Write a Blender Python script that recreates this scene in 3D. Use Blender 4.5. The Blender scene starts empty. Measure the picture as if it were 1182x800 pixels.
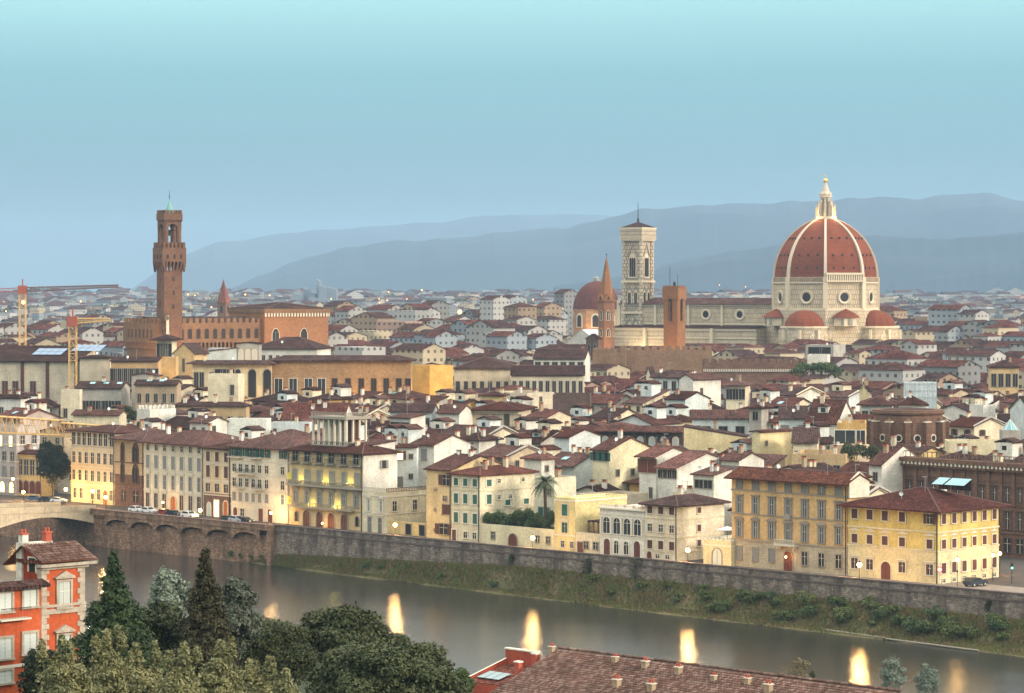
import bpy, math, random
import numpy as np
R = math.radians
rnd = random.Random(7)
scene = bpy.context.scene
COL = scene.collection
F = 3200.0; HZ = 335.0; CX = 591.0; CAMZ = 55.0

# ---------------------------------------------------------------- camera, world, sun, exposure
cam_d = bpy.data.cameras.new('camera'); cam = bpy.data.objects.new('camera', cam_d); COL.objects.link(cam)
cam.location = (0, 0, CAMZ); cam.rotation_euler = (R(90), 0, 0)
cam_d.sensor_width = 36; cam_d.lens = F / 1182 * 36; cam_d.shift_y = -65 / 1182
cam_d.clip_start = 1; cam_d.clip_end = 60000
scene.camera = cam
SUN_EL, SUN_AZ = R(16), R(115)          # azimuth clockwise from the view direction: behind the camera's right shoulder
w = bpy.data.worlds.new('World'); scene.world = w; w.use_nodes = True
nt = w.node_tree; N = nt.nodes; LK = nt.links
bg = N['Background']
sky = N.new('ShaderNodeTexSky'); sky.sky_type = 'NISHITA'; sky.sun_disc = False
sky.sun_elevation = SUN_EL; sky.sun_rotation = SUN_AZ
sky.air_density = 1.2; sky.dust_density = 2.0; sky.ozone_density = 2.0
tc = N.new('ShaderNodeTexCoord'); sep = N.new('ShaderNodeSeparateXYZ'); LK.new(tc.outputs['Generated'], sep.inputs[0])
# dawn air: pale teal overhead brightening, dull blue band on the horizon
ramp = N.new('ShaderNodeValToRGB'); LK.new(sep.outputs[2], ramp.inputs[0])
cr = ramp.color_ramp
def s2l(c): c = c / 255.0; return c / 12.92 if c <= .04045 else ((c + .055) / 1.055) ** 2.4
def rgb(r, g, b, k=1.0): return (s2l(r) * k, s2l(g) * k, s2l(b) * k, 1)
SKY = [(0.0, (112, 142, 152)), (0.02, (110, 149, 159)), (0.05, (114, 166, 176)), (0.078, (131, 190, 198)), (0.104, (174, 230, 232)), (0.2, (228, 240, 240)), (1.0, (234, 236, 236))]
while len(cr.elements) < len(SKY): cr.elements.new(0.5)
for e, (p, c) in zip(cr.elements, SKY): e.position = p; e.color = rgb(*c)
# a little brighter and bluer towards the right-hand side of the view
mixs = N.new('ShaderNodeMix'); mixs.data_type = 'RGBA'; mixs.blend_type = 'MIX'; mixs.inputs[0].default_value = 0.1
sc_ = N.new('ShaderNodeVectorMath'); sc_.operation = 'SCALE'; sc_.inputs['Scale'].default_value = 0.09
LK.new(sky.outputs[0], sc_.inputs[0])
LK.new(ramp.outputs[0], mixs.inputs[6]); LK.new(sc_.outputs[0], mixs.inputs[7])
ns = N.new('ShaderNodeTexNoise'); ns.inputs['Scale'].default_value = 3.0; ns.inputs['Detail'].default_value = 2
mp = N.new('ShaderNodeMapping'); mp.inputs['Scale'].default_value = (1, 1, 9); LK.new(tc.outputs['Generated'], mp.inputs[0]); LK.new(mp.outputs[0], ns.inputs[0])
mr = N.new('ShaderNodeMapRange'); mr.inputs[3].default_value = 0.95; mr.inputs[4].default_value = 1.05; LK.new(ns.outputs[0], mr.inputs[0])
vm = N.new('ShaderNodeVectorMath'); vm.operation = 'SCALE'; LK.new(mixs.outputs[2], vm.inputs[0]); LK.new(mr.outputs[0], vm.inputs['Scale'])
# the bright neutral cloudless dawn higher up, outside the narrow view
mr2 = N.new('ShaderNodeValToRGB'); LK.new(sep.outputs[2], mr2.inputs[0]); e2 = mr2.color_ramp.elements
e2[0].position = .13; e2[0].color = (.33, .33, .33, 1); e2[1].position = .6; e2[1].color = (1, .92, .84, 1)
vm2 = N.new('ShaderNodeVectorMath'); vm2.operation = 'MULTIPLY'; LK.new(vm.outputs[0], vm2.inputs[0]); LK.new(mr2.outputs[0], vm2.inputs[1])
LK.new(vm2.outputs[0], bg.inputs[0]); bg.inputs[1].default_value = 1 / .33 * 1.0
sd = bpy.data.lights.new('sun', 'SUN'); sd.energy = 3.6; sd.angle = R(12); sd.color = (1, .84, .68)
so = bpy.data.objects.new('sun', sd); COL.objects.link(so)
so.rotation_euler = (R(90) - SUN_EL, 0, -SUN_AZ + R(180)) if False else (R(74), 0, R(180) - SUN_AZ)
scene.view_settings.view_transform = 'Standard'; scene.view_settings.look = 'None'
scene.view_settings.exposure = 0.2; scene.view_settings.gamma = 1.0
scene.cycles.use_denoising = True
scene.cycles.max_bounces = 5; scene.cycles.diffuse_bounces = 2; scene.cycles.glossy_bounces = 2
scene.cycles.transmission_bounces = 2; scene.cycles.volume_bounces = 1; scene.cycles.transparent_max_bounces = 4
scene.cycles.caustics_reflective = False; scene.cycles.caustics_refractive = False
scene.cycles.use_light_tree = True

# ---------------------------------------------------------------- picture -> world helpers
def Zof(py, Y): return CAMZ - (py - HZ) * Y / F
def Xof(px, Y): return (px - CX) / F * Y
def proj(x, y, z): return CX + x / y * F, HZ + (CAMZ - z) * F / y

# ---------------------------------------------------------------- materials
MATS = {}
def newmat(name):
    m = bpy.data.materials.new(name); m.use_nodes = True
    return m, m.node_tree.nodes, m.node_tree.links, m.node_tree.nodes['Principled BSDF']
def setup(b, col, rough, metal=0, spec=0.3):
    b.inputs['Base Color'].default_value = (*col[:3], 1); b.inputs['Roughness'].default_value = rough
    b.inputs['Metallic'].default_value = metal; b.inputs['Specular IOR Level'].default_value = spec
def plain(name, col, rough=.8, metal=0, emit=0, spec=.3):
    if name in MATS: return MATS[name]
    m, n, l, b = newmat(name); setup(b, col, rough, metal, spec)
    if emit:
        b.inputs['Emission Color'].default_value = (*col[:3], 1); b.inputs['Emission Strength'].default_value = emit
    MATS[name] = m; return m
def mixc(n, l, fac, a, b, mode='MIX'):
    x = n.new('ShaderNodeMix'); x.data_type = 'RGBA'; x.blend_type = mode
    for i, v in ((0, fac), (6, a), (7, b)):
        if hasattr(v, 'links') or hasattr(v, 'is_output'): l.new(v, x.inputs[i])
        elif i == 0: x.inputs[0].default_value = v
        else: x.inputs[i].default_value = (*v[:3], 1)
    return x.outputs[2]
def noise(n, l, vec, scale, detail=4, rough=.55, dist=0):
    t = n.new('ShaderNodeTexNoise'); t.inputs['Scale'].default_value = scale; t.inputs['Detail'].default_value = detail
    t.inputs['Roughness'].default_value = rough; t.inputs['Distortion'].default_value = dist
    if vec is not None: l.new(vec, t.inputs['Vector'])
    return t.outputs[0]
def cramp(n, l, fac, stops):
    r = n.new('ShaderNodeValToRGB'); l.new(fac, r.inputs[0]); e = r.color_ramp.elements
    while len(e) < len(stops): e.new(.5)
    for q, (p, c) in zip(e, stops): q.position = p; q.color = (*c[:3], 1) if not isinstance(c, (int, float)) else (c, c, c, 1)
    return r.outputs[0]
def mapping(n, l, vec, scale):
    m = n.new('ShaderNodeMapping'); m.inputs['Scale'].default_value = scale; l.new(vec, m.inputs[0]); return m.outputs[0]
def bump(n, l, b, h, strength=.4, dist=.1):
    u = n.new('ShaderNodeBump'); u.inputs['Strength'].default_value = strength; u.inputs['Distance'].default_value = dist
    l.new(h, u.inputs['Height']); l.new(u.outputs[0], b.inputs['Normal'])
def mul(c, k): return tuple(min(1, x * k) for x in c[:3])
def stucco(name, col, dirt=.35):
    if name in MATS: return MATS[name]
    m, n, l, b = newmat(name); setup(b, col, .9, 0, .15)
    t = n.new('ShaderNodeTexCoord'); P = t.outputs['Object']; oi = n.new('ShaderNodeObjectInfo')
    add = n.new('ShaderNodeVectorMath'); add.operation = 'ADD'; l.new(P, add.inputs[0])
    sc = n.new('ShaderNodeVectorMath'); sc.operation = 'SCALE'; cb = n.new('ShaderNodeCombineXYZ'); l.new(oi.outputs['Random'], cb.inputs[0]); l.new(oi.outputs['Random'], cb.inputs[2])
    l.new(cb.outputs[0], sc.inputs[0]); sc.inputs['Scale'].default_value = 90; l.new(sc.outputs[0], add.inputs[1]); P = add.outputs[0]
    big = noise(n, l, P, .22, 5, .62); c1 = cramp(n, l, big, [(.3, 0.0), (.72, 1.0)])
    c = mixc(n, l, c1, mul(col, 1.06), mul(col, .62))
    st = noise(n, l, mapping(n, l, P, (1.4, 1.4, .12)), 1.0, 4, .6); s1 = cramp(n, l, st, [(.52, 0.0), (.75, 1.0)])
    f = n.new('ShaderNodeMath'); f.operation = 'MULTIPLY'; l.new(s1, f.inputs[0]); f.inputs[1].default_value = dirt
    c = mixc(n, l, f.outputs[0], c, (col[0] * .42, col[1] * .38, col[2] * .34))
    fine = noise(n, l, P, 2.2, 5, .7); f2 = cramp(n, l, fine, [(.35, .74), (.65, 1.08)])
    c = mixc(n, l, 1.0, c, f2, 'MULTIPLY')
    l.new(c, b.inputs['Base Color']); bump(n, l, b, fine, .25, .03)
    MATS[name] = m; return m
def masonry(name, c1, c2, mortar, bw=.9, bh=.4, ms=.02, dirt=.3):
    if name in MATS: return MATS[name]
    m, n, l, b = newmat(name); setup(b, c1, .92, 0, .12)
    t = n.new('ShaderNodeTexCoord'); U = t.outputs['UV']; P = t.outputs['Object']
    br = n.new('ShaderNodeTexBrick'); l.new(U, br.inputs['Vector'])
    br.inputs['Scale'].default_value = 1; br.inputs['Brick Width'].default_value = bw; br.inputs['Row Height'].default_value = bh
    br.inputs['Mortar Size'].default_value = ms; br.inputs['Color1'].default_value = (*c1[:3], 1); br.inputs['Color2'].default_value = (*c2[:3], 1); br.inputs['Mortar'].default_value = (*mortar[:3], 1)
    big = noise(n, l, P, .16, 6, .65); k = cramp(n, l, big, [(.28, 1 - dirt), (.7, 1 + dirt * .4)])
    c = mixc(n, l, 1.0, br.outputs[0], k, 'MULTIPLY')
    fn = noise(n, l, P, 1.7, 6, .75); k2 = cramp(n, l, fn, [(.3, .7), (.7, 1.25)])
    c = mixc(n, l, 1.0, c, k2, 'MULTIPLY')
    l.new(c, b.inputs['Base Color']); bump(n, l, b, fn, .5, .08)
    MATS[name] = m; return m
def tiles(name, col, light=1.7, cw=.42):
    if name in MATS: return MATS[name]
    m, n, l, b = newmat(name); setup(b, col, .95, 0, .05)
    t = n.new('ShaderNodeTexCoord'); U = t.outputs['UV']; P = t.outputs['Object']; oi = n.new('ShaderNodeObjectInfo')
    wv = n.new('ShaderNodeTexWave'); wv.wave_type = 'BANDS'; wv.bands_direction = 'X'; wv.inputs['Scale'].default_value = .314 / cw
    wv.inputs['Distortion'].default_value = .25; wv.inputs['Detail'].default_value = 1; l.new(U, wv.inputs['Vector'])
    br = n.new('ShaderNodeTexBrick'); br.offset = .5; l.new(U, br.inputs['Vector']); br.inputs['Scale'].default_value = 1
    br.inputs['Brick Width'].default_value = cw; br.inputs['Row Height'].default_value = cw * 1.1; br.inputs['Mortar Size'].default_value = .03
    br.inputs['Color1'].default_value = (*mul(col, .55), 1); br.inputs['Color2'].default_value = (*mul(col, 1.7), 1); br.inputs['Mortar'].default_value = (*mul(col, .45), 1)
    big = noise(n, l, P, .18, 6, .7); k = cramp(n, l, big, [(.3, .5), (.5, .95), (.75, 1.6)])
    c = mixc(n, l, 1.0, br.outputs[0], k, 'MULTIPLY')
    gz = noise(n, l, P, .9, 5, .7); g1 = cramp(n, l, gz, [(.56, 0.0), (.75, .55)])
    c = mixc(n, l, g1, c, (col[0] * 1.15, col[1] * 1.7, col[2] * 1.8))
    wr = cramp(n, l, wv.outputs[0], [(.0, .62), (.6, 1.15)])
    c = mixc(n, l, 1.0, c, wr, 'MULTIPLY')
    hv = n.new('ShaderNodeHueSaturation'); l.new(c, hv.inputs['Color'])
    q = n.new('ShaderNodeMapRange'); l.new(oi.outputs['Random'], q.inputs[0]); q.inputs[3].default_value = .6; q.inputs[4].default_value = 1.5; l.new(q.outputs[0], hv.inputs['Value'])
    q2 = n.new('ShaderNodeMapRange'); l.new(oi.outputs['Random'], q2.inputs[0]); q2.inputs[3].default_value = 1.1; q2.inputs[4].default_value = .8; l.new(q2.outputs[0], hv.inputs['Saturation'])
    l.new(hv.outputs[0], b.inputs['Base Color']); bump(n, l, b, wv.outputs[0], .7, .12)
    MATS[name] = m; return m

WHITE = stucco('white_plaster', (.74, .71, .62)); CREAM = stucco('cream_plaster', (.74, .65, .46)); YEL = stucco('yellow_plaster', (.66, .50, .23))
PEACH = stucco('peach_plaster', (.68, .48, .24)); BEIGE = stucco('beige_plaster', (.55, .44, .30)); PINK = stucco('pink_plaster', (.62, .50, .42))
GREYP = stucco('grey_plaster', (.46, .43, .37)); COOL = stucco('shade_cool_white_plaster', (.66, .71, .68)); OCHRE = stucco('ochre_plaster', (.60, .38, .14)); TAN = stucco('tan_plaster', (.42, .32, .21))  # cool white has the blue cast of shaded white walls in its colour
OLIVE = masonry('grey_olive_ashlar', (.44, .37, .26), (.38, .32, .23), (.28, .24, .17), 1.2, .5, .02)
ROOF = tiles('terracotta_tiles', (.072, .030, .022)); ROOF2 = tiles('brown_tiles', (.048, .024, .020)); ROOF3 = tiles('red_tiles', (.098, .034, .024))
RIDGE = plain('ridge_mortar', (.11, .06, .048), .9)
BRICK = masonry('brown_rubble', (.30, .19, .11), (.22, .13, .08), (.16, .10, .07), .6, .3, .03)
BRICKO = masonry('ochre_rubble', (.46, .29, .14), (.36, .21, .10), (.24, .15, .09), .8, .35, .04)
BROWNST = masonry('brown_ashlar', (.20, .115, .075), (.15, .085, .06), (.08, .05, .04), 1.5, .6, .03)
DARKST = masonry('dark_ashlar', (.13, .085, .07), (.10, .065, .055), (.06, .04, .035), 1.5, .6, .03)
GREYST = plain('grey_sandstone', (.28, .25, .20), .85); PALEST = plain('pale_stone', (.55, .50, .40), .85); TRIM = plain('pale_trim', (.66, .61, .50), .85)
GLASS = plain('window_glass', (.03, .035, .04), .12, 0, 0, .6); DARK = plain('dark_opening', (.018, .015, .014), .7)
SH_BROWN = plain('brown_shutter', (.085, .032, .022), .7); SH_GREEN = plain('green_shutter', (.025, .10, .07), .6); SH_GREY = plain('grey_shutter', (.20, .20, .19), .7); SH_WHITE = plain('white_shutter', (.50, .54, .50), .6)
WOOD = plain('wooden_door', (.12, .035, .02), .6); WOODO = plain('orange_wooden_door', (.36, .12, .03), .6); METAL = plain('dark_metal', (.03, .03, .032), .5, .6); GALV = plain('grey_metal', (.32, .34, .34), .5, .4)
LIT = plain('lit_window', (1, .72, .35), .5, 0, 2.2); CLAY = plain('clay_pot', (.42, .17, .10), .8)
SKYL = plain('roof_glazing', (.14, .32, .36), .08, 0, 0, .8); COPPER = plain('green_copper', (.16, .33, .30), .6); SHEET = plain('zinc_sheet', (.42, .47, .48), .45, .3)
AWN = plain('white_canvas', (.75, .76, .74), .9)

# ---------------------------------------------------------------- mesh building
class MB:
    def __init__(s): s.v = []; s.f = []; s.m = []; s.mats = []
    def mi(s, mat):
        if mat not in s.mats: s.mats.append(mat)
        return s.mats.index(mat)
    def poly(s, pts, mat):
        i = len(s.v); s.v += [tuple(p) for p in pts]; s.f.append(tuple(range(i, i + len(pts)))); s.m.append(s.mi(mat))
    def box(s, x0, x1, y0, y1, z0, z1, mat, top=None):
        i = len(s.v); k = s.mi(mat); kt = k if top is None else s.mi(top)
        s.v += [(x0, y0, z0), (x1, y0, z0), (x1, y1, z0), (x0, y1, z0), (x0, y0, z1), (x1, y0, z1), (x1, y1, z1), (x0, y1, z1)]
        for q, mm in (((0, 3, 2, 1), k), ((4, 5, 6, 7), kt), ((0, 1, 5, 4), k), ((1, 2, 6, 5), k), ((2, 3, 7, 6), k), ((3, 0, 4, 7), k)):
            s.f.append(tuple(i + a for a in q)); s.m.append(mm)
    def obox(s, c, ax, hx, ay, hy, z0, z1, mat, top=None):   # box with horizontal axes ax, ay
        P = []
        for z in (z0, z1):
            for a, b_ in ((-1, -1), (1, -1), (1, 1), (-1, 1)):
                P.append((c[0] + a * hx * ax[0] + b_ * hy * ay[0], c[1] + a * hx * ax[1] + b_ * hy * ay[1], z))
        i = len(s.v); k = s.mi(mat); kt = k if top is None else s.mi(top); s.v += P
        for q, mm in (((0, 3, 2, 1), k), ((4, 5, 6, 7), kt), ((0, 1, 5, 4), k), ((1, 2, 6, 5), k), ((2, 3, 7, 6), k), ((3, 0, 4, 7), k)):
            s.f.append(tuple(i + a for a in q)); s.m.append(mm)
    def bar(s, a, b, r, mat, r2=None, n=5):
        a = np.array(a, float); b = np.array(b, float); d = b - a; L = np.linalg.norm(d)
        if L < 1e-6: return
        d /= L; q = np.array((0, 0, 1.)) if abs(d[2]) < .9 else np.array((1., 0, 0)); u = np.cross(d, q); u /= np.linalg.norm(u); w_ = np.cross(d, u)
        r2 = r if r2 is None else r2; i = len(s.v); k = s.mi(mat)
        for c, rr in ((a, r), (b, r2)):
            for j in range(n):
                t = 2 * math.pi * j / n; s.v.append(tuple(c + rr * (math.cos(t) * u + math.sin(t) * w_)))
        for j in range(n):
            j2 = (j + 1) % n; s.f.append((i + j, i + j2, i + n + j2, i + n + j)); s.m.append(k)
        s.f.append(tuple(i + j for j in range(n))[::-1]); s.m.append(k); s.f.append(tuple(i + n + j for j in range(n))); s.m.append(k)
    def lathe(s, prof, n, mat, c=(0, 0), a0=0, a1=2 * math.pi, phase=0, cap=True, mats=None):
        full = abs(a1 - a0 - 2 * math.pi) < 1e-6; m = n if full else n + 1; i = len(s.v); k = s.mi(mat)
        for (r, z) in prof:
            for j in range(m):
                t = a0 + (a1 - a0) * j / n + phase; s.v.append((c[0] + r * math.cos(t), c[1] + r * math.sin(t), z))
        for p in range(len(prof) - 1):
            kk = k if mats is None else s.mi(mats[p])
            for j in range(n):
                j2 = (j + 1) % m if full else j + 1
                s.f.append((i + p * m + j, i + p * m + j2, i + (p + 1) * m + j2, i + (p + 1) * m + j)); s.m.append(kk)
        if cap and full:
            s.f.append(tuple(i + (len(prof) - 1) * m + j for j in range(m))); s.m.append(k); s.f.append(tuple(i + j for j in range(m))[::-1]); s.m.append(k)
    def prism(s, pts, z0, z1, mat, top=None):     # pts counter-clockwise
        n = len(pts); i = len(s.v); k = s.mi(mat); kt = k if top is None else s.mi(top)
        s.v += [(p[0], p[1], z0) for p in pts] + [(p[0], p[1], z1) for p in pts]
        for j in range(n): s.f.append((i + j, i + (j + 1) % n, i + n + (j + 1) % n, i + n + j)); s.m.append(k)
        s.f.append(tuple(i + n + j for j in range(n))); s.m.append(kt); s.f.append(tuple(i + j for j in range(n))[::-1]); s.m.append(k)
    def extr(s, pts, y0, y1, mat):                # outline in xz, extruded in y
        n = len(pts); i = len(s.v); k = s.mi(mat)
        s.v += [(p[0], y0, p[1]) for p in pts] + [(p[0], y1, p[1]) for p in pts]
        for j in range(n): s.f.append((i + (j + 1) % n, i + j, i + n + j, i + n + (j + 1) % n)); s.m.append(k)
        s.f.append(tuple(i + j for j in range(n))); s.m.append(k); s.f.append(tuple(i + n + j for j in range(n))[::-1]); s.m.append(k)
    def merge(s, o, M):                           # add another builder, transformed by function M
        i = len(s.v); s.v += [M(p) for p in o.v]
        for f, k in zip(o.f, o.m): s.f.append(tuple(i + a for a in f)); s.m.append(s.mi(o.mats[k]))
    def mesh(s, name, smooth=False):
        me = bpy.data.meshes.new(name); me.from_pydata(s.v, [], s.f)
        for m in s.mats: me.materials.append(m)
        me.polygons.foreach_set('material_index', s.m)
        V = np.array(s.v, float).reshape(-1, 3)
        nl = len(me.loops); li = np.empty(nl, np.int32); me.loops.foreach_get('vertex_index', li)
        nrm = np.empty(len(me.polygons) * 3); me.polygons.foreach_get('normal', nrm); nrm = nrm.reshape(-1, 3)
        lt = np.empty(len(me.polygons), np.int32); me.polygons.foreach_get('loop_total', lt)
        ln = np.repeat(nrm, lt, axis=0)
        t = np.stack([-ln[:, 1], ln[:, 0], np.zeros(nl)], 1); L = np.linalg.norm(t, axis=1); flat = L < .05
        t[flat] = (1, 0, 0); L[flat] = 1; t /= L[:, None]; b = np.cross(ln, t); P = V[li]
        uv = np.stack([(P * t).sum(1), (P * b).sum(1)], 1).astype(np.float32)
        u = me.uv_layers.new(name='UVMap'); u.data.foreach_set('uv', uv.ravel())
        if smooth: me.polygons.foreach_set('use_smooth', [True] * len(me.polygons))
        me.update(); return me
    def obj(s, name, parent=None, smooth=False, loc=None, rz=0):
        if not s.f: return None
        return ob(name, s.mesh(name, smooth), parent, loc, rz)
def ob(name, data, parent=None, loc=None, rz=0):
    o = bpy.data.objects.new(name, data); COL.objects.link(o)
    if parent: o.parent = parent
    if loc is not None: o.location = loc
    if rz: o.rotation_euler = (0, 0, rz)
    return o
def tag(o, label=None, cat=None, group=None, kind=None):
    if label: o['label'] = label
    if cat: o['category'] = cat
    if group: o['group'] = group
    if kind: o['kind'] = kind
    return o
def thing(name, label, cat, loc=(0, 0, 0), rz=0, group=None):
    return tag(ob(name, None, None, loc, rz), label, cat, group)
def copy_tree(o, parent=None):
    c = o.copy(); COL.objects.link(c)
    if parent: c.parent = parent
    for ch in [x for x in KIDS.get(o.name, [])]: copy_tree(ch, c)
    return c
KIDS = {}
def lamp(name, loc, power, col=(1, .62, .25), rad=.25, parent=None):
    d = bpy.data.lights.new(name, 'POINT'); d.energy = power; d.color = col; d.shadow_soft_size = rad
    return ob(name, d, parent, loc)
# ---------------------------------------------------------------- windows (meshes shared between copies)
WIN = {}
def archpts(w_, z0, z1, n=6, pointed=False):
    r = w_ / 2; zs = z1 - (r if not pointed else r * 1.35); P = [(-r, z0), (r, z0), (r, zs)]
    if pointed:
        for i in range(1, n): t = i / n; P.append((r * (1 - t) * (1 + .35 * t), zs + r * 1.35 * math.sin(t * math.pi / 2)))
        P.append((0, z1))
        for i in range(n - 1, 0, -1): t = i / n; P.append((-r * (1 - t) * (1 + .35 * t), zs + r * 1.35 * math.sin(t * math.pi / 2)))
    else:
        for i in range(1, n): t = math.pi * i / n; P.append((r * math.cos(t), zs + r * math.sin(t)))
    P.append((-r, zs)); return P
def win_mesh(style, w_, h_, pane, frame, shut):
    key = (style, round(w_, 2), round(h_, 2), pane.name, frame.name, shut.name if shut else '')
    if key in WIN: return WIN[key]
    z0, z1 = -h_ / 2, h_ / 2; fw = min(.22, w_ * .16); fr = MB(); pn = MB(); si = MB(); sh = MB(); x = w_ / 2
    arch = style in ('arch', 'archdoor', 'gothic', 'bifora')
    if arch:
        pt = style in ('gothic', 'bifora'); I = archpts(w_, z0, z1, 7, pt); O = archpts(w_ + 2 * fw, z0, z1 + fw, 7, pt)
        n = len(I)
        for i in range(n):
            j = (i + 1) % n
            if i == 0: continue
            a, b_, c, d = I[i], I[j], O[j], O[i]
            fr.poly([(d[0], -.16, d[1]), (c[0], -.16, c[1]), (b_[0], -.16, b_[1]), (a[0], -.16, a[1])], frame)
            fr.poly([(d[0], -.16, d[1]), (d[0], 0, d[1]), (c[0], 0, c[1]), (c[0], -.16, c[1])], frame)
            fr.poly([(a[0], -.16, a[1]), (b_[0], -.16, b_[1]), (b_[0], 0, b_[1]), (a[0], 0, a[1])], frame)
        pn.extr(I, -.03, .1, pane)
        if style == 'bifora': fr.box(-.07, .07, -.14, -.02, z0, z1 - w_ * .55, frame); fr.bar((0, -.08, z1 - w_ * .3), (0, -.02, z1 - w_ * .3), w_ * .17, frame, n=8)
        if style == 'arch': fr.box(-.04, .04, -.09, -.02, z0, z1 - .1, TRIM); fr.box(-x, x, -.09, -.025, z1 - x - .06, z1 - x + .03, TRIM)
        if style == 'archdoor': fr.box(-.03, .03, -.06, -.02, z0, z1 - .2, DARK)
    else:
        fr.box(-x - fw, -x, -.15, .02, z0, z1, frame); fr.box(x, x + fw, -.15, .02, z0, z1, frame); fr.box(-x - fw, x + fw, -.153, .02, z1, z1 + fw, frame)
        if style in ('shut', 'door', 'shutlit'):
            pn.box(-x, -.02, -.06, .1, z0, z1, shut); pn.box(.02, x, -.06, .1, z0, z1, shut); pn.box(-.02, .02, -.03, .1, z0, z1, DARK)
            if style == 'shut':
                k = int(h_ / .3)
                for i in range(1, k):
                    zz = z0 + i * h_ / k; pn.box(-x + .06, x - .06, -.075, -.055, zz - .04, zz + .04, shut)
        else:
            pn.box(-x, x, -.03, .1, z0, z1, pane)
            fr.box(-.035, .035, -.08, -.028, z0, z1, TRIM if frame is not DARK else frame)
            fr.box(-x, x, -.075, -.027, z0 + h_ * .62, z0 + h_ * .62 + .06, TRIM)
        if style in ('open', 'ped', 'pedr', 'cap') and shut:
            if style == 'open':
                sh.box(-x - .05 - x, -x - .05, -.22, -.156, z0, z1, shut); sh.box(x + .05, x + .05 + x, -.22, -.156, z0, z1, shut)
            else:
                sh.box(-x, -x * .45, -.1, -.032, z0, z1, shut); sh.box(x * .45, x, -.1, -.032, z0, z1, shut)
        if style == 'cap': fr.box(-x - fw * 1.8, x + fw * 1.8, -.35, .02, z1 + fw + .12, z1 + fw + .3, frame)
        if style == 'ped':
            fr.box(-x - fw * 1.8, x + fw * 1.8, -.3, .02, z1 + fw + .1, z1 + fw + .22, frame)
            fr.extr([(-x - fw * 2, z1 + fw + .225), (x + fw * 2, z1 + fw + .225), (0, z1 + fw + .75)], -.32, .02, frame)
        if style == 'pedr':
            fr.box(-x - fw * 1.8, x + fw * 1.8, -.3, .02, z1 + fw + .1, z1 + fw + .22, frame)
            r = x + fw * 2; fr.extr([(-r, z1 + fw + .225)] + [(r * math.cos(t), z1 + fw + .225 + .62 * math.sin(t)) for t in [i * math.pi / 8 for i in range(0, 9)]], -.32, .02, frame)
    if style not in ('door', 'archdoor'): si.box(-x - fw * 1.3, x + fw * 1.3, -.26, .02, z0 - .16, z0, frame)
    out = [fr.mesh('window_frame'), pn.mesh('window_pane'), si.mesh('window_sill') if si.f else None, sh.mesh('window_shutters') if sh.f else None]
    WIN[key] = out; return out
def merged_win(style, w_, h_, pane, frame, shut):
    key = ('m', style, round(w_, 2), round(h_, 2), pane.name, frame.name, shut.name if shut else '')
    if key in WIN: return WIN[key]
    mb = MB(); x = w_ / 2; fw = .16
    if style in ('arch', 'gothic'):
        O = archpts(w_ + .36, -h_ / 2, h_ / 2 + .18, 5, style == 'gothic'); I = archpts(w_, -h_ / 2, h_ / 2, 5, style == 'gothic')
        mb.extr(O, -.1, .1, frame); mb.extr(I, -.13, .05, pane)
    else:
        mb.box(-x - fw, -x, -.13, .05, -h_ / 2, h_ / 2, frame); mb.box(x, x + fw, -.13, .05, -h_ / 2, h_ / 2, frame)
        mb.box(-x - fw, x + fw, -.133, .05, h_ / 2, h_ / 2 + fw, frame); mb.box(-x - fw, x + fw, -.18, .05, -h_ / 2 - .14, -h_ / 2, frame)
        mb.box(-x, x, -.03, .05, -h_ / 2, h_ / 2, pane)
        if style == 'open' and shut: mb.box(-x * 1.9 - .05, -x - .05, -.2, -.135, -h_ / 2, h_ / 2, shut); mb.box(x + .05, x * 1.9 + .05, -.2, -.135, -h_ / 2, h_ / 2, shut)
        elif style != 'shut': mb.box(-.04, .04, -.08, -.028, -h_ / 2, h_ / 2, frame)
    me = mb.mesh('window'); WIN[key] = me; return me

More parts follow.
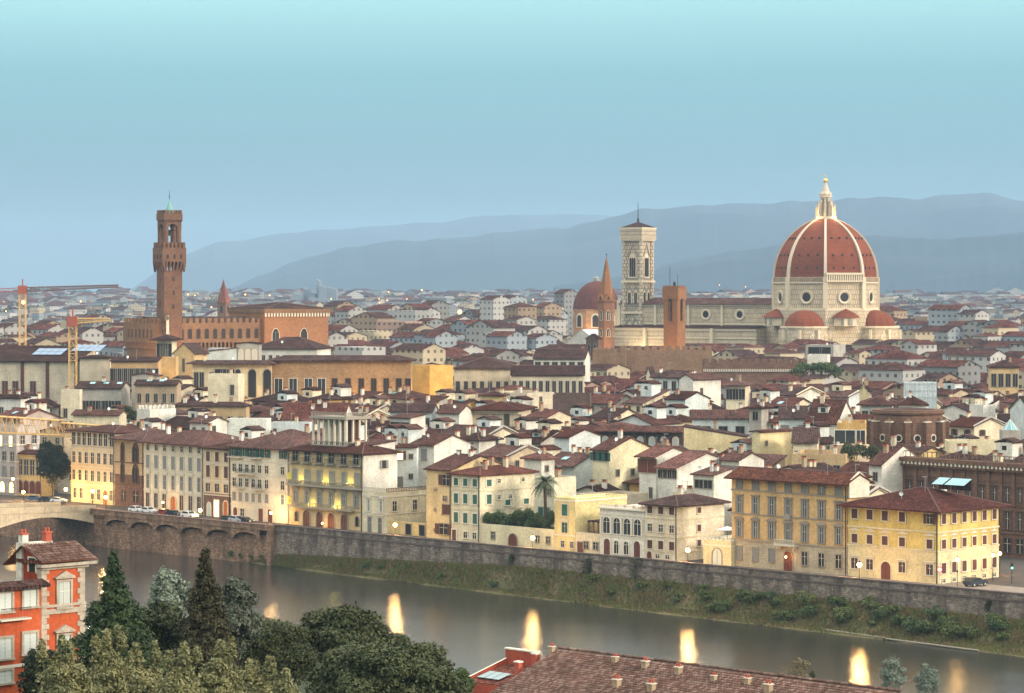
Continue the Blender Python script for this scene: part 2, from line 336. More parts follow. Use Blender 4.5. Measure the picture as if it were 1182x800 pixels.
# ---------------------------------------------------------------- roofs
def roof_builder(L, W, h, kind, over, pitch, mat, rmat=RIDGE):
    """returns (roof MB, wall-top polygons, ridge height). Local frame: x 0..L along the front, y 0..W into the depth."""
    r = MB(); th = .28; o = over; gw = []
    def slab(pts):                                     # sloped slab with thickness
        n = len(pts); r.poly(pts, mat); r.poly([(p[0], p[1], p[2] - th) for p in pts][::-1], BEIGE)
        for i in range(n):
            a, b_ = pts[i], pts[(i + 1) % n]; r.poly([a, (a[0], a[1], a[2] - th), (b_[0], b_[1], b_[2] - th), b_], mat)
    if kind == 'hip':
        m = min(L, W) / 2; rh = h + m * pitch; z = h - o * pitch + th * .6
        A, B_, C_, D = (-o, -o, z), (L + o, -o, z), (L + o, W + o, z), (-o, W + o, z); zt = rh + th * .6
        if L >= W: E, G = (m, W / 2, zt), (L - m, W / 2, zt); F_ = [[A, B_, G, E], [B_, C_, G], [C_, D, E, G], [D, A, E]]
        else: E, G = (L / 2, m, zt), (L / 2, W - m, zt); F_ = [[A, B_, E], [B_, C_, G, E], [C_, D, G], [D, A, E, G]]
        for f in F_: r.poly([p for p in f], mat)
        r.poly([(-o, -o, z - th), (-o, W + o, z - th), (L + o, W + o, z - th), (L + o, -o, z - th)], BEIGE)
        q = [A, B_, C_, D]
        for i in range(4): a, b_ = q[i], q[(i + 1) % 4]; r.poly([a, (a[0], a[1], z - th), (b_[0], b_[1], z - th), b_], mat)
        for a, b_ in ((A, E), (D, E if L >= W else G), (B_, G if L >= W else E), (C_, G), (E, G)): r.bar(a, b_, .13, rmat, n=4)
    elif kind == 'gable':                              # ridge along x
        rh = h + W / 2 * pitch; z = h - o * pitch; k = th
        A, B_, E, G = (-o * .5, -o, z + k), (L + o * .5, -o, z + k), (-o * .5, W / 2, rh + k), (L + o * .5, W / 2, rh + k)
        C_, D = (L + o * .5, W + o, z + k), (-o * .5, W + o, z + k)
        slab([A, B_, G, E]); slab([C_, D, E, G]); r.bar(E, G, .14, rmat, n=4)
        gw = [[(0, 0, h), (0, W / 2, rh), (0, W, h)][::-1], [(L, 0, h), (L, W, h), (L, W / 2, rh)]]
    elif kind == 'gabley':                             # ridge along y: the gable is on the front
        rh = h + L / 2 * pitch; z = h - o * pitch; k = th
        A, D, E, G = (-o, -o * .5, z + k), (-o, W + o * .5, z + k), (L / 2, -o * .5, rh + k), (L / 2, W + o * .5, rh + k)
        B_, C_ = (L + o, -o * .5, z + k), (L + o, W + o * .5, z + k)
        slab([D, A, E, G]); slab([B_, C_, G, E]); r.bar(E, G, .14, rmat, n=4)
        gw = [[(0, 0, h), (L, 0, h), (L / 2, 0, rh)], [(L, W, h), (0, W, h), (L / 2, W, rh)]]
    elif kind == 'shed':                               # falls towards the front
        rh = h + W * pitch; z = h - o * pitch; k = th
        slab([(-o * .5, -o, z + k), (L + o * .5, -o, z + k), (L + o * .5, W + .3, rh + k), (-o * .5, W + .3, rh + k)])
        gw = [[(0, 0, h), (0, W, rh), (0, W, h)], [(L, 0, h), (L, W, h), (L, W, rh)], [(L, W, h), (0, W, h), (0, W, rh), (L, W, rh)]]
    elif kind == 'shedx':                              # falls towards the right
        rh = h + L * pitch; k = th
        slab([(-.3, -o * .5, rh + k), (L + o, -o * .5, h - o * pitch + k), (L + o, W + o * .5, h - o * pitch + k), (-.3, W + o * .5, rh + k)])
        gw = [[(0, 0, h), (L, 0, h), (0, 0, rh)], [(L, W, h), (0, W, h), (0, W, rh)], [(0, W, h), (0, 0, h), (0, 0, rh), (0, W, rh)]]
    else:
        rh = h; r.poly([(.25, .25, h - .55), (L - .25, .25, h - .55), (L - .25, W - .25, h - .55), (.25, W - .25, h - .55)], CLAY_FLOOR)
    return r, gw, rh
CLAY_FLOOR = plain('terrace_tiles', (.22, .13, .10), .85)
def wall_builder(L, W, h, gw, mat, flat, base=None, baseh=0, z0=0):
    m = MB()
    if base: m.box(0, L, 0, W, z0, baseh, base); zb = baseh; m.box(.05, L - .05, .05, W - .05, zb, h - (.56 if flat else 0), mat)
    else: m.box(0, L, 0, W, z0, h - (.56 if flat else 0), mat)
    if flat:
        t = .25; i = .05 if base else 0
        m.box(i, L - i, i, t, h - .56, h + .3, mat); m.box(i, L - i, W - t, W - i, h - .56, h + .3, mat); m.box(i, t, t, W - t, h - .56, h + .3, mat); m.box(L - t, L - i, t, W - t, h - .56, h + .3, mat)
    for g in gw: m.poly(g, mat)
    return m
CHIM = {}
def chimney_mesh(hh, kind):
    key = (round(hh, 1), kind)
    if key not in CHIM:
        c = MB(); m = (WHITE, CREAM, TAN)[kind % 3]; c.box(-.35, .35, -.5, .5, -1.2, hh, m); c.box(-.45, .45, -.6, .6, hh, hh + .12, CLAY)
        for y in (-.3, .3): c.box(-.3, .3, y - .08, y + .08, hh + .12, hh + .45, CLAY)
        c.box(-.42, .42, -.55, .55, hh + .45, hh + .55, ROOF)
        CHIM[key] = c.mesh('chimney')
    return CHIM[key]
def antenna_mesh():
    if 'a' not in CHIM:
        a = MB(); a.bar((0, 0, -.3), (0, 0, 3), .045, GALV, n=4)
        for i in range(5): a.bar((-.1 + i * .22, -.45, 2.8), (-.1 + i * .22, .45, 2.8), .025, GALV, n=3)
        a.bar((-.2, 0, 2.8), (.95, 0, 2.8), .03, GALV, n=3); CHIM['a'] = a.mesh('antenna')
        d = MB(); d.bar((0, 0, -.3), (0, 0, .9), .05, GALV, n=4)
        pr = [(.04, 0), (.25, .06), (.45, .2)]; q = MB(); q.lathe(pr, 8, AWN, cap=False); q.lathe([(.44, .21), (.24, .09), (.03, .03)], 8, AWN, cap=False); d.merge(q, lambda p: (p[0], -p[2] - .1, p[1] + .95)); CHIM['d'] = d.mesh('satellite_dish')
    return CHIM['a'], CHIM['d']
def roofz(L, W, h, kind, pitch, x, y):
    if kind == 'hip': return h + min(x, L - x, y, W - y) * pitch
    if kind == 'gable': return h + min(y, W - y) * pitch
    if kind == 'gabley': return h + min(x, L - x) * pitch
    if kind == 'shed': return h + y * pitch
    if kind == 'shedx': return h + (L - x) * pitch
    return h - .5
FOOT = []        # footprints (polygon) of everything placed
VIS = []         # picture boxes the fill must not cover: x0, x1, ytop, ybottom, Y
ANCH = []        # (name, px, py) anchors for labels
def sstr(k): return ('shut', 'open')[k]

def building(name, label, pxl, pxc, pxr, eave=None, Y=None, S=None, h=None, a=-45, mat=WHITE, roof='hip', rm=ROOF, pitch=.33, over=.7,
             rows=(), side=(), vb=None, det=1, base=None, baseh=0, cat='house', group=None, frame=GREYST, chim=1, bands=(), bandm=None, maxW=None, z0=0, seed=None, cornice=None, ant=True, anchor=None, dorm=0, skl=0):
    """front edge pxl..pxc and side edge pxc..pxr in the picture give the real footprint; a = turn of the front line."""
    rr = random.Random(seed if seed is not None else int(pxc * 7 + (eave or 0)))
    k = (pxc - CX) / F; ca, sa = math.cos(R(a)), math.sin(R(a))
    if S is not None: Y = S / (1 + k)
    if Y is None: Y = (CAMZ - h) * F / (eave - HZ)
    X = k * Y
    if h is None: h = Zof(eave, Y)
    def solve(px, dx, dy):
        kk = (px - CX) / F; return (kk * Y - X) / (dx - kk * dy)
    if a <= 0:                                     # corner pxc is the right end of the front
        L = solve(pxl, -ca, -sa); W = solve(pxr, -sa, ca) if pxr > pxc + .5 else 0
        ox, oy = X - L * ca, Y - L * sa
    else:                                          # corner pxc is the left end, side seen on the left
        L = solve(pxr, ca, sa); W = solve(pxl, -sa, ca) if pxl < pxc - .5 else 0
        ox, oy = X, Y
    if maxW: W = min(W, maxW) if W > 0 else maxW
    elif abs(a) < 31: W = min(W, 17)
    if W <= 0: W = max(9, min(14, L * .6))
    W = min(W, 60)
    g = thing(name, label, cat, (ox, oy, 0), R(a), group)
    flat = roof == 'flat'
    rb, gw, rh = roof_builder(L, W, h, roof, over, pitch, rm)
    wb = wall_builder(L, W, h, gw, mat, flat, base, baseh, z0)
    wb.obj('wall', g)
    ro = rb.obj('roof', g)
    if bands or cornice:
        cb = MB(); bm = bandm or frame
        for f in bands: z = f * h; cb.box(-.1, L + .1, -.12, W + .1, z - .14, z + .14, bm)
        if cornice: cb.box(-.35, L + .35, -.4, W + .3, h - .5, h - .12 if not flat else h + .1, cornice)
        cb.obj('cornice', g)
    def put(spec, on_side):
        span = W if on_side else L
        for sp in spec:
            f0, f1, cols, ww, st = sp[:5]; pane = sp[5] if len(sp) > 5 and sp[5] else GLASS; sh = sp[6] if len(sp) > 6 and sp[6] else SH_BROWN; fr = sp[7] if len(sp) > 7 and sp[7] else frame
            if isinstance(cols, int): cols = [(i + .5) / cols for i in range(cols)]
            hh = (f1 - f0) * h; zc = (f0 + f1) / 2 * h
            for ci, cx in enumerate(cols):
                if on_side and a > 0: loc = (0, cx * W, zc); rz = -math.pi / 2
                elif on_side: loc = (L, cx * W, zc); rz = math.pi / 2
                else: loc = (cx * L, 0, zc); rz = 0
                isd = st in ('door', 'archdoor'); stt = st
                if st == 'mix': stt = rr.choice(('open', 'shut', 'plain'))
                if det:
                    ms = win_mesh(stt, ww, hh, pane if not isd else sh, fr, sh)
                    o = ob('door' if isd else 'window', ms[0], g, loc, rz); ob('door_leaf' if isd else ('shutter' if stt == 'shut' else 'pane'), ms[1], o)
                    if ms[2]: ob('sill', ms[2], o)
                    if ms[3]: ob('shutter', ms[3], o)
                else:
                    pp = pane if stt != 'shut' else sh
                    ob('window', merged_win(stt if stt in ('arch', 'gothic', 'open', 'shut') else 'plain', ww, hh, pp, fr, sh), g, loc, rz)
    put(rows, False); put(side, True)
    if det and L > 7 and not flat: dp = MB(); dp.bar((L - .3, -.14, 0), (L - .3, -.14, h), .09, METAL, n=5); dp.obj('downpipe', g)
    pz = lambda x, y: roofz(L, W, h, roof, pitch, x, y)
    for i in range(chim):
        x, y = rr.uniform(.12, .88) * L, rr.uniform(.25, .75) * W
        ob('chimney', chimney_mesh(rr.choice((.9, 1.3, 1.7)), rr.randrange(3)), ro, (x, y, pz(x, y) + .3), rr.choice((0, math.pi / 2)))
    if ant:
        an, di = antenna_mesh()
        if rr.random() < .75: x, y = rr.uniform(.2, .8) * L, rr.uniform(.3, .6) * W; ob('antenna', an, ro, (x, y, pz(x, y) + .2), rr.uniform(0, 3))
        if rr.random() < .5: x, y = rr.uniform(.1, .9) * L, rr.uniform(.1, .5) * W; ob('satellite_dish', di, ro, (x, y, pz(x, y) + .2), rr.uniform(-.8, .8) - R(a))
    for i in range(dorm):
        x = (i + .6) / (dorm + .2) * L * .9; y = .28 * W; z = pz(x, y); d = MB(); wd = 1.3
        d.box(x - wd, x + wd, y - 1.2, y + 2.6, z - 1.2, z + .9, mat); d.extr([(x - wd - .25, z + .9), (x + wd + .25, z + .9), (x, z + 1.6)], y - 1.5, y + 3.2, rm)
        d.box(x - .6, x + .6, y - 1.25, y - 1.15, z - .5, z + .6, GLASS); d.obj('dormer', ro)
    for i in range(skl):
        x = (.25 + .3 * i) * L; y = .22 * W; y2 = y + 1.6; s_ = MB()
        s_.poly([(x, y, pz(x, y) + .5), (x + 1.6, y, pz(x + 1.6, y) + .5), (x + 1.6, y2, pz(x + 1.6, y2) + .5), (x, y2, pz(x, y2) + .5)], SKYL); s_.obj('skylight', ro)
    P = [(ox + x * ca - y * sa, oy + x * sa + y * ca) for x, y in ((0, 0), (L, 0), (L, W), (0, W))]
    FOOT.append(P)
    e = HZ + (CAMZ - h) * F / Y; r_ = HZ + (CAMZ - rh) * F / (Y + 3)
    VIS.append((min(pxl, pxc), max(pxr, pxc), r_ - 2, vb if vb else e + 13, Y))
    if anchor: ANCH.append((anchor, (min(pxl, pxc) + max(pxr, pxc)) / 2, e))
    g['_dims'] = (L, W, h, rh)
    return g, L, W, h
def local_box(parent, name, *a, **k):
    m = MB(); m.box(*a, **k); return m.obj(name, parent)
def balustrade(m, x0, x1, y, z, hh, mat, step=.45, t=.12, axis='x'):
    L = abs(x1 - x0); n = max(2, int(L / step))
    if axis == 'x':
        m.box(x0, x1, y - t, y + t, z + hh - .14, z + hh, mat); m.box(x0, x1, y - t, y + t, z, z + .12, mat)
        for i in range(n + 1): x = x0 + (x1 - x0) * i / n; m.box(x - .07, x + .07, y - .06, y + .06, z + .12, z + hh - .14, mat)
    else:
        m.box(y - t, y + t, x0, x1, z + hh - .14, z + hh, mat); m.box(y - t, y + t, x0, x1, z, z + .12, mat)
        for i in range(n + 1): x = x0 + (x1 - x0) * i / n; m.box(y - .06, y + .06, x - .07, x + .07, z + .12, z + hh - .14, mat)
def merlons(m, x0, x1, y0, y1, z, w_, hh, mat, gap=None):     # battlement around a rectangle, thickness .5
    gap = gap or w_; t = .5; i_ = .03
    for (a, b_, c, d) in ((x0 + i_, x1 - i_, y0 + i_, y0 + t - i_), (x0 + i_, x1 - i_, y1 - t + i_, y1 - i_), (x0 + i_, x0 + t - i_, y0 + t, y1 - t), (x1 - t + i_, x1 - i_, y0 + t, y1 - t)): m.box(a, b_, c, d, z - .2, z + .08, mat)
    for (a, b_, fix, ax) in ((x0, x1, y0, 'x'), (x0, x1, y1 - t, 'x'), (y0 + t + .05, y1 - t - .05, x0, 'y'), (y0 + t + .05, y1 - t - .05, x1 - t, 'y')):
        L = b_ - a; n = max(1, int(round(L / (w_ + gap)))); st = L / n
        for i in range(n):
            c = a + (i + .5) * st
            if ax == 'x': m.box(c - w_ / 2, c + w_ / 2, fix, fix + t, z, z + hh, mat)
            else: m.box(fix, fix + t, c - w_ / 2, c + w_ / 2, z, z + hh, mat)
# ---------------------------------------------------------------- ground, river, embankment, hills, haze
D45 = math.sqrt(.5)
def riv(s, t):            # s = X+Y (distance across the river), t along the bank (positive to the right)
    return ((s + t) / 2, (s - t) / 2)
def ground_mat(name, c1, c2, sc=.05):
    m, n, l, b = newmat(name); setup(b, c1, .95, 0, .1); t = n.new('ShaderNodeTexCoord')
    f = noise(n, l, t.outputs['Object'], sc, 6, .65); c = mixc(n, l, cramp(n, l, f, [(.35, 0.0), (.65, 1.0)]), c1, c2); l.new(c, b.inputs['Base Color'])
    f2 = noise(n, l, t.outputs['Object'], sc * 12, 5, .7); bump(n, l, b, f2, .5, .1); return m
GROUND = ground_mat('city_ground', (.10, .085, .075), (.06, .055, .05)); ASPH = ground_mat('asphalt', (.075, .065, .058), (.05, .046, .043), .3)
EARTH = ground_mat('bank_earth', (.15, .12, .065), (.06, .065, .028), .25); HILLG = ground_mat('hazed_wooded_hill', (.030, .054, .080), (.042, .068, .092), .0012)  # hill colour has the blue of distance haze mixed into it
PAVE = ground_mat('pavement_stone', (.26, .22, .18), (.20, .17, .14), .4)
# one sheet: river bed, far city plain that rises gently to the hills, near hillside
def gz_s(s, Y):
    pass
rows_s = []
m = MB()
TL, TR = -900, 900
def strip(s0, z0_, s1, z1_, mat, mbx, t0=-1600, t1=900, n=50):
    for i in range(n):
        a, b_ = t0 + (t1 - t0) * i / n, t0 + (t1 - t0) * (i + 1) / n
        p, q, r_, s_ = riv(s0, a), riv(s0, b_), riv(s1, b_), riv(s1, a)
        mbx.poly([(p[0], p[1], z0_), (q[0], q[1], z0_), (r_[0], r_[1], z1_), (s_[0], s_[1], z1_)], mat)
g = MB(); strip(582, 0, 1500, 0, GROUND, g)
gr = g.obj('ground'); tag(gr, kind='structure')
# far plain beyond, rising slowly
def plainz(Y): return -0.05 + max(0, min(Y, 5600) - 1400) * .0072
g = MB(); ys = [750, 1100, 1400, 2000, 3000, 4500, 6000, 9000, 16000]
for i in range(len(ys) - 1):
    a, b_ = ys[i], ys[i + 1]
    for j in range(12):
        x0, x1 = -.5 + j / 12, -.5 + (j + 1) / 12
        g.poly([(x0 * a, a, plainz(a)), (x1 * a, a, plainz(a)), (x1 * b_, b_, plainz(b_)), (x0 * b_, b_, plainz(b_))], GROUND)
tag(g.obj('far_plain'), kind='structure')
# near hillside under the foreground trees and houses
NEARG = ground_mat('hillside_soil', (.05, .055, .025), (.03, .04, .018), .3)
def nearz(x, y):
    s = x + y; return float(np.interp(s, [-300, 0, 200, 340, 365, 405, 425, 900], [58, 44, 16, 1.5, -.5, -4.8, -9.5, -9.5]))
xs = np.linspace(-260, 260, 66); yy = np.linspace(-40, 640, 100); g = MB()
V = [(x, y, nearz(x, y)) for y in yy for x in xs]; g.v = V; nx = len(xs)
for j in range(len(yy) - 1):
    for i in range(nx - 1):
        q = j * nx + i
        if min(V[q][0] + V[q][1], 999) < 500: g.f.append((q, q + 1, q + nx + 1, q + nx)); g.m.append(0)
g.mats = [NEARG]; tag(g.obj('near_hillside'), kind='structure')
# street along the river
g = MB(); strip(584.5, .03, 590, .03, ASPH, g, -500, 420); tag(g.obj('riverside_road'), kind='structure')
g = MB()
for i in range(40):
    t0 = -480 + i * 22; 
g = MB()
def kerb(s0, s1, z, mbx, mat, t0=-480, t1=420, n=30):
    for i in range(n):
        a, b_ = t0 + (t1 - t0) * i / n, t0 + (t1 - t0) * (i + 1) / n
        P = [riv(s0, a), riv(s0, b_), riv(s1, b_), riv(s1, a)]; mbx.prism(P, -.1, z, mat)
kerb(590, 606, .13, g, PAVE); tag(g.obj('pavement'), kind='structure')
# river water
def water_mat():
    m, n, l, b = newmat('river_water'); setup(b, (.022, .022, .020), .06, 0, 1.0)
    t = n.new('ShaderNodeTexCoord'); mp_ = n.new('ShaderNodeMapping'); mp_.inputs['Rotation'].default_value = (0, 0, R(45)); mp_.inputs['Scale'].default_value = (.25, .8, 1); l.new(t.outputs['Object'], mp_.inputs[0])
    f = noise(n, l, mp_.outputs[0], 1.6, 6, .65); f2 = noise(n, l, mp_.outputs[0], .12, 3, .5)
    ad = n.new('ShaderNodeMath'); ad.operation = 'ADD'; l.new(f, ad.inputs[0]); l.new(f2, ad.inputs[1]); bump(n, l, b, ad.outputs[0], .7, .075)
    big = noise(n, l, t.outputs['Object'], .03, 3, .5); r_ = n.new('ShaderNodeMapRange'); l.new(big, r_.inputs[0]); r_.inputs[1].default_value = .35; r_.inputs[2].default_value = .65; r_.inputs[3].default_value = .07; r_.inputs[4].default_value = .15; l.new(r_.outputs[0], b.inputs['Roughness'])
    return m
WZ = -8.0
g = MB(); P = [riv(410, -1500), riv(410, 700), riv(582, 700), riv(582, -1500)]; g.poly([(p[0], p[1], WZ) for p in P], water_mat()); tag(g.obj('river_water'), kind='structure')
# far embankment wall
def wall_mat(name, a, b_, dark):
    m, n, l, bs = newmat(name); setup(bs, a, .95, 0, .1); t = n.new('ShaderNodeTexCoord'); U = t.outputs['UV']; P = t.outputs['Object']
    br = n.new('ShaderNodeTexBrick'); l.new(U, br.inputs['Vector']); br.inputs['Scale'].default_value = 1; br.inputs['Brick Width'].default_value = .8; br.inputs['Row Height'].default_value = .35; br.inputs['Mortar Size'].default_value = .03
    br.inputs['Color1'].default_value = (*mul(a, 1.25), 1); br.inputs['Color2'].default_value = (*mul(b_, .8), 1); br.inputs['Mortar'].default_value = (*mul(b_, .6), 1)
    st = noise(n, l, mapping(n, l, P, (.35, .35, .10)), 1.0, 6, .65); c = mixc(n, l, cramp(n, l, st, [(.44, 0.0), (.62, .85)]), br.outputs[0], dark)
    sp = noise(n, l, P, 1.6, 3, .6); c = mixc(n, l, cramp(n, l, sp, [(.66, 0.0), (.74, .8)]), c, (.48, .42, .35))
    fn = noise(n, l, P, .6, 6, .8); c = mixc(n, l, 1.0, c, cramp(n, l, fn, [(.3, .6), (.7, 1.3)]), 'MULTIPLY')
    l.new(c, bs.inputs['Base Color']); bump(n, l, bs, fn, .6, .15); return m
WALLR = wall_mat('embankment_stone', (.26, .21, .17), (.20, .16, .13), (.075, .058, .05)); WALLL = wall_mat('embankment_brown_stone', (.32, .20, .13), (.25, .15, .10), (.13, .08, .055))
COPE = ground_mat('coping_stone', (.16, .12, .105), (.10, .075, .068), .5)
tA, tM, tB = 581 - 2 * 712, -375, 420      # parameter along bank: t = X - Y
def tpar(px, s=581): k = (px - CX) / F; Y = s / (1 + k); return k * Y - Y
tM = tpar(314)
wt = thing('embankment_wall', 'long dark mottled stone river wall on the right below the yellow palazzi', 'river wall', (*riv(581, tM), 0))
ANCH.append(('river wall', 900, 690))
def wallpiece(t0, t1, s0, s1, z0, z1, mat, mb_, org):
    P = [riv(s0, t0), riv(s0, t1), riv(s1, t1), riv(s1, t0)]; mb_.prism([(p[0] - org[0], p[1] - org[1]) for p in P], z0, z1, mat)
org = riv(581, tM)
a = MB(); n = 24
for i in range(n): wallpiece(tM + (tB - tM) * i / n, tM + (tB - tM) * (i + 1) / n, 581, 583, -9, .05, WALLR, a, org)
a.obj('masonry', wt)
a = MB(); wallpiece(tM, tB, 581.35, 582.3, .05, 1.05, WALLR, a, org); wallpiece(tM, tB, 581.15, 582.5, 1.05, 1.3, COPE, a, org); wallpiece(tM, tB, 580.8, 581.3, -.3, .05, COPE, a, org); a.obj('parapet', wt)
wl = thing('embankment_wall', 'brown stone river wall with shallow arched corbels beside the bridge', 'river wall', (*riv(581, tA), 0))
org = riv(581, tA); a = MB()
for i in range(14): wallpiece(tA - 300 + (tM - tA + 300) * i / 14, tA - 300 + (tM - tA + 300) * (i + 1) / 14, 580.2, 583, -9, -1.5, WALLL, a, org)
wallpiece(tM - .5, tM + 1.6, 579.2, 581, -9, 1.2, WALLL, a, org)
a.obj('masonry', wl)
# arched corbel table: scalloped fascia carrying the road
a = MB(); tt = tpar(128); step = (tpar(306) - tt) / 6.0
def fascia(t0, t1, top, org, s0=578.6, s1=583):
    k = 10
    for i in range(k):
        u0, u1 = t0 + (t1 - t0) * i / k, t0 + (t1 - t0) * (i + 1) / k
        f0, f1 = (2 * i / k - 1), (2 * (i + 1) / k - 1); z0_ = -2.6 + 1.7 * math.sqrt(max(0, 1 - f0 * f0)); z1_ = -2.6 + 1.7 * math.sqrt(max(0, 1 - f1 * f1))
        p, q = riv(s0, u0), riv(s0, u1); r_, s_ = riv(s1, u1), riv(s1, u0)
        L = lambda p, z: (p[0] - org[0], p[1] - org[1], z)
        a.poly([L(p, z0_), L(q, z1_), L(q, top), L(p, top)], WALLL); a.poly([L(s_, z0_), L(r_, z1_), L(q, z1_), L(p, z0_)], WALLL)
        a.poly([L(p, top), L(q, top), L(r_, top), L(s_, top)], ASPH)
for i in range(6): fascia(tt + i * step, tt + (i + 1) * step, -.1, org)
a.obj('corbel_arch', wl)
a = MB(); wallpiece(tt - 14, tM, 578.4, 579.2, -.1, 1.1, WALLL, a, org); wallpiece(tt - 14, tM, 578.2, 579.4, 1.1, 1.35, CLAY_FLOOR, a, org); a.obj('parapet', wl)
a = MB(); wallpiece(tA - 300, tB, 581.9, 583.4, -9, -.06, WALLL, a, org); a.obj('road_edge', wl)
# grassy bank
g = MB(); t0 = tpar(248); n = 60; lastp = None
shore = [(248, 581), (300, 580), (400, 576), (500, 574.5), (640, 571.8), (800, 569), (1000, 567), (1182, 565), (1400, 560)]
def shore_s(px): return float(np.interp(px, [p[0] for p in shore], [p[1] for p in shore]))
bank_pts = []
for i in range(n + 1):
    px = 246 + (1420 - 246) * i / n; ss = shore_s(px) + .5 * math.sin(i * 1.7) + .3 * math.sin(i * .6); t = tpar(px); top = float(np.interp(px, [246, 330, 600, 1420], [-7.6, -5.8, -3.2, -4.2]))
    bank_pts.append((px, t, ss, top))
    row = [(*riv(ss - 1.2, t), WZ - .5), (*riv(ss, t), WZ + .12), (*riv(ss + (581 - ss) * .35, t), WZ + .7), (*riv(ss + (581 - ss) * .75, t), top - .3), (*riv(581.2, t), top)]
    if lastp:
        for q in range(4): g.poly([lastp[q], row[q], row[q + 1], lastp[q + 1]], EARTH)
    lastp = row
tag(g.obj('river_bank'), kind='structure')
# hills
def ridge(name, Y, pts, label_none=None, depth=2500, seed=3):
    rr = random.Random(seed); g = MB(); xs = np.linspace(pts[0][0], pts[-1][0], 160); prev = None
    for x in xs:
        y = float(np.interp(x, [p[0] for p in pts], [p[1] for p in pts])) + .7 * math.sin(x * .11 + seed) + .5 * math.sin(x * .037 * seed)
        H = Zof(y, Y); X = Xof(x, Y)
        row = []
        base = plainz(Y) - 5
        for f in (0, .12, .3, .5, .7, .88, 1.0):
            yo = -depth * (1 - f); hh = base + (H - base) * (math.sin(f * math.pi / 2) ** .9) + (H - base) * .06 * math.sin(X * .004 * (1 + f) + f * 9 + seed) * math.sin(f * math.pi)
            row.append((X * (1 + yo / Y * .9), Y + yo, hh))
        row.append((X, Y + depth * .8, base))
        if prev:
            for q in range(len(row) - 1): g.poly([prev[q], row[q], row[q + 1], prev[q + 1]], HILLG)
        prev = row
    o = g.obj(name, smooth=True); tag(o, kind='structure'); return o
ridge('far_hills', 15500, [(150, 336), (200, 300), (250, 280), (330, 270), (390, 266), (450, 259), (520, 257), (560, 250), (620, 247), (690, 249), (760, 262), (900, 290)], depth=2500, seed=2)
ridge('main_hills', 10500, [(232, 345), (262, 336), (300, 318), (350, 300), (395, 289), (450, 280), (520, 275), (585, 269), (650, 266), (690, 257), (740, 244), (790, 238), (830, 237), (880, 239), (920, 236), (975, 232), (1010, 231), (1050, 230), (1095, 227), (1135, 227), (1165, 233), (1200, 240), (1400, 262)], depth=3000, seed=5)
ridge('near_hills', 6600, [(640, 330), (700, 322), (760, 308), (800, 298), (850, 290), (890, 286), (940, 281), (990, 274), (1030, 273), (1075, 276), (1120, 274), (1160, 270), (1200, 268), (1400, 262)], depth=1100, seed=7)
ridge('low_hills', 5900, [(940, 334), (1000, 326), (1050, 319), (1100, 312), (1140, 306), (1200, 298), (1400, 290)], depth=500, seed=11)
# the air
HAZE = True
if HAZE:
    hz = MB(); hz.box(-9500, 9500, -120, 19500, -12, 520, None)
    hz.mats = []; hz.m = [0] * 6
    me = bpy.data.meshes.new('haze'); me.from_pydata(hz.v, [], hz.f)
    hm = bpy.data.materials.new('haze'); hm.use_nodes = True; hn = hm.node_tree.nodes; hn.remove(hn['Principled BSDF'])
    pv = hn.new('ShaderNodeVolumePrincipled'); pv.inputs['Color'].default_value = (.42, .61, .82, 1); pv.inputs['Density'].default_value = .00007; pv.inputs['Anisotropy'].default_value = .2
    hm.node_tree.links.new(pv.outputs[0], hn['Material Output'].inputs['Volume']); me.materials.append(hm)
    tag(ob('haze', me), kind='stuff')
# ---------------------------------------------------------------- riverside palazzi (left to right)
GR = 'palazzi along the far riverbank'
even = lambda n: n
WARMW = stucco('warm_white_plaster', (.72, .62, .46)); LILAC = stucco('lilac_grey_plaster', (.52, .48, .47))
building('palazzo', 'pale lilac apartment block with lit windows at the far left edge of the riverbank', -45, 19, 46, 494, Y=742, a=-40, mat=LILAC, roof='flat', bandm=TRIM, bands=(.25, .5, .75),
    rows=[(.04, .2, 6, 2.0, 'arch', LIT), (.28, .42, 7, 1.4, 'shut', None, SH_GREY), (.5, .64, 7, 1.4, 'plain'), (.72, .88, [.1, .35, .5], 1.4, 'plain'), (.72, .88, [.72, .9], 1.5, 'plain', LIT)],
    side=[(.28, .42, 2, 1.4, 'shut', None, SH_GREY), (.5, .64, 2, 1.4, 'shut', None, SH_GREY), (.74, .88, 2, 1.4, 'plain')], vb=560, chim=2, cat='apartment block', group=GR, det=1, anchor='lilac block')
building('townhouse', 'low yellow lit townhouse with ground floor arches left of the dark tree', 20, 48, 60, 524, Y=738, a=-35, mat=YEL, roof='hip', cornice=TRIM,
    rows=[(.06, .36, 4, 2.0, 'archdoor', None, WOOD), (.5, .85, 4, 1.5, 'plain')], side=[(.5, .85, 2, 1.3, 'plain')], vb=565, cat='townhouse', group=GR, chim=1)
building('townhouse', 'plain beige house with low gable just behind the dark riverside tree', 44, 74, 84, 499, Y=760, a=-30, mat=BEIGE, roof='gabley', pitch=.2, rows=[(.8, .9, 2, 1.2, 'plain')], vb=530, cat='townhouse', group=GR, chim=0)
bd, L, W, h = building('palazzo', 'cream palazzo with seven bays and open top floor gallery beside the gothic corner house', 82, 132.5, 132.6, 499, S=607, a=-45, mat=stucco('warm_cream', (.74, .60, .38)), roof='hip', pitch=.16, over=1.2, frame=PALEST, maxW=14,
    rows=[(.8, .97, [.07, .19, .31, .43, .56, .68, .8, .93], 1.5, 'plain', DARK), (.55, .7, 7, 1.35, 'plain', DARK), (.31, .45, 7, 1.3, 'plain', None), (.06, .2, [.1, .24, .5, .64, .92], 1.3, 'plain', DARK), (.0, .2, [.79], 2.0, 'archdoor', None, WOODO)],
    bands=(.25, .5, .76), bandm=PALEST, vb=580, cat='palazzo', group=GR, anchor='open-gallery palazzo')
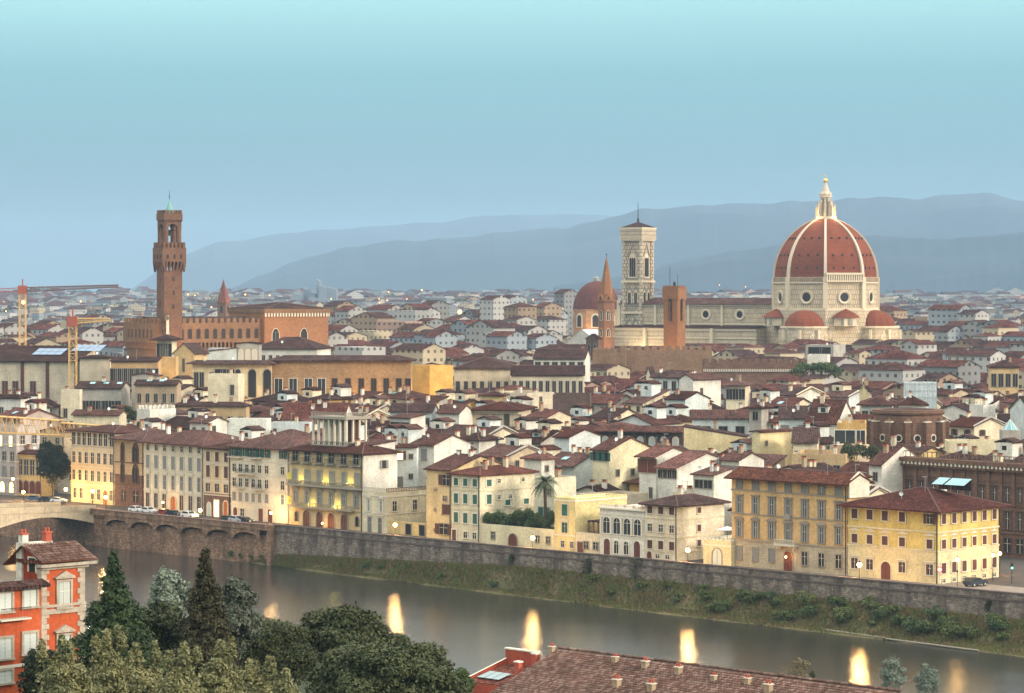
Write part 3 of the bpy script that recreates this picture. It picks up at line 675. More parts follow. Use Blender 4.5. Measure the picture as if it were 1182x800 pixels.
bd, L, W, h = building('palazzo', 'stone corner palazzo with paired gothic windows and dark rusticated base', 132.6, 166, 166.1, 507, S=606, a=-45, mat=stucco('stone_ochre', (.50, .36, .21)), roof='hip', pitch=.3, over=1.2, frame=BROWNST, maxW=15, base=BROWNST, baseh=8.2,
    rows=[(.66, .93, [.27], 1.2, 'bifora', DARK), (.66, .93, [.72], 2.3, 'bifora', DARK), (.36, .64, [.27], 1.2, 'bifora', DARK), (.36, .63, [.72], 2.3, 'bifora', DARK), (.1, .23, [.3], 1.3, 'plain', DARK), (.08, .24, [.73], 2.0, 'plain', DARK)],
    bands=(.34, .645), bandm=BROWNST, vb=583, cat='palazzo', group=GR, anchor='gothic corner palazzo')
bd, L, W, h = building('palazzo', 'tall white palazzo with seven bays of grey shutters and ochre doorway', 166.2, 235, 235.1, 513, S=603, a=-45, mat=stucco('bright_cream', (.78, .69, .52)), roof='hip', pitch=.3, over=1.3, frame=PALEST, maxW=17,
    rows=[(.87, .95, 7, 1.1, 'plain', DARK), (.61, .8, 7, 1.5, 'shut', None, SH_GREY), (.32, .52, 7, 1.4, 'pedr', None, SH_GREY), (.04, .25, [.07, .21, .35, .64, .79, .93], 1.5, 'pedr', DARK, SH_BROWN), (0, .23, [.5], 2.1, 'archdoor', None, WOODO)],
    bands=(.29, .575, .84), bandm=PALEST, vb=590, cornice=PALEST, cat='palazzo', group=GR, anchor='grey-shuttered palazzo')
bd, L, W, h = building('palazzo', 'narrow cream palazzo with nine brown shutters above a dark stone ground floor', 235.3, 266.4, 266.5, 518, S=601, a=-45, mat=stucco('yellow_cream', (.72, .58, .34)), roof='hip', pitch=.25, over=.9, frame=PALEST, maxW=15, base=BROWNST, baseh=5.6,
    rows=[(.8, .94, 3, 1.5, 'shut', None, SH_BROWN), (.57, .74, 3, 1.5, 'shut', None, SH_BROWN), (.36, .48, 3, 1.7, 'pedr', None, SH_BROWN), (0, .2, [.2], 1.4, 'archdoor', None, SH_WHITE), (0, .24, [.48], 1.8, 'plain', LIT), (0, .24, [.82], 1.6, 'archdoor', None, WOODO)],
    bands=(.77, .53, .315), bandm=PALEST, vb=598, cat='palazzo', group=GR, anchor='narrow brown-shuttered palazzo')
bd, L, W, h = building('palazzo', 'white palazzo with green shutters, flower balconies and broad brown roof', 266.7, 334, 334.1, 518, S=600, a=-45, mat=stucco('white_cream', (.76, .69, .54)), roof='hip', pitch=.36, over=1.0, frame=PALEST, maxW=20,
    rows=[(.86, .97, [.05, .13, .24, .32, .42, .5, .62, .9], 1.3, 'open', DARK, SH_GREEN), (.65, .75, [.06, .17, .28, .39, .5, .62, .89], 1.3, 'plain', DARK, SH_GREEN), (.45, .56, [.06, .17, .28, .39, .5, .62, .89], 1.3, 'plain', DARK, SH_GREEN), (.25, .37, [.06, .17, .28, .39, .5, .62], 1.4, 'shut', None, SH_GREY), (.25, .38, [.89], 2.0, 'cap', None, SH_WHITE),
          (0, .16, [.08], 1.5, 'archdoor', None, WOOD), (.02, .15, [.2], 1.5, 'plain', DARK), (0, .17, [.52, .68], 1.7, 'door', None, WOOD)],
    bands=(.4, .61, .2, .8), bandm=PALEST, vb=608, cat='palazzo', group=GR, chim=3, anchor='green-shuttered white palazzo')
b = MB()
for fx, fz, wd in ((.1, .85, 5), (.44, .85, 4), (.28, .635, 7), (.17, .435, 3), (.5, .435, 4)):
    x = fx * L; b = MB(); b.box(x - wd / 2, x + wd / 2, -1.1, 0, fz * h - .2, fz * h, PALEST)
    for i in range(int(wd / .25)): b.bar((x - wd / 2 + i * .25, -1.0, fz * h), (x - wd / 2 + i * .25, -1.0, fz * h + .9), .03, METAL, n=3)
    b.box(x - wd / 2, x + wd / 2, -1.04, -.98, fz * h + .9, fz * h + .96, METAL); b.obj('balcony', bd)
# palazzo with glowing niches and roof loggia
bd, L, W, h = building('palazzo', 'ochre palazzo with uplit yellow niches, iron balconies and a pillared rooftop loggia', 334.3, 418.5, 419, 523, S=599, a=-45, mat=stucco('lit_ochre', (.62, .47, .25)), roof='hip', pitch=.3, over=1.1, frame=GREYST, maxW=10.5,
    rows=[(.85, .97, 6, 1.8, 'plain', DARK), (.585, .73, [.08, .25, .42, .59, .76, .93], 1.6, 'shut', None, SH_GREY), (.3, .45, 6, 1.5, 'pedr', None, SH_GREY), (0, .2, [.24, .42, .58, .76], 2.2, 'archdoor', None, WOOD), (.05, .18, [.1, .93], 1.2, 'archdoor', None, DARK)],
    bands=(.24, .55, .8), bandm=GREYST, vb=613, cat='palazzo', group=GR, chim=1, anchor='uplit ochre palazzo')
for i in range(6):
    x = (i + .5) / 6 * L; b = MB(); b.box(x - 1.6, x + 1.6, -1.0, 0, .835 * h - .2, .835 * h, GREYST)
    for q in range(13): b.bar((x - 1.55 + q * .26, -.95, .835 * h), (x - 1.55 + q * .26, -.95, .835 * h + 1.05), .035, METAL, n=3)
    b.box(x - 1.6, x + 1.6, -1.0, -.9, .835 * h + 1.0, .835 * h + 1.1, METAL); b.obj('balcony', bd)
b = MB(); balustrade(b, .1, L - .1, -1.0, .54 * h, 1.1, GREYST, .6); b.box(0, L, -1.2, 0, .54 * h - .3, .54 * h, GREYST); b.obj('balcony', bd)
b = MB(); balustrade(b, .05 * L, L * .9, -1.0, .255 * h, 1.0, GREYST, .6); b.box(.05 * L, .9 * L, -1.2, 0, .255 * h - .3, .255 * h, GREYST); b.obj('balcony', bd)
NICHE = plain('yellow_niche_glow', (.9, .82, .18), .7)
for fx, fz in ((.17, .66), (.51, .66), (.84, .66), (.33, .35), (.67, .35)):
    b = MB(); b.extr(archpts(1.5, fz * h - 1.4, fz * h + .5, 6), -.1, .05, NICHE); b.obj('niche', bd)
    ll = lamp('niche_lamp', (fx * L, -.9, fz * h - 1.0), 170, (1, .86, .2), .1, bd)
b = MB(); b.box(L, L + .3, 0, W, 0, h - .3, WHITE); b.obj('white_party_wall', bd)
o = ob('window', merged_win('open', 1.3, 1.9, DARK, PALEST, SH_GREY), bd, (L + .3, W * .6, h * .84), math.pi / 2)
# rooftop loggia
lx0, lx1, ly0, ly1 = L * .18, L * .66, 2.6, 9.6; b = MB(); zb = h + .6; zt = zb + 6.6
b.box(lx0, lx1, ly0, ly1, h - .4, zb + .5, GREYST); balustrade(b, lx0, lx1, ly0 + .15, zb + .5, .9, GREYST, .5); balustrade(b, ly0, ly1, lx1 - .15, zb + .5, .9, GREYST, .5, axis='y')
b.obj('loggia_base', bd)
b = MB()
for i in range(7): x = lx0 + .5 + (lx1 - lx0 - 1) * i / 6; b.box(x - .22, x + .22, ly0 + .1, ly0 + .54, zb + .5, zt, PALEST)
for i in range(4): y = ly0 + .5 + (ly1 - ly0 - 1) * i / 3; b.box(lx1 - .54, lx1 - .1, y - .22, y + .22, zb + .5, zt, PALEST)
b.obj('column', bd)
b = MB(); b.box(lx0 - .3, lx1 + .3, ly0 - .3, ly1 + .3, zt, zt + .5, GREYST); balustrade(b, lx0, lx1, ly0 + .1, zt + .5, 1.1, GREYST, .5); balustrade(b, ly0, ly1, lx1 - .1, zt + .5, 1.1, GREYST, .5, axis='y'); b.obj('terrace_roof', bd)
b = MB(); b.box(lx0 + 1, lx0 + (lx1 - lx0) * .55, ly0 + 3.5, ly1 - .5, zb + .5, zt, CREAM); b.box(lx1 - 6, lx1 - 2.5, ly0 + 4.5, ly1 - .5, zb + .5, zt, stucco('rust_plaster', (.22, .10, .06))); b.obj('inner_wall', bd)
building('townhouse', 'tall blank white house wall rising behind the low balustraded villa', 404, 431, 456, 514, Y=640, a=-45, mat=WHITE, roof='shed', pitch=.1, rows=[], side=[(.82, .9, [.5], 1.7, 'open', DARK, SH_GREY), (.6, .66, [.45], .9, 'plain', DARK)], vb=568, cat='townhouse', group=GR, chim=0)
bd, L, W, h = building('villa', 'low cream villa with balustraded top and three pedimented windows by a street lamp', 418.6, 447, 492, 570, S=598, a=-45, mat=stucco('villa_cream', (.72, .64, .45)), roof='flat', frame=PALEST,
    rows=[(.53, .82, 2, 1.2, 'ped', DARK, SH_WHITE), (.0, .38, [.3, .72], 1.5, 'cap', DARK, SH_GREY)], side=[(.55, .8, [.18, .7], 1.3, 'plain', DARK)], bands=(.48, .92), bandm=PALEST, vb=616, cat='villa', group=GR, chim=0, anchor='balustraded villa', ant=False)
b = MB(); balustrade(b, 0, L, .15, h + .3, .9, PALEST, .5); balustrade(b, 0, W, L - .15, h + .3, .9, BRICK, .5, axis='y'); b.obj('parapet', bd)
bd, L, W, h = building('garden_wall', 'lit yellow garden wall with iron gates and urns beside the villa', 447.2, 492, 492.1, 606, S=599, a=-45, mat=YEL, roof='flat', maxW=.6, rows=[(.05, .95, [.55, .9], 1.8, 'door', None, METAL)], vb=620, cat='garden wall', group=None, chim=0, ant=False)
building('townhouse', 'warm yellow gabled riverside house with one row of tall shuttered windows', 492.3, 521, 521.1, 543, S=597.5, a=-45, mat=stucco('lit_yellow', (.70, .55, .30)), roof='gable', pitch=.3, frame=TAN, maxW=18,
    rows=[(.78, .93, [.8], 2.3, 'open', DARK, SH_BROWN), (.56, .62, [.75], 1.1, 'plain', DARK, SH_BROWN), (.36, .5, [.8], 2.4, 'shut', None, SH_BROWN), (.07, .22, [.7], 2.6, 'open', DARK, SH_BROWN), (.7, .73, [.35, .4], .5, 'plain', DARK), (.4, .44, [.35], .5, 'plain', DARK), (.1, .14, [.35], .6, 'plain', DARK)], vb=622, cat='townhouse', group=GR, chim=1, anchor='yellow gabled house')
building('townhouse', 'cream riverside house with nine green shutters and orange tiled hip roof', 521.3, 554, 617, 548, S=597, a=-45, mat=stucco('cream_white', (.76, .68, .48)), roof='hip', rm=ROOF3, pitch=.28, frame=TRIM, over=.8,
    rows=[(.82, .93, 3, 1.4, 'shut', None, SH_GREEN), (.56, .7, 3, 1.4, 'shut', None, SH_GREEN), (.27, .42, 3, 1.4, 'shut', None, SH_GREEN), (.05, .14, [.5, .82], 1.2, 'plain', DARK), (.0, .16, [.1], 1.3, 'door', None, WOOD)],
    side=[(.82, .92, [.16], 1.5, 'shut', None, SH_GREEN), (.56, .7, [.16], 1.5, 'shut', None, SH_GREEN), (.3, .42, [.16], 1.5, 'shut', None, SH_GREEN), (.86, .92, [.34, .78], 1.0, 'plain', DARK), (.62, .68, [.34, .55], .9, 'plain', DARK), (.52, .6, [.5, .84], 1.6, 'shut', None, SH_GREEN)],
    bands=(.48, .76), bandm=CREAM, vb=628, cat='townhouse', group=GR, chim=4, anchor='green-shuttered cream house')
bd, L, W, h = building('garden_wall', 'long lit cream terrace wall with arched gate below the ivy hedge', 554.3, 640, 640.1, 613, S=596.5, a=-45, mat=stucco('terrace_cream', (.74, .66, .44)), roof='flat', maxW=5, rows=[(0, .66, [.45], 2.6, 'archdoor', None, WOOD), (.3, .66, [.18, .78, .92], 1.1, 'plain', DARK)], vb=636, cat='garden wall', chim=0, ant=False, anchor='hedge-topped wall')
building('villa', 'cream villa with few green shutters standing behind the palm tree', 617, 640, 665, 553, Y=600, a=-45, mat=stucco('pale_cream', (.72, .67, .50)), roof='flat', rows=[(.42, .55, [.35, .62], 1.6, 'shut', None, SH_GREEN), (.75, .84, [.75], 1.0, 'plain', DARK)], side=[(.3, .45, [.5], 1.3, 'plain', DARK)], vb=600, cat='villa', group=GR, chim=2)
building('townhouse', 'narrow yellow lit house two windows high to the right of the palm tree', 640.3, 664, 664.1, 577, S=596, a=-45, mat=stucco('lit_lemon', (.74, .62, .30)), roof='flat', frame=PALEST, maxW=16,
    rows=[(.68, .9, [.5], 1.7, 'shut', None, SH_GREEN), (.35, .55, [.5], 1.7, 'ped', DARK, SH_GREEN), (.07, .19, [.4, .85], 1.0, 'plain', DARK)], bands=(.3, .97), bandm=TRIM, vb=640, cat='townhouse', group=GR, chim=0, anchor='narrow lemon house')
building('garden_wall', 'tall plain cream boundary wall behind the low riverside terrace', 664, 697, 748, 574, Y=600, a=-45, mat=WARMW, roof='flat', rows=[], vb=612, cat='boundary wall', chim=0, ant=False)
bd, L, W, h = building('townhouse', 'low cream annex with terrace arcade left of the white arcaded villa', 664.3, 692, 692.1, 618, S=595.7, a=-45, mat=stucco('annex_cream', (.74, .64, .44)), roof='flat', maxW=14, rows=[(.0, .55, [.22], 1.6, 'door', None, WOOD), (.25, .6, [.45, .85], 1.3, 'plain', DARK)], vb=641, cat='annex', group=GR, chim=0, ant=False)
b = MB()
for i in range(5): x = L * (.12 + .2 * i); b.box(x - .15, x + .15, 3, 3.3, h, h + 2.3, BRICK)
b.box(L * .1, L * .95, 2.9, 7, h + 2.3, h + 2.6, ROOF2); b.obj('pergola', bd)
bd, L, W, h = building('villa', 'ornate white villa with four tall arched windows and rooftop balustrade', 692.3, 744, 744.1, 591, S=595.5, a=-45, mat=stucco('bright_white', (.80, .76, .66)), roof='flat', frame=TRIM, maxW=13,
    rows=[(.48, .83, [.16, .39, .62, .85], 1.9, 'arch', GLASS), (0, .36, [.17, .84], 1.8, 'archdoor', None, WOOD), (.05, .33, [.38, .6], 1.3, 'arch', DARK)], bands=(.42, .9), bandm=TRIM, vb=645, cat='villa', group=GR, chim=0, ant=False, anchor='white arcaded villa')
b = MB(); balustrade(b, 0, L, .15, h + .3, .7, TRIM, .5); b.box(-.3, L + .3, -.5, 0, h + .1, h + .4, TRIM)
for i in range(5):
    x = L * (.045 + .228 * i); b.bar((x, -.25, .46 * h), (x, -.25, .84 * h), .2, TRIM, n=8)
b.obj('colonnade', bd)
for i in range(4):
    b = MB(); x = L * (.15 + .2 * i); b.lathe([(.2, h + .3), (.35, h + .8), (.1, h + .9)], 8, CLAY, c=(x, 3)); b.obj('terrace_pot', bd)
building('townhouse', 'cream riverside house with six brown shutters and pyramid roof beside a starry lamp', 744.3, 782, 836, 583, S=595.3, a=-45, mat=stucco('soft_cream', (.76, .67, .50)), roof='hip', rm=ROOF2, pitch=.3, over=1.0, frame=PALEST,
    rows=[(.82, .95, 3, 1.45, 'shut', None, SH_BROWN), (.5, .63, 3, 1.2, 'plain', None), (.19, .34, 3, 1.4, 'shut', None, SH_BROWN), (0, .14, [.15], 1.4, 'archdoor', None, WOOD), (.03, .1, [.4, .7], 1.1, 'plain', DARK)],
    side=[(.83, .93, [.45], 1.2, 'shut', None, SH_BROWN), (.5, .62, [.45], 1.2, 'shut', None, SH_BROWN), (.24, .35, [.45], 1.2, 'shut', None, SH_BROWN)], bands=(.155, .42, .74), bandm=CREAM, vb=648, cat='townhouse', group=GR, chim=1, anchor='brown-shuttered cream house')
bd, L, W, h = building('gatehouse', 'small yellow lit gatehouse with battlements, arched door and white parasol on top', 812, 844, 844.1, 627, S=596, a=-45, mat=stucco('gate_yellow', (.76, .66, .40)), roof='flat', maxW=10, rows=[(0, .72, [.5], 2.4, 'archdoor', None, SH_WHITE)], bands=(.85,), bandm=TRIM, vb=652, cat='gatehouse', chim=0, ant=False, anchor='gatehouse')
b = MB(); merlons(b, 0, L, 0, W, h + .3, .5, .35, TRIM); b.obj('battlement', bd)
b = MB(); b.bar((L * .4, 4, h), (L * .4, 4, h + 2.4), .05, METAL, n=4); b.lathe([(2.2, h + 2.2), (.05, h + 2.9)], 8, AWN, c=(L * .4, 4)); b.obj('parasol', None)
bpy.data.objects['parasol'].parent = bd
# large peach palazzo
bd, L, W, h = building('palazzo', 'large peach palazzo with seven bays, pedimented windows and central stone balcony', 844.3, 978, 1001, 557, S=597.5, a=-45, mat=stucco('palazzo_peach', (.70, .46, .21)), roof='gable', rm=tiles('warm_brown_tiles', (.115, .044, .028)), pitch=.42, over=1.5, frame=stucco('grey_frame_stone', (.34, .28, .22)), base=OLIVE, baseh=5.1,
    rows=[(.865, .965, 7, 1.35, 'shut', None, SH_GREY), (.865, .965, [5.5 / 7.001], 1.3, 'plain', DARK), (.6, .77, 7, 1.5, 'cap', GLASS, SH_GREY), (.335, .5, 7, 1.5, 'pedr', GLASS, SH_GREY), (.08, .22, [1 / 14, 3 / 14, 5 / 14], 1.25, 'shut', None, SH_GREY), (.08, .22, [9 / 14, 11 / 14, 13 / 14], 1.3, 'plain', DARK), (0, .215, [.5], 2.1, 'archdoor', None, WOOD)],
    bands=(.845, .585, .3), bandm=GREYST, vb=664, cat='palazzo', group=GR, chim=0, anchor='peach palazzo', maxW=13)
b = MB(); x = L * .5; b.box(x - 2.6, x + 2.6, -1.4, 0, .285 * h - .25, .285 * h + .05, PALEST); balustrade(b, x - 2.5, x + 2.5, -1.25, .285 * h + .05, 1.0, PALEST, .4); b.extr([(x - 2.2, .24 * h), (x - 1.9, .24 * h), (x - 1.9, .275 * h), (x - 2.3, .275 * h)], -1.0, 0, PALEST); b.extr([(x + 1.9, .24 * h), (x + 2.2, .24 * h), (x + 2.3, .275 * h), (x + 1.9, .275 * h)], -1.0, 0, PALEST); b.obj('balcony', bd)
b = MB(); b.extr([(x - .9, .56 * h), (x + .9, .56 * h), (x + .6, .60 * h), (x, .625 * h), (x - .6, .60 * h)], -.5, .02, GREYST); b.obj('coat_of_arms', bd)
# bright white gable wall sits on the right end of its roof
b = MB(); pt = .42; b.extr([(0, h - 3), (W, h - 3), (W, h + .2), (W / 2, h + W / 2 * pt + .7), (0, h + .2)], 0, .3, stucco('gable_white', (.74, .69, .55)))
q = b.mesh('gable_wall'); o = ob('gable_wall', q, bd, (L + .55, 0, 0), math.pi / 2); 
# yellow corner palazzo
YP = stucco('palazzo_yellow', (.66, .50, .17))
bd, L, W, h = building('palazzo', 'yellow corner palazzo with dark shutters and hipped roof at the right end', 978.6, 1083, 1153, 588, S=597.3, a=-45, mat=YP, roof='hip', rm=tiles('mauve_brown_tiles', (.095, .036, .029)), pitch=.3, over=1.6, frame=PALEST, base=stucco('palazzo_pale_base', (.70, .60, .36)), baseh=6.3,
    rows=[(.8, .93, [.08, .25, .42, .61], 1.45, 'shut', None, SH_BROWN), (.8, .93, [.91], 1.3, 'open', DARK, SH_BROWN), (.47, .59, [.08, .25, .42, .61, .91], 1.4, 'shut', None, SH_BROWN), (.12, .26, [.08, .25, .61, .91], 1.6, 'cap', None, SH_BROWN), (0, .25, [.43], 2.3, 'archdoor', None, WOOD)],
    side=[(.8, .93, 6, 1.35, 'shut', None, SH_BROWN), (.47, .59, 6, 1.35, 'shut', None, SH_BROWN), (.14, .28, 6, 1.4, 'shut', None, SH_BROWN), (.02, .07, 6, 1.0, 'plain', DARK)], bands=(.44, .69), bandm=CREAM, vb=672, cat='palazzo', group=GR, chim=1, anchor='yellow corner palazzo')
for fx in (.08, .25, .42, .61, .91):
    b = MB(); x = fx * L; b.extr([(x - 1.5, .635 * h), (x + 1.5, .635 * h), (x, .69 * h - .2)], -.1, .05, PALEST); b.obj('painted_pediment', bd)
for i in range(6):
    b = MB(); b.extr([(-1.3, .635 * h), (1.3, .635 * h), (0, .68 * h - .1)], -.1, .05, PALEST); o = ob('painted_pediment', b.mesh('painted_pediment'), bd, (L, (i + .5) / 6 * W, 0), math.pi / 2)
for (x0, y0, ww) in ((L * .16, W * .5, 2.6), (L * .30, W * .5, 4.6)):
    b = MB(); z = h + 2.5; b.poly([(x0, y0, z - .4), (x0 + ww, y0, z - .4), (x0 + ww, y0 + 2.6, z + .75), (x0, y0 + 2.6, z + .75)], SKYL); b.box(x0, x0 + ww, y0 + 2.3, y0 + 2.6, h + 1, z + .6, ROOF); b.obj('skylight', bpy.data.objects[bd.name].children[1] if len(bd.children) > 1 else bd)
# national library, dark stone
bd, L, W, h = building('library', 'dark brown stone library with dentil cornice rising behind the yellow corner palazzo', 1030, 1230, 1231, 540, Y=560, a=-50, mat=BROWNST, roof='flat', frame=DARKST,
    rows=[(.6, .74, 14, 1.8, 'cap', DARK, DARKST), (.3, .48, 14, 2.0, 'cap', DARK, DARKST), (.05, .2, 14, 1.8, 'plain', DARK)], bands=(.55, .25, .8), bandm=DARKST, vb=650, cat='library', chim=0, maxW=30, ant=False, anchor='dark library')
b = MB(); b.box(-1.6, L, -1.6, 0, h - .5, h + .3, BROWNST); b.box(-1.0, L, -1.0, 0, h - 1.6, h - .5, BROWNST)
for i in range(int(L / 1.1)): b.box(i * 1.1, i * 1.1 + .5, -1.5, -1.0, h - 1.1, h - .55, PALEST)
b.obj('cornice', bd)
b = MB(); balustrade(b, 0, L, .2, h + .3, 1.3, BROWNST, 1.2); b.obj('parapet', bd)
for i in range(15): b = MB(); b.box(i / 14 * L - .5, i / 14 * L + .5, -.35, 0, .55 * h, h - 1.6, BROWNST); b.obj('pilaster', bd)
# ---------------------------------------------------------------- cathedral
MARB = masonry('banded_marble', (.60, .48, .32), (.48, .39, .27), (.20, .185, .14), 1.15, 2.3, .11, .2)
MARB2 = masonry('panelled_marble', (.60, .49, .34), (.49, .40, .28), (.24, .215, .16), .9, 1.8, .09, .15)
MARBP = plain('pale_marble', (.58, .49, .35), .7); RIB = plain('white_marble_rib', (.52, .44, .34), .7)
DOMET = masonry('dome_tiles', (.24, .066, .028), (.19, .052, .024), (.13, .04, .02), .8, .5, .05, .28); DOMET2 = tiles('dome_tiles_dark', (.20, .055, .035), cw=.9)
RAW = masonry('bare_rubble', (.36, .27, .18), (.28, .21, .14), (.2, .15, .1), .9, .5, .05)
GILT = plain('gilded_copper', (.8, .55, .15), .35, .8)
DY = 1344.0; DX = Xof(953, DY); TH = R(-35.6)           # TH: turn of the south axis from the camera line
cat_ = thing('cathedral', 'marble cathedral under the huge red ribbed dome with white lantern', 'cathedral', (DX, DY, 0))
ANCH.append(('great dome', 953, 390))
def zpx(py): return Zof(py, DY)
def pol(r, ang): return (r * math.sin(ang), -r * math.cos(ang))     # ang measured from the direction towards the camera, + to the right
OCT = [R(-6.7) + i * R(45) for i in range(8)]
Rd = 25.2; z0d, z1d, z2d = zpx(356), zpx(320), zpx(252)
zg0, zg1 = zpx(326), zpx(318)
def octpts(r): return [pol(r, a) for a in OCT]
b = MB(); b.prism(octpts(Rd), z0d, z1d, MARB); b.prism(octpts(Rd + .7), z0d - .8, z0d + .3, MARBP); b.prism(octpts(Rd + .6), zg0 - .5, zg0 + .2, MARBP); b.obj('drum', cat_)
for i in range(8):                                          # raw band under the dome, gallery on one side only
    p, q = pol(Rd + .25, OCT[i]), pol(Rd + .25, OCT[(i + 1) % 8]); d = ((q[0] - p[0]), (q[1] - p[1])); L = math.hypot(*d); d = (d[0] / L, d[1] / L); nn = (d[1], -d[0])
    c = ((p[0] + q[0]) / 2, (p[1] + q[1]) / 2); b = MB()
    if i == 0:
        b.obox((c[0] + nn[0] * .6, c[1] + nn[1] * .6), d, L / 2, nn, .9, zg0 + .2, zg0 + .8, MARBP); b.obox((c[0] + nn[0] * .6, c[1] + nn[1] * .6), d, L / 2, nn, .9, zg1 + .2, zg1 + 1.2, MARBP)
        for k in range(17): f = -L / 2 + L * (k + .5) / 17; b.obox((c[0] + d[0] * f + nn[0] * .9, c[1] + d[1] * f + nn[1] * .9), d, .32, nn, .35, zg0 + .8, zg1 + .2, MARBP)
        b.obox((c[0] + nn[0] * .05, c[1] + nn[1] * .05), d, L / 2 - .3, nn, .1, zg0 + .8, zg1 + .2, DARK); b.obj('gallery', cat_)
    else: b.obox(c, d, L / 2, nn, .2, zg0 + .3, z1d - .2, RAW); b.obj('bare_masonry_band', cat_)
    # round window
    zc = zpx(343); b = MB(); w_ = MB()
    w_.lathe([(3.5, 0), (3.5, .5), (2.9, .7), (2.5, .5), (2.15, .25), (2.15, .1)], 20, MARBP, cap=False); w_.lathe([(2.2, .15), (.01, .16)], 20, DARK, cap=False); w_.lathe([(3.0, .62), (3.2, .66)], 20, GREYST, cap=False)
    ap = Rd * math.cos(R(22.5)); cm = pol(ap, OCT[i] + R(22.5))
    b.merge(w_, lambda v: (cm[0] + nn[0] * v[2] + d[0] * v[0], cm[1] + nn[1] * v[2] + d[1] * v[0], zc + v[1])); b.obj('round_window', cat_)
    b = MB(); pc = pol(Rd - .2, OCT[i]); u = pol(1, OCT[i]); b.obox(pc, (u[1], -u[0]), 1.1, u, 1.0, z0d, z1d, MARBP); b.obj('corner_pilaster', cat_)
rho = 29.9; HD = z2d - z1d; NS = 14
prof = [(math.sqrt(max(0, rho ** 2 - (HD * t / NS) ** 2)) - (rho - (Rd - .4)), z1d + HD * t / NS) for t in range(NS + 1)]
b = MB(); n_ = len(prof)
for i in range(8):
    for t in range(NS):
        A = pol(prof[t][0], OCT[i]); B_ = pol(prof[t][0], OCT[(i + 1) % 8]); C_ = pol(prof[t + 1][0], OCT[(i + 1) % 8]); D_ = pol(prof[t + 1][0], OCT[i])
        b.poly([(*A, prof[t][1]), (*B_, prof[t][1]), (*C_, prof[t + 1][1]), (*D_, prof[t + 1][1])], DOMET)
b.obj('dome', cat_)
for i in range(8):
    b = MB()
    for t in range(NS):
        wd = .74 - .26 * t / NS
        for s_ in (0,):
            u = pol(1, OCT[i]); tt_ = (u[1], -u[0]); r0, r1 = prof[t][0], prof[t + 1][0]; Z0, Z1 = prof[t][1], prof[t + 1][1]
            P = lambda r, o, z: (u[0] * r + tt_[0] * o, u[1] * r + tt_[1] * o, z)
            b.poly([P(r0 + .7, wd, Z0), P(r0 + .7, -wd, Z0), P(r1 + .7, -wd, Z1), P(r1 + .7, wd, Z1)], RIB)
            b.poly([P(r0 + .7, -wd, Z0), P(r0 - .8, -wd, Z0), P(r1 - .8, -wd, Z1), P(r1 + .7, -wd, Z1)], RIB); b.poly([P(r0 - .8, wd, Z0), P(r0 + .7, wd, Z0), P(r1 + .7, wd, Z1), P(r1 - .8, wd, Z1)], RIB)
    b.obj('rib', cat_)
    b = MB()
    for row in (2, 5, 9):
        for k in (-.5, 0, .5):
            r0 = prof[row][0]; p, q = pol(r0, OCT[i]), pol(r0, OCT[(i + 1) % 8]); f = .5 + k * .55; c = (p[0] + (q[0] - p[0]) * f, p[1] + (q[1] - p[1]) * f); d = ((q[0] - p[0]), (q[1] - p[1])); L = math.hypot(*d); d = (d[0] / L, d[1] / L); nn = (d[1], -d[0])
            b.obox((c[0] + nn[0] * .1, c[1] + nn[1] * .1), d, .4, nn, .35, prof[row][1] - .1, prof[row][1] + .75, DARK)
    o = b.obj('dome_vents', cat_)
# lantern
rt = prof[-1][0]; b = MB(); b.lathe([(rt + 1.4, z2d - .6), (rt + 1.6, z2d), (rt + 1.6, z2d + .8), (rt + 1.2, z2d + .8)], 16, RIB); zl = z2d
b.lathe([(2.5, zl), (2.5, zpx(228)), (3.4, zpx(228)), (3.4, zpx(226.6)), (2.6, zpx(226))], 8, RIB, phase=R(22)); lan = b.obj('lantern', cat_)
for i in range(8):
    u = pol(1, OCT[i]); tt_ = (u[1], -u[0]); b = MB(); b.obox((u[0] * 3.9, u[1] * 3.9), u, 1.0, tt_, .35, zl, zpx(239), RIB); b.obox((u[0] * 3.1, u[1] * 3.1), u, .6, tt_, .3, zpx(239), zpx(232), RIB)
    b.lathe([(.35, zpx(239)), (.45, zpx(238)), (.05, zpx(235.5))], 6, RIB, c=(u[0] * 4.4, u[1] * 4.4)); b.obj('lantern_buttress', lan)
    u = pol(1, OCT[i] + R(22.5)); tt_ = (u[1], -u[0]); b = MB(); b.obox((u[0] * 2.35, u[1] * 2.35), u, .06, tt_, .45, zl + 1, zpx(230), DARK); b.obj('lantern_window', lan)
b = MB(); b.lathe([(2.7, zpx(226)), (2.9, zpx(224)), (1.9, zpx(221)), (.7, zpx(212)), (.35, zpx(210.5))], 12, RIB)
for i in range(8): u = pol(2.6, OCT[i]); b.lathe([(.4, zpx(226)), (.5, zpx(224)), (.05, zpx(221.5))], 6, RIB, c=u)
b.obj('spire', lan)
b = MB(); zb = zpx(208.6); b.lathe([(1.15 * math.sin(math.pi * i / 8), zb - 1.15 * math.cos(math.pi * i / 8)) for i in range(9)], 12, GILT, cap=False); b.bar((0, 0, zb + 1), (0, 0, zb + 3.2), .16, GILT); b.bar((-.8, 0, zb + 2.3), (.8, 0, zb + 2.3), .14, GILT); b.obj('ball_and_cross', lan, smooth=False)
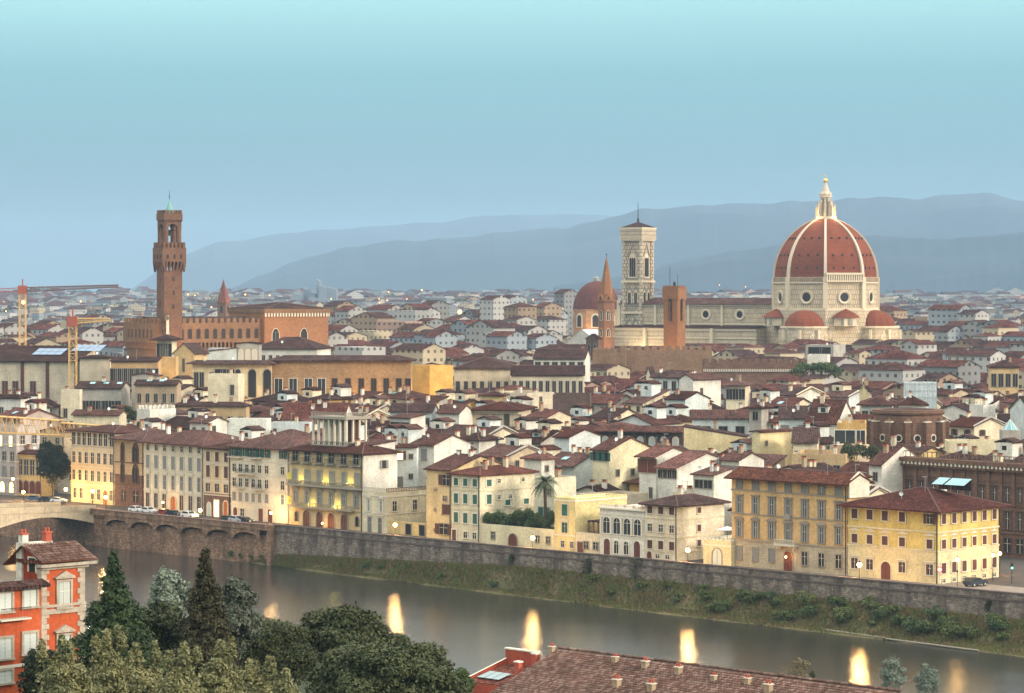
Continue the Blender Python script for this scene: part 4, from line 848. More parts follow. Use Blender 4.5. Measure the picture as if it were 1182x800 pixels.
# body below the drum
b = MB(); b.prism(octpts(Rd + 1.2), 0, z0d - .8, MARB2); b.obj('crossing_wall', cat_)
def tribune(ang, dist, r, zt, zb_, half=True):
    c = pol(dist, ang); b = MB(); n = 10; a0 = ang - R(112); a1 = ang + R(112)
    pts = [(c[0] + pol(r, a0 + (a1 - a0) * k / n)[0], c[1] + pol(r, a0 + (a1 - a0) * k / n)[1]) for k in range(n + 1)]
    b.prism(pts + [pol(5, ang)], 0, zb_, MARB2); big = [(c[0] + pol(r * 1.05, a0 + (a1 - a0) * k / n)[0], c[1] + pol(r * 1.05, a0 + (a1 - a0) * k / n)[1]) for k in range(n + 1)] + [pol(5, ang)]
    b.prism(big, zb_, zb_ + .9, MARBP); b.prism(big, zb_ * .55, zb_ * .55 + .6, MARBP); t = b.obj('tribune', cat_)
    b = MB(); rr = r * .86; m = 6
    for k in range(n):
        for j in range(m):
            f0, f1 = j / m * math.pi / 2, (j + 1) / m * math.pi / 2; Q = []
            for (kk, ff) in ((k, f0), (k + 1, f0), (k + 1, f1), (k, f1)):
                u = pol(rr * math.cos(ff), a0 + (a1 - a0) * kk / n); Q.append((c[0] + u[0], c[1] + u[1], zb_ + .9 + (zt - zb_ - .9) * math.sin(ff)))
            b.poly(Q, DOMET)
    b.obj('half_dome', t)
    for k in range(1, n, 2):
        u = pol(1, a0 + (a1 - a0) * (k + .5) / n); tt_ = (u[1], -u[0]); b = MB(); pc = (c[0] + u[0] * (r + 1), c[1] + u[1] * (r + 1)); b.obox(pc, u, 1.7, tt_, .7, 0, zb_ * .86, MARB2); b.obox((c[0] + u[0] * (r), c[1] + u[1] * (r)), u, 1.4, tt_, .6, zb_ * .86, zb_ * .98, MARBP); b.obj('buttress', t)
        u = pol(1, a0 + (a1 - a0) * (k) / n); tt_ = (u[1], -u[0]); b = MB(); w_ = MB(); w_.extr(archpts(3.6, zb_ * .6, zb_ * .93, 8), -.25, .1, MARBP); w_.extr(archpts(2.9, zb_ * .6, zb_ * .91, 8), -.35, -.2, MARB2); w_.extr(archpts(1.2, zb_ * .62, zb_ * .82, 6), -.5, -.3, DARK)
        b.merge(w_, lambda v: (c[0] + u[0] * (r - v[1] - .2) + -tt_[0] * v[0], c[1] + u[1] * (r - v[1] - .2) + -tt_[1] * v[0], v[2])); b.obj('arched_window', t)
zb_ = zpx(378)
for ang in (-29.2, 60.8, 150.8): tribune(R(ang), 25.5, 11.2, zpx(357.5), zb_)
for ang in (15.8, -74.2, 105.8):
    c = pol(25.5, R(ang)); b = MB(); b.prism([(c[0] + pol(6.2, R(ang) + R(60 * k - 150))[0], c[1] + pol(6.2, R(ang) + R(60 * k - 150))[1]) for k in range(6)], zb_ + 1, zpx(366), MARBP); tr = b.obj('exedra', cat_)
    b = MB()
    for k in range(-1, 2):
        u = pol(1, R(ang) + R(38 * k)); tt_ = (u[1], -u[0]); w_ = MB(); w_.extr(archpts(1.7, zb_ + 1.5, zpx(367.5), 6), -.1, .4, GREYST); b.merge(w_, lambda v: (c[0] + u[0] * (5.9 - v[1]) - tt_[0] * v[0], c[1] + u[1] * (5.9 - v[1]) - tt_[1] * v[0], v[2]))
    b.obj('niche_arches', tr)
    b = MB(); b.lathe([(7.0, zpx(366)), (4.2, zpx(361)), (1.0, zpx(357)), (.1, zpx(356))], 14, DOMET, c=c); b.obj('exedra_roof', tr)
# nave: long axis towards the west (left, away)
wd_ = (-.813, .582); nd = (-.582, -.813)                     # west, south
def nav(u_, v_, z): return (wd_[0] * u_ + nd[0] * v_, wd_[1] * u_ + nd[1] * v_, z)
def navbox(b, u0, u1, v0, v1, z0, z1, m):
    t = MB(); t.box(u0, u1, v0, v1, z0, z1, m); t.f = [f[::-1] for f in t.f]; b.merge(t, lambda p: nav(*p))
b = MB(); zcl = zpx(351.5); navbox(b, 20, 112, -10.5, 10.5, 0, zcl, MARB); navbox(b, 20, 112.4, 10.5, 11, zcl - 1, zcl, MARBP); navbox(b, 20, 112.4, 10.5, 10.9, zpx(375.5), zpx(374), MARBP); nv = b.obj('nave_wall', cat_)
b = MB(); zr = zpx(343.8)
b.poly([nav(20, 12, zcl), nav(20, 0, zr), nav(113, 0, zr), nav(113, 12, zcl)], ROOF); b.poly([nav(20, 0, zr), nav(20, -12, zcl), nav(113, -12, zcl), nav(113, 0, zr)], ROOF); b.poly([nav(113, 12, zcl), nav(113, 0, zr), nav(113, -12, zcl)], MARBP); b.obj('nave_roof', cat_)
b = MB(); za = zpx(379.5); navbox(b, 27, 112, 10.5, 20, 0, za, MARB2); navbox(b, 27, 112.2, 20, 20.5, za - 1.2, za, MARBP); navbox(b, 27, 112, 20, 20.35, za * .72, za * .74, MARBP); navbox(b, 27, 112, 20, 20.35, za * .86, za * .875, MARBP); navbox(b, 27, 112, -20, -10.5, 0, za, MARB2); ai = b.obj('aisle_wall', cat_)
b = MB(); zaj = zpx(376.5); b.poly([nav(27, 21, za), nav(27, 10.6, zaj), nav(112, 10.6, zaj), nav(112, 21, za)], ROOF); b.obj('aisle_roof', cat_)
for i in range(4):
    u0 = 42 + i * 19.5; w_ = MB(); w_.lathe([(2.9, 0), (2.9, .35), (2.3, .5), (1.75, .3), (1.75, .1)], 18, MARBP, cap=False); w_.lathe([(1.8, .1), (.01, .11)], 18, DARK, cap=False)
    b = MB(); b.merge(w_, lambda v: nav(u0 + v[0], 10.5 + v[2], zpx(363.5) + v[1])); b.obj('round_window', cat_)
    b = MB(); navbox(b, u0 + 9.3, u0 + 10.5, 10.5, 11.4, za, zcl, MARBP); b.obj('buttress', cat_)
    b = MB(); navbox(b, u0 + 9.0, u0 + 10.6, 20, 21.6, 0, za, MARBP); b.obj('buttress', cat_)
    w_ = MB(); w_.extr(archpts(2.2, za * .3, za * .68, 7, True), -.3, .3, MARBP); w_.extr(archpts(1.3, za * .32, za * .64, 6, True), -.4, 0, DARK); b = MB(); b.merge(w_, lambda v: nav(u0 - v[0], 20 - v[1], v[2])); b.obj('tall_window', cat_)
b = MB(); navbox(b, 112, 114, -20, 20, 0, za + 1, MARBP); navbox(b, 112, 114, -11, 11, za + 1, zcl + 2, MARBP); b.obj('west_front', cat_)
FOOT.append([(DX + p[0], DY + p[1]) for p in (nav(116, 22, 0)[:2], nav(-45, 34, 0)[:2], nav(-45, -40, 0)[:2], nav(116, -24, 0)[:2])]); VIS.append((736, 900, 250, 397, 1430)); VIS.append((890, 1040, 250, 392, 1345))

# ---------------------------------------------------------------- tower helper
def sqtower(name, label, cat, px, Y, side, ang, anchor=None):
    t = thing(name, label, cat, (Xof(px, Y), Y, 0), R(ang)); h_ = side * .8; FOOT.append([(Xof(px, Y) + a_ * h_, Y + b_ * h_) for a_, b_ in ((-1, -1), (1, -1), (1, 1), (-1, 1))])
    if anchor: ANCH.append((anchor, px, 400))
    return t
def face4(parent, name, mb, half, reps=(0, 1, 2, 3)):        # mb modelled on the front plane y=0 (outward -y)
    me = mb.mesh(name)
    for i in reps: a = i * math.pi / 2; ob(name, me, parent, (half * math.sin(a), -half * math.cos(a), 0), a)
# campanile
CY = 1400.0; zc = lambda py: Zof(py, CY); S_ = 4.9
ct = sqtower('bell_tower', 'tall square marble bell tower with gothic windows left of the cathedral dome', 'bell tower', 736.5, CY, 12, -35.6, 'marble bell tower')
MC = masonry('campanile_marble', (.60, .50, .36), (.50, .39, .28), (.16, .155, .12), 1.3, 1.8, .14, .12)
b = MB(); b.box(-S_, S_, -S_, S_, 0, zc(275), MC); b.obj('shaft', ct)
for sx in (-1, 1):
    for sy in (-1, 1): b = MB(); b.lathe([(1.3, 0), (1.3, zc(275))], 8, MC, c=(sx * S_, sy * S_), phase=R(22.5)); b.obj('corner_turret', ct)
for z in (zc(398), zc(361), zc(325), zc(277)): b = MB(); b.box(-S_ - 1.4, S_ + 1.4, -S_ - 1.4, S_ + 1.4, z - .5, z + .5, MARBP); b.obj('string_course', ct)
b = MB(); zz = zc(275); b.box(-S_ - 1.4, S_ + 1.4, -S_ - 1.4, S_ + 1.4, zz, zz + 1.2, MARBP); b.box(-S_ - 1.65, S_ + 1.65, -S_ - 1.65, S_ + 1.65, zz + 1.2, zz + 4.4, MC); b.box(-S_ - 1.9, S_ + 1.9, -S_ - 1.9, S_ + 1.9, zz + 4.4, zz + 5.3, MARBP)
for i in range(15):
    f = -S_ - 1.4 + i * (2 * S_ + 2.8) / 14
    for q in range(4): a = q * math.pi / 2; t = MB(); t.box(f - .22, f + .22, -S_ - 1.75, -S_ - 1.1, zz - .9, zz + 1.2, MARBP); b.merge(t, lambda v: (v[0] * math.cos(a) - v[1] * math.sin(a), v[0] * math.sin(a) + v[1] * math.cos(a), v[2]))
b.obj('crowning_cornice', ct)
b = MB(); z = zz + 5.3; hh = S_ + 1.7
for q in [(-1, -1), (1, -1), (1, 1), (-1, 1)]: pass
P4 = [(-hh, -hh, z), (hh, -hh, z), (hh, hh, z), (-hh, hh, z)]
for i in range(4): b.poly([P4[i], P4[(i + 1) % 4], (0, 0, z + 3)], ROOF2)
b.obj('roof', ct); b = MB(); b.bar((0, 0, z + 2), (0, 0, z + 13), .28, METAL, .12); b.bar((0, 0, z + 2.5), (0, 0, z + 4.5), .6, METAL); b.obj('flagpole', ct)
def gothwin(w_, z0, z1, cx, lights, gable=None):
    m = MB(); m.extr([(x + cx, zz_) for x, zz_ in archpts(w_ + 1.0, z0, z1 + .7, 7, True)], -.15, .1, MARBP)
    n = lights; lw = (w_ - .25 * (n - 1)) / n
    for i in range(n): c = cx - w_ / 2 + lw / 2 + i * (lw + .25); m.extr([(x + c, zz_) for x, zz_ in archpts(lw, z0 + .3, z1 - w_ * .45, 5, True)], -.35, .05, DARK)
    if gable: m.extr([(cx - w_ / 2 - 1.1, z1 - .5), (cx - w_ / 2 - .6, z1 - .5), (cx, gable - .9), (cx + w_ / 2 + .6, z1 - .5), (cx + w_ / 2 + 1.1, z1 - .5), (cx, gable)], -.45, .05, GREYST)
    m.box(cx - w_ / 2 - .6, cx + w_ / 2 + .6, -.5, .05, z0 - .5, z0, MARBP); return m
face4(ct, 'gothic_window', gothwin(3.5, zc(320), zc(294), 0, 3, zc(281)), S_ + .05)
for z0, z1, gb in ((zc(351), zc(336), zc(330)), (zc(388), zc(373), zc(366))):
    for cx in (-1.85, 1.85): face4(ct, 'gothic_window', gothwin(1.5, z0, z1, cx, 2, gb), S_ + .05)
for z0, z1 in ((zc(324), zc(321)), (zc(359), zc(355)), (zc(395), zc(392))):
    b = MB()
    for i in range(7): x = -S_ + 1.6 + i * (2 * S_ - 3.2) / 6; b.box(x - .4, x + .4, -.12, .05, z0, z1, GREYST)
    face4(ct, 'inlaid_panels', b, S_ + .05)
VIS.append((714, 759, 232, 400, CY))
# ---------------------------------------------------------------- brick tower of the old prison palace
OBR = masonry('orange_brick', (.30, .145, .07), (.23, .11, .055), (.15, .08, .04), .5, .25, .02, .2)
BY = 1080.0; zb = lambda py: Zof(py, BY)
bt = sqtower('brick_tower', 'square orange brick tower with battlements and tall slit openings before the nave', 'tower', 778.5, BY, 8, -33, 'orange brick tower')
s_ = 3.1; b = MB(); b.box(-s_, s_, -s_, s_, 0, zb(346), OBR); b.box(-s_ - .35, s_ + .35, -s_ - .35, s_ + .35, zb(346), zb(333), OBR); b.obj('shaft', bt)
b = MB(); merlons(b, -s_ - .4, s_ + .4, -s_ - .4, s_ + .4, zb(333), .75, 1.1, OBR, .55); b.obj('battlement', bt)
b = MB(); b.extr(archpts(1.25, zb(370), zb(344.5), 6), -.45, .05, DARK); face4(bt, 'belfry_opening', b, s_)
b = MB(); b.box(-.12, .12, -.6, -.3, zb(370), zb(348), OBR); b.box(-.6, .6, -.6, -.3, zb(362), zb(361), OBR); face4(bt, 'mullion', b, s_)
b = MB(); b.bar((-2.6, 1, zb(333)), (-2.6, 1, zb(308)), .1, METAL); b.bar((2, -1, zb(333)), (2, -1, zb(317)), .08, METAL); b.obj('flagpole', bt)
b = MB(); b.lathe([(.4, zb(331)), (.6, zb(327)), (.25, zb(325))], 8, METAL); b.obj('weather_vane', bt); VIS.append((765, 793, 308, 401, BY))
# abbey tower with spire
AY = 1115.0; za_ = lambda py: Zof(py, AY); at_ = sqtower('spired_tower', 'slender hexagonal brown bell tower with orange lit pointed spire', 'bell tower', 700, AY, 7, 0, 'slender spired tower')
BR2 = masonry('brown_brick', (.27, .14, .085), (.21, .11, .07), (.15, .09, .06), .5, .3, .02); b = MB(); b.lathe([(3.35, 0), (3.35, za_(349)), (3.9, za_(348)), (3.9, za_(346.5)), (3.2, za_(346))], 6, BR2, phase=R(12)); b.obj('shaft', at_)
b = MB(); b.lathe([(3.2, za_(346)), (2.0, za_(325)), (.75, za_(305)), (.08, za_(296))], 6, OBR, phase=R(12)); b.obj('spire', at_)
b = MB(); b.bar((0, 0, za_(297)), (0, 0, za_(292)), .09, METAL); b.lathe([(.3, za_(294.5)), (.35, za_(294)), (.1, za_(293))], 6, METAL); b.obj('finial', at_)
for i in range(6):
    a = R(12) + i * math.pi / 3 + math.pi / 6; u = (math.cos(a), math.sin(a)); ang = math.atan2(u[1], u[0]) + math.pi / 2
    for z0, z1 in ((za_(370), za_(358)), (za_(389), za_(379))):
        b = MB(); b.extr(archpts(1.7, z0, z1, 6, True), -.05, .3, PALEST); b.extr(archpts(1.2, z0 + .2, z1 - .2, 6, True), -.15, .1, DARK); b.bar((0, -.2, z0), (0, -.2, z1 - 1), .1, PALEST); ob('belfry_window', b.mesh('belfry_window'), at_, (u[0] * 2.92, u[1] * 2.92, 0), ang)
    b = MB(); b.extr([(-1.5, za_(346)), (1.5, za_(346)), (0, za_(339))], -.4, .6, OBR); b.extr(archpts(.7, za_(345.5), za_(342.5), 5, True), -.5, 0, DARK); ob('gablet', b.mesh('gablet'), at_, (u[0] * 2.9, u[1] * 2.9, 0), ang)
VIS.append((687, 713, 290, 405, AY))
b_, L, W, h = building('bellcote', 'small dark stone gabled bellcote beside the slender spired tower', 676.5, 690, 694, 391, Y=1100, a=-30, mat=DARKST, roof='gabley', pitch=.6, over=.4, rows=[(.84, .94, 2, 1.0, 'arch', DARK)], vb=410, cat='bellcote', chim=0, ant=False, det=0)
# chapel dome
MY = 1650.0; zm = lambda py: Zof(py, MY); md = thing('domed_chapel', 'domed chapel with smooth dull red cupola and orange lit drum', 'chapel', (Xof(688.5, MY), MY, 0)); FOOT.append([(Xof(p, MY), MY + q) for p, q in ((655, -20), (735, -20), (735, 30), (655, 30))])
b = MB(); b.lathe([(14.5, 0), (14.5, zm(359)), (15, zm(358)), (15, zm(357))], 8, stucco('lit_chapel', (.42, .26, .14)), phase=R(18)); b.obj('drum', md); ANCH.append(('red chapel dome', 688, 385))
b = MB(); b.lathe([(14 * math.cos(t * math.pi / 24), zm(357.5) + (zm(324.5) - zm(357.5)) * math.sin(t * math.pi / 24)) for t in range(12)] + [(1.6, zm(324.5))], 24, masonry('cupola_tiles', (.135, .042, .03), (.11, .036, .026), (.08, .028, .02), .9, .5, .05, .3)); b.obj('dome', md, smooth=False)
b = MB(); b.lathe([(1.7, zm(325)), (1.7, zm(321)), (.2, zm(319))], 8, GREYST); b.obj('lantern', md)
for i in range(8):
    a = R(18) + i * math.pi / 4 + math.pi / 8; u = (math.cos(a), math.sin(a)); b = MB(); b.extr(archpts(5, zm(378), zm(361.5), 8), -.3, .2, PALEST); b.extr(archpts(3.4, zm(377), zm(363.5), 8), -.5, 0, DARK); ob('arched_window', b.mesh('arched_window'), md, (u[0] * 13.4, u[1] * 13.4, 0), a + math.pi / 2)
VIS.append((660, 716, 322, 388, MY))
b_, L, W, h = building('church_roof', 'pale green sloping church roof below the red chapel dome', 655, 688, 714, 394, Y=1500, a=-30, mat=WHITE, roof='gabley', rm=SHEET, pitch=.7, over=.3, rows=[], vb=398, cat='church', chim=0, ant=False, det=0); b_.name = 'small_church'
# ---------------------------------------------------------------- town hall palace
PY = 1000.0; PBR = masonry('palace_stone', (.235, .14, .08), (.18, .105, .062), (.12, .07, .045), .9, .45, .03, .2); zp = lambda py: Zof(py, PY)
pvX = Xof(182, PY); ca, sa = math.cos(R(30)), math.sin(R(30)); pv = thing('fortified_palace', 'long brown crenellated stone palace with arched windows below the clock tower', 'palace', (pvX, PY, 0), R(30)); ANCH.append(('crenellated palace', 240, 400))
LP, WP = 66, 29; hp = zp(373)
b = MB(); b.box(0, LP * .62, 0, WP, 0, hp, PBR); b.box(-1.2, LP * .62, -1.2, WP + 1, zp(396), hp, PBR); b.obj('wall', pv)
b = MB(); merlons(b, -1.2, LP * .62, -1.2, WP + 1, hp, 1.4, 1.7, PBR, 1.1); b.obj('battlement', pv)
b = MB()
for i in range(26): x = -1 + i * (LP * .62) / 26; b.extr([(x, zp(403)), (x + .6, zp(403)), (x + .6, zp(396)), (x, zp(396))], -1.1, .0, PBR)
for i in range(18): y = -1 + i * (WP + 1) / 18; b.box(-1.1, 0, y, y + .6, zp(403), zp(396), PBR)
b.obj('corbels', pv)
for i in range(12): o = ob('window', merged_win('arch', 1.5, 3.6, DARK, BROWNST, None), pv, (2.2 + i * 3.3, -1.2, zp(385.5)))
for i in range(7): o = ob('window', merged_win('plain', 1.2, 3.0, DARK, PBR, None), pv, (-1.2, 3 + i * 3.6, zp(385.5)), -math.pi / 2)
b = MB(); z = hp + .2; b.poly([(1, 1, z), (LP * .62, 1, z), (LP * .62, WP / 2, z + 2), (1, WP / 2, z + 2)], ROOF2); b.poly([(1, WP / 2, z + 2), (LP * .62, WP / 2, z + 2), (LP * .62, WP, z), (1, WP, z)], ROOF2); b.obj('roof', pv)
pw = (pvX + LP * .62 * ca, PY + LP * .62 * sa)
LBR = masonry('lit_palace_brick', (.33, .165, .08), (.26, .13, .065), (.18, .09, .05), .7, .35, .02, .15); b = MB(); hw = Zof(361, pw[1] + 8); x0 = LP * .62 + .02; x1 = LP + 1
b.box(x0, x1, -3, WP, 0, hw, LBR); b.obj('east_wing_wall', pv)
b = MB(); b.box(x0 - .3, x1 + .7, -3.7, WP + .5, hw, hw + 1.5, PBR)
for i in range(22): x = x0 + i * (x1 - x0) / 22; b.box(x, x + .6, -3.6, -3, hw - 1.4, hw, PALEST)
for i in range(26): y = -3 + i * (WP + 3) / 26; b.box(x1, x1 + .6, y, y + .6, hw - 1.4, hw, PALEST)
b.obj('east_wing_cornice', pv)
rb, gw, rh = roof_builder(x1 - x0, WP + 3, hw + 1.5, 'hip', .2, .16, ROOF2); me = rb.mesh('east_wing_roof'); ob('east_wing_roof', me, pv, (x0, -3, 0))
for x in (x0 + 4.5, x0 + 16): ob('window', merged_win('gothic', 2.8, 5.5, DARK, TRIM, None), pv, (x, -3.02, hw - 8.5))
# second wing whose wall turns towards the right
b2_, L2, W2, h2 = building('stone_wing', 'plain tan stone wing with two gothic windows right of the crenellated palace', 332.5, 333, 371, 363, Y=1028, a=-60, mat=stucco('wing_tan', (.34, .24, .15)), roof='hip', rm=ROOF2, pitch=.15, over=.5, rows=[], side=[], vb=392, cat='palace wing', chim=0, ant=False, det=0, maxW=30)
for f in (.3, .72): ob('window', merged_win('gothic', 2.8, 5.5, DARK, TRIM, None), b2_, (L2, f * W2, h2 - 8.5), math.pi / 2)
b = MB()
for i in range(24): y = i * W2 / 24; b.box(L2, L2 + .6, y, y + .55, h2 - 1.9, h2 - .5, PALEST)
b.box(L2, L2 + .8, -.2, W2, h2 - .5, h2 + .35, PBR); b.obj('corbel_cornice', b2_)
FOOT.append([(pvX + x * ca - y * sa, PY + x * sa + y * ca) for x, y in ((-2, -4), (LP + 2, -4), (LP + 2, WP + 2), (-2, WP + 2))]); VIS.append((146, 371, 355, 393, PY))
# tower of the palace
tw = thing('clock_tower', 'tall brown stone tower with swallowtail battlements, belfry arches and green pinnacle', 'tower', (Xof(194, PY), PY + 4, 0), R(30)); TBR = masonry('tower_stone', (.20, .105, .065), (.145, .08, .05), (.09, .055, .04), .8, .4, .03, .25); ANCH.append(('brown stone tower', 194, 400))
s1 = 3.5; b = MB(); b.box(-s1, s1, -s1, s1, 0, zp(312), TBR); b.obj('shaft', tw)
s2 = 4.6; b = MB(); b.box(-s2, s2, -s2, s2, zp(302), zp(286), TBR); g2 = b.obj('gallery', tw)
b = MB()
for q in range(4):
    a = q * math.pi / 2
    for i in range(7):
        f = -s2 + .35 + i * (2 * s2 - .7) / 6; t = MB(); t.poly([(f - .3, -s1, zp(314)), (f + .3, -s1, zp(314)), (f + .3, -s2, zp(304)), (f - .3, -s2, zp(304))], TBR); t.poly([(f - .3, -s1, zp(314)), (f - .3, -s2, zp(304)), (f - .3, -s2, zp(302)), (f - .3, -s1, zp(302))], TBR); t.poly([(f + .3, -s2, zp(304)), (f + .3, -s1, zp(314)), (f + .3, -s1, zp(302)), (f + .3, -s2, zp(302))], TBR); t.poly([(f - .3, -s2, zp(304)), (f + .3, -s2, zp(304)), (f + .3, -s2, zp(302)), (f - .3, -s2, zp(302))], TBR)
        b.merge(t, lambda v: (v[0] * math.cos(a) - v[1] * math.sin(a), v[0] * math.sin(a) + v[1] * math.cos(a), v[2]))
b.obj('machicolation', g2)
b = MB(); merlons(b, -s2, s2, -s2, s2, zp(286), .85, 2.0, TBR, .65); b.obj('battlement', g2)
b = MB()
for x in (-2.6, 0, 2.6): b.box(x - .35, x + .35, -.1, .1, zp(298.5), zp(294), DARK)
face4(g2, 'gallery_windows', b, s2)
s3 = 3.3; b = MB()
for sx in (-1, 1):
    for sy in (-1, 1): b.lathe([(1.0, zp(286)), (1.0, zp(257))], 10, TBR, c=(sx * (s3 - .8), sy * (s3 - .8)))
b.box(-s3 + .1, s3 - .1, -s3 + .1, s3 - .1, zp(284), zp(281), TBR); bf = b.obj('belfry_columns', tw)
b = MB(); t = MB(); op = archpts(3.6, zp(283), zp(258.5), 8); W3 = s3
t.extr([(-W3, zp(265)), (-1.8, zp(265))] + [(x, z) for x, z in op[::-1] if z > zp(264.9)][0:0] + [(-1.8 * math.cos(k * math.pi / 8), zp(264) + 1.8 * math.sin(k * math.pi / 8)) for k in range(9)] + [(1.8, zp(265)), (W3, zp(265)), (W3, zp(254)), (-W3, zp(254))], 0, .9, TBR)
face4(bf, 'belfry_arch', t, s3)
b = MB(); b.box(-s3, s3, -s3, s3, zp(256), zp(254), TBR); b.box(-s3 - .3, s3 + .3, -s3 - .3, s3 + .3, zp(254), zp(246.5), TBR)
for i in range(8): x = -s3 + i * 2 * s3 / 7; b.box(x - .2, x + .2, -s3 - .55, -s3 - .25, zp(255.5), zp(253), TBR)
b.obj('belfry_parapet', tw)
b = MB(); merlons(b, -s3 - .3, s3 + .3, -s3 - .3, s3 + .3, zp(246.5), .75, 1.3, TBR, .55); b.obj('upper_battlement', tw)
b = MB(); b.lathe([(1.9, zp(246.5)), (1.2, zp(240)), (.45, zp(234)), (.1, zp(230))], 8, COPPER); b.bar((0, 0, zp(231)), (0, 0, zp(219)), .12, METAL, .06); b.lathe([(.3, zp(227)), (.35, zp(226.5)), (.1, zp(225.5))], 6, METAL); b.obj('pinnacle', tw)
b = MB(); b.lathe([(1.2, zp(272)), (1.1, zp(270)), (.7, zp(267)), (.2, zp(266))], 10, METAL); b.box(-2.4, 2.4, -.15, .15, zp(266), zp(265), METAL); b.obj('bell', tw)
for (x, z) in ((0, 322), (.2, 338), (0, 354)): o = ob('slit_window', merged_win('plain', .7, 1.4, DARK, TBR, None), tw, (x, -s1, zp(z)))
for z in (323, 350): ob('slit_window', merged_win('plain', .6, 1.2, DARK, TBR, None), tw, (-s1, 0, zp(z)), -math.pi / 2)
VIS.append((172, 214, 215, 372, PY))
building('turret_house', 'small white rooftop house at the foot of the brown stone tower', 192, 194, 211, 363, Y=996, a=0, mat=WHITE, roof='hip', pitch=.2, over=.3, rows=[(.96, .985, 2, .8, 'plain', DARK)], vb=368, cat='roof house', chim=0, ant=False, det=0, z0=38, maxW=3)
bpy.data.objects['turret_house'].name = 'rooftop_house'
# distant spire
SY_ = 1750.0; zs = lambda py: Zof(py, SY_); sp = thing('brick_spire', 'small pointed brown spire with belfry beyond the crenellated palace', 'bell tower', (Xof(258, SY_), SY_, 0), R(-20))
b = MB(); b.box(-2.9, 2.9, -2.9, 2.9, 0, zs(350), BR2); b.obj('shaft', sp); b = MB(); P4 = [(-3.3, -3.3), (3.3, -3.3), (3.3, 3.3), (-3.3, 3.3)]
for i in range(4): p, q = P4[i], P4[(i + 1) % 4]; b.poly([(*p, zs(350)), (*q, zs(350)), (0, 0, zs(322))], tiles('spire_tiles', (.24, .085, .06)))
b.obj('spire', sp); b = MB(); b.extr(archpts(1.6, zs(361), zs(353), 5), -.1, .1, DARK); face4(sp, 'belfry_window', b, 2.9)
b = MB()
for i in range(4): p = P4[i]; b.lathe([(.6, zs(352)), (.05, zs(346))], 4, BR2, c=(p[0] * .85, p[1] * .85))
b.obj('pinnacles', sp); VIS.append((250, 266, 322, 364, SY_)); FOOT.append([(Xof(250, SY_), SY_ - 6), (Xof(266, SY_), SY_ - 6), (Xof(266, SY_), SY_ + 6), (Xof(250, SY_), SY_ + 6)])
# far grey modern court towers
FY = 4300.0; cg = plain('court_grey', (.16, .19, .22), .8); ck = thing('court_complex', 'far grey jagged modern tower complex on the plain left of centre', 'office complex', (Xof(364, FY), FY, plainz(FY)))
def frag(x0, x1, ytop, dy): b = MB(); b.extr([(Xof(x0, FY) - Xof(364, FY), 0), (Xof(x1, FY) - Xof(364, FY), 0), (Xof(x1, FY) - Xof(364, FY), Zof(ytop + 3, FY) - plainz(FY)), (Xof(x0, FY) - Xof(364, FY), Zof(ytop, FY) - plainz(FY))], dy, dy + 40, cg); b.obj('tower_block', ck)
for f in ((337, 350, 338, 0), (350, 355, 332, 10), (355, 364, 336, 0), (364.2, 368, 322, 20), (368.2, 377, 329, -10), (377.2, 388, 331, 5), (358, 380, 343, -30)): frag(*f)
VIS.append((336, 390, 322, 348, FY))
# ---------------------------------------------------------------- the old town between river and cathedral: buildings one can pick out
GT = 'houses of the old town'
def hb(label, l, c, r, e, Y, **k):
    k.setdefault('det', 0); k.setdefault('group', GT); return building('house', label, l, c, r, e, Y=Y, **k)
def rw(n, f0, f1, w=1.1, st='plain', pane=DARK, sh=SH_BROWN): return (f0, f1, n, w, st, pane, sh)
TALL = stucco('shed_cream', (.66, .57, .42))
g_, L, W, h = hb('huge pale exhibition hall with brown downpipes and two blue solar arrays on its roof', -30, 90, 110, 417, 880, a=-12, mat=TALL, roof='shed', rm=ROOF2, pitch=.28, over=1, rows=[(.55, .8, [.3, .4, .57], 1.9, 'plain', SH_BROWN), (.22, .42, [.34, .56], 3.0, 'plain', DARK)], vb=458, cat='hall', maxW=26, chim=0, ant=False, anchor='exhibition hall')
for fx in (.47, .71, .985): b = MB(); b.box(fx * L - .5, fx * L + .5, -.5, .1, 0, h, SH_BROWN); b.obj('downpipe', g_)
PV_ = plain('solar_glass', (.05, .13, .25), .15, 0, 0, .8)
for (fx, y0) in ((.50, 5), (.83, 9)):
    for j in range(2):
        for i in range(4): x0 = fx * L + i * 2.5; y1 = y0 + j * 3.4; zf = lambda y: h + y * .28 + .55; b = MB(); b.poly([(x0, y1, zf(y1)), (x0 + 2.35, y1, zf(y1)), (x0 + 2.35, y1 + 3.2, zf(y1 + 3.2)), (x0, y1 + 3.2, zf(y1 + 3.2))], PV_); b.obj('solar_panel', g_)
hb('pale square block with three tall framed windows beside the exhibition hall', 92, 127, 134, 413, 875, a=-12, mat=TALL, roof='hip', rm=ROOF2, pitch=.2, rows=[(.5, .75, [.28, .55, .82], 2.6, 'plain', GREYP)], vb=437, cat='block', chim=0)
hb('low brown roofed house in front of the exhibition hall at the left edge', -20, 24, 32, 459, 800, a=-20, mat=WHITE, rm=ROOF2, rows=[rw(3, .75, .88)], vb=472)
hb('small beige roof room with grey roof below the yellow crane mast', 70, 92, 95, 451, 800, a=-10, mat=CREAM, rows=[rw([.25], .7, .8)], vb=463, roof='flat')
hb('long grey roofed workshop with pale gable to the left of the orange palace block', 88, 140, 150, 448, 830, a=-8, mat=GREYP, rm=ROOF2, roof='gable', rows=[rw(7, .7, .85, 1.8)], vb=462, skl=3)
hb('cream house with six dark windows behind the long yellow crane jib', 84, 138, 146, 479, 765, a=-12, mat=CREAM, roof='gable', rows=[rw(6, .72, .86, 1.2)], vb=492, anchor='cream six-window house')
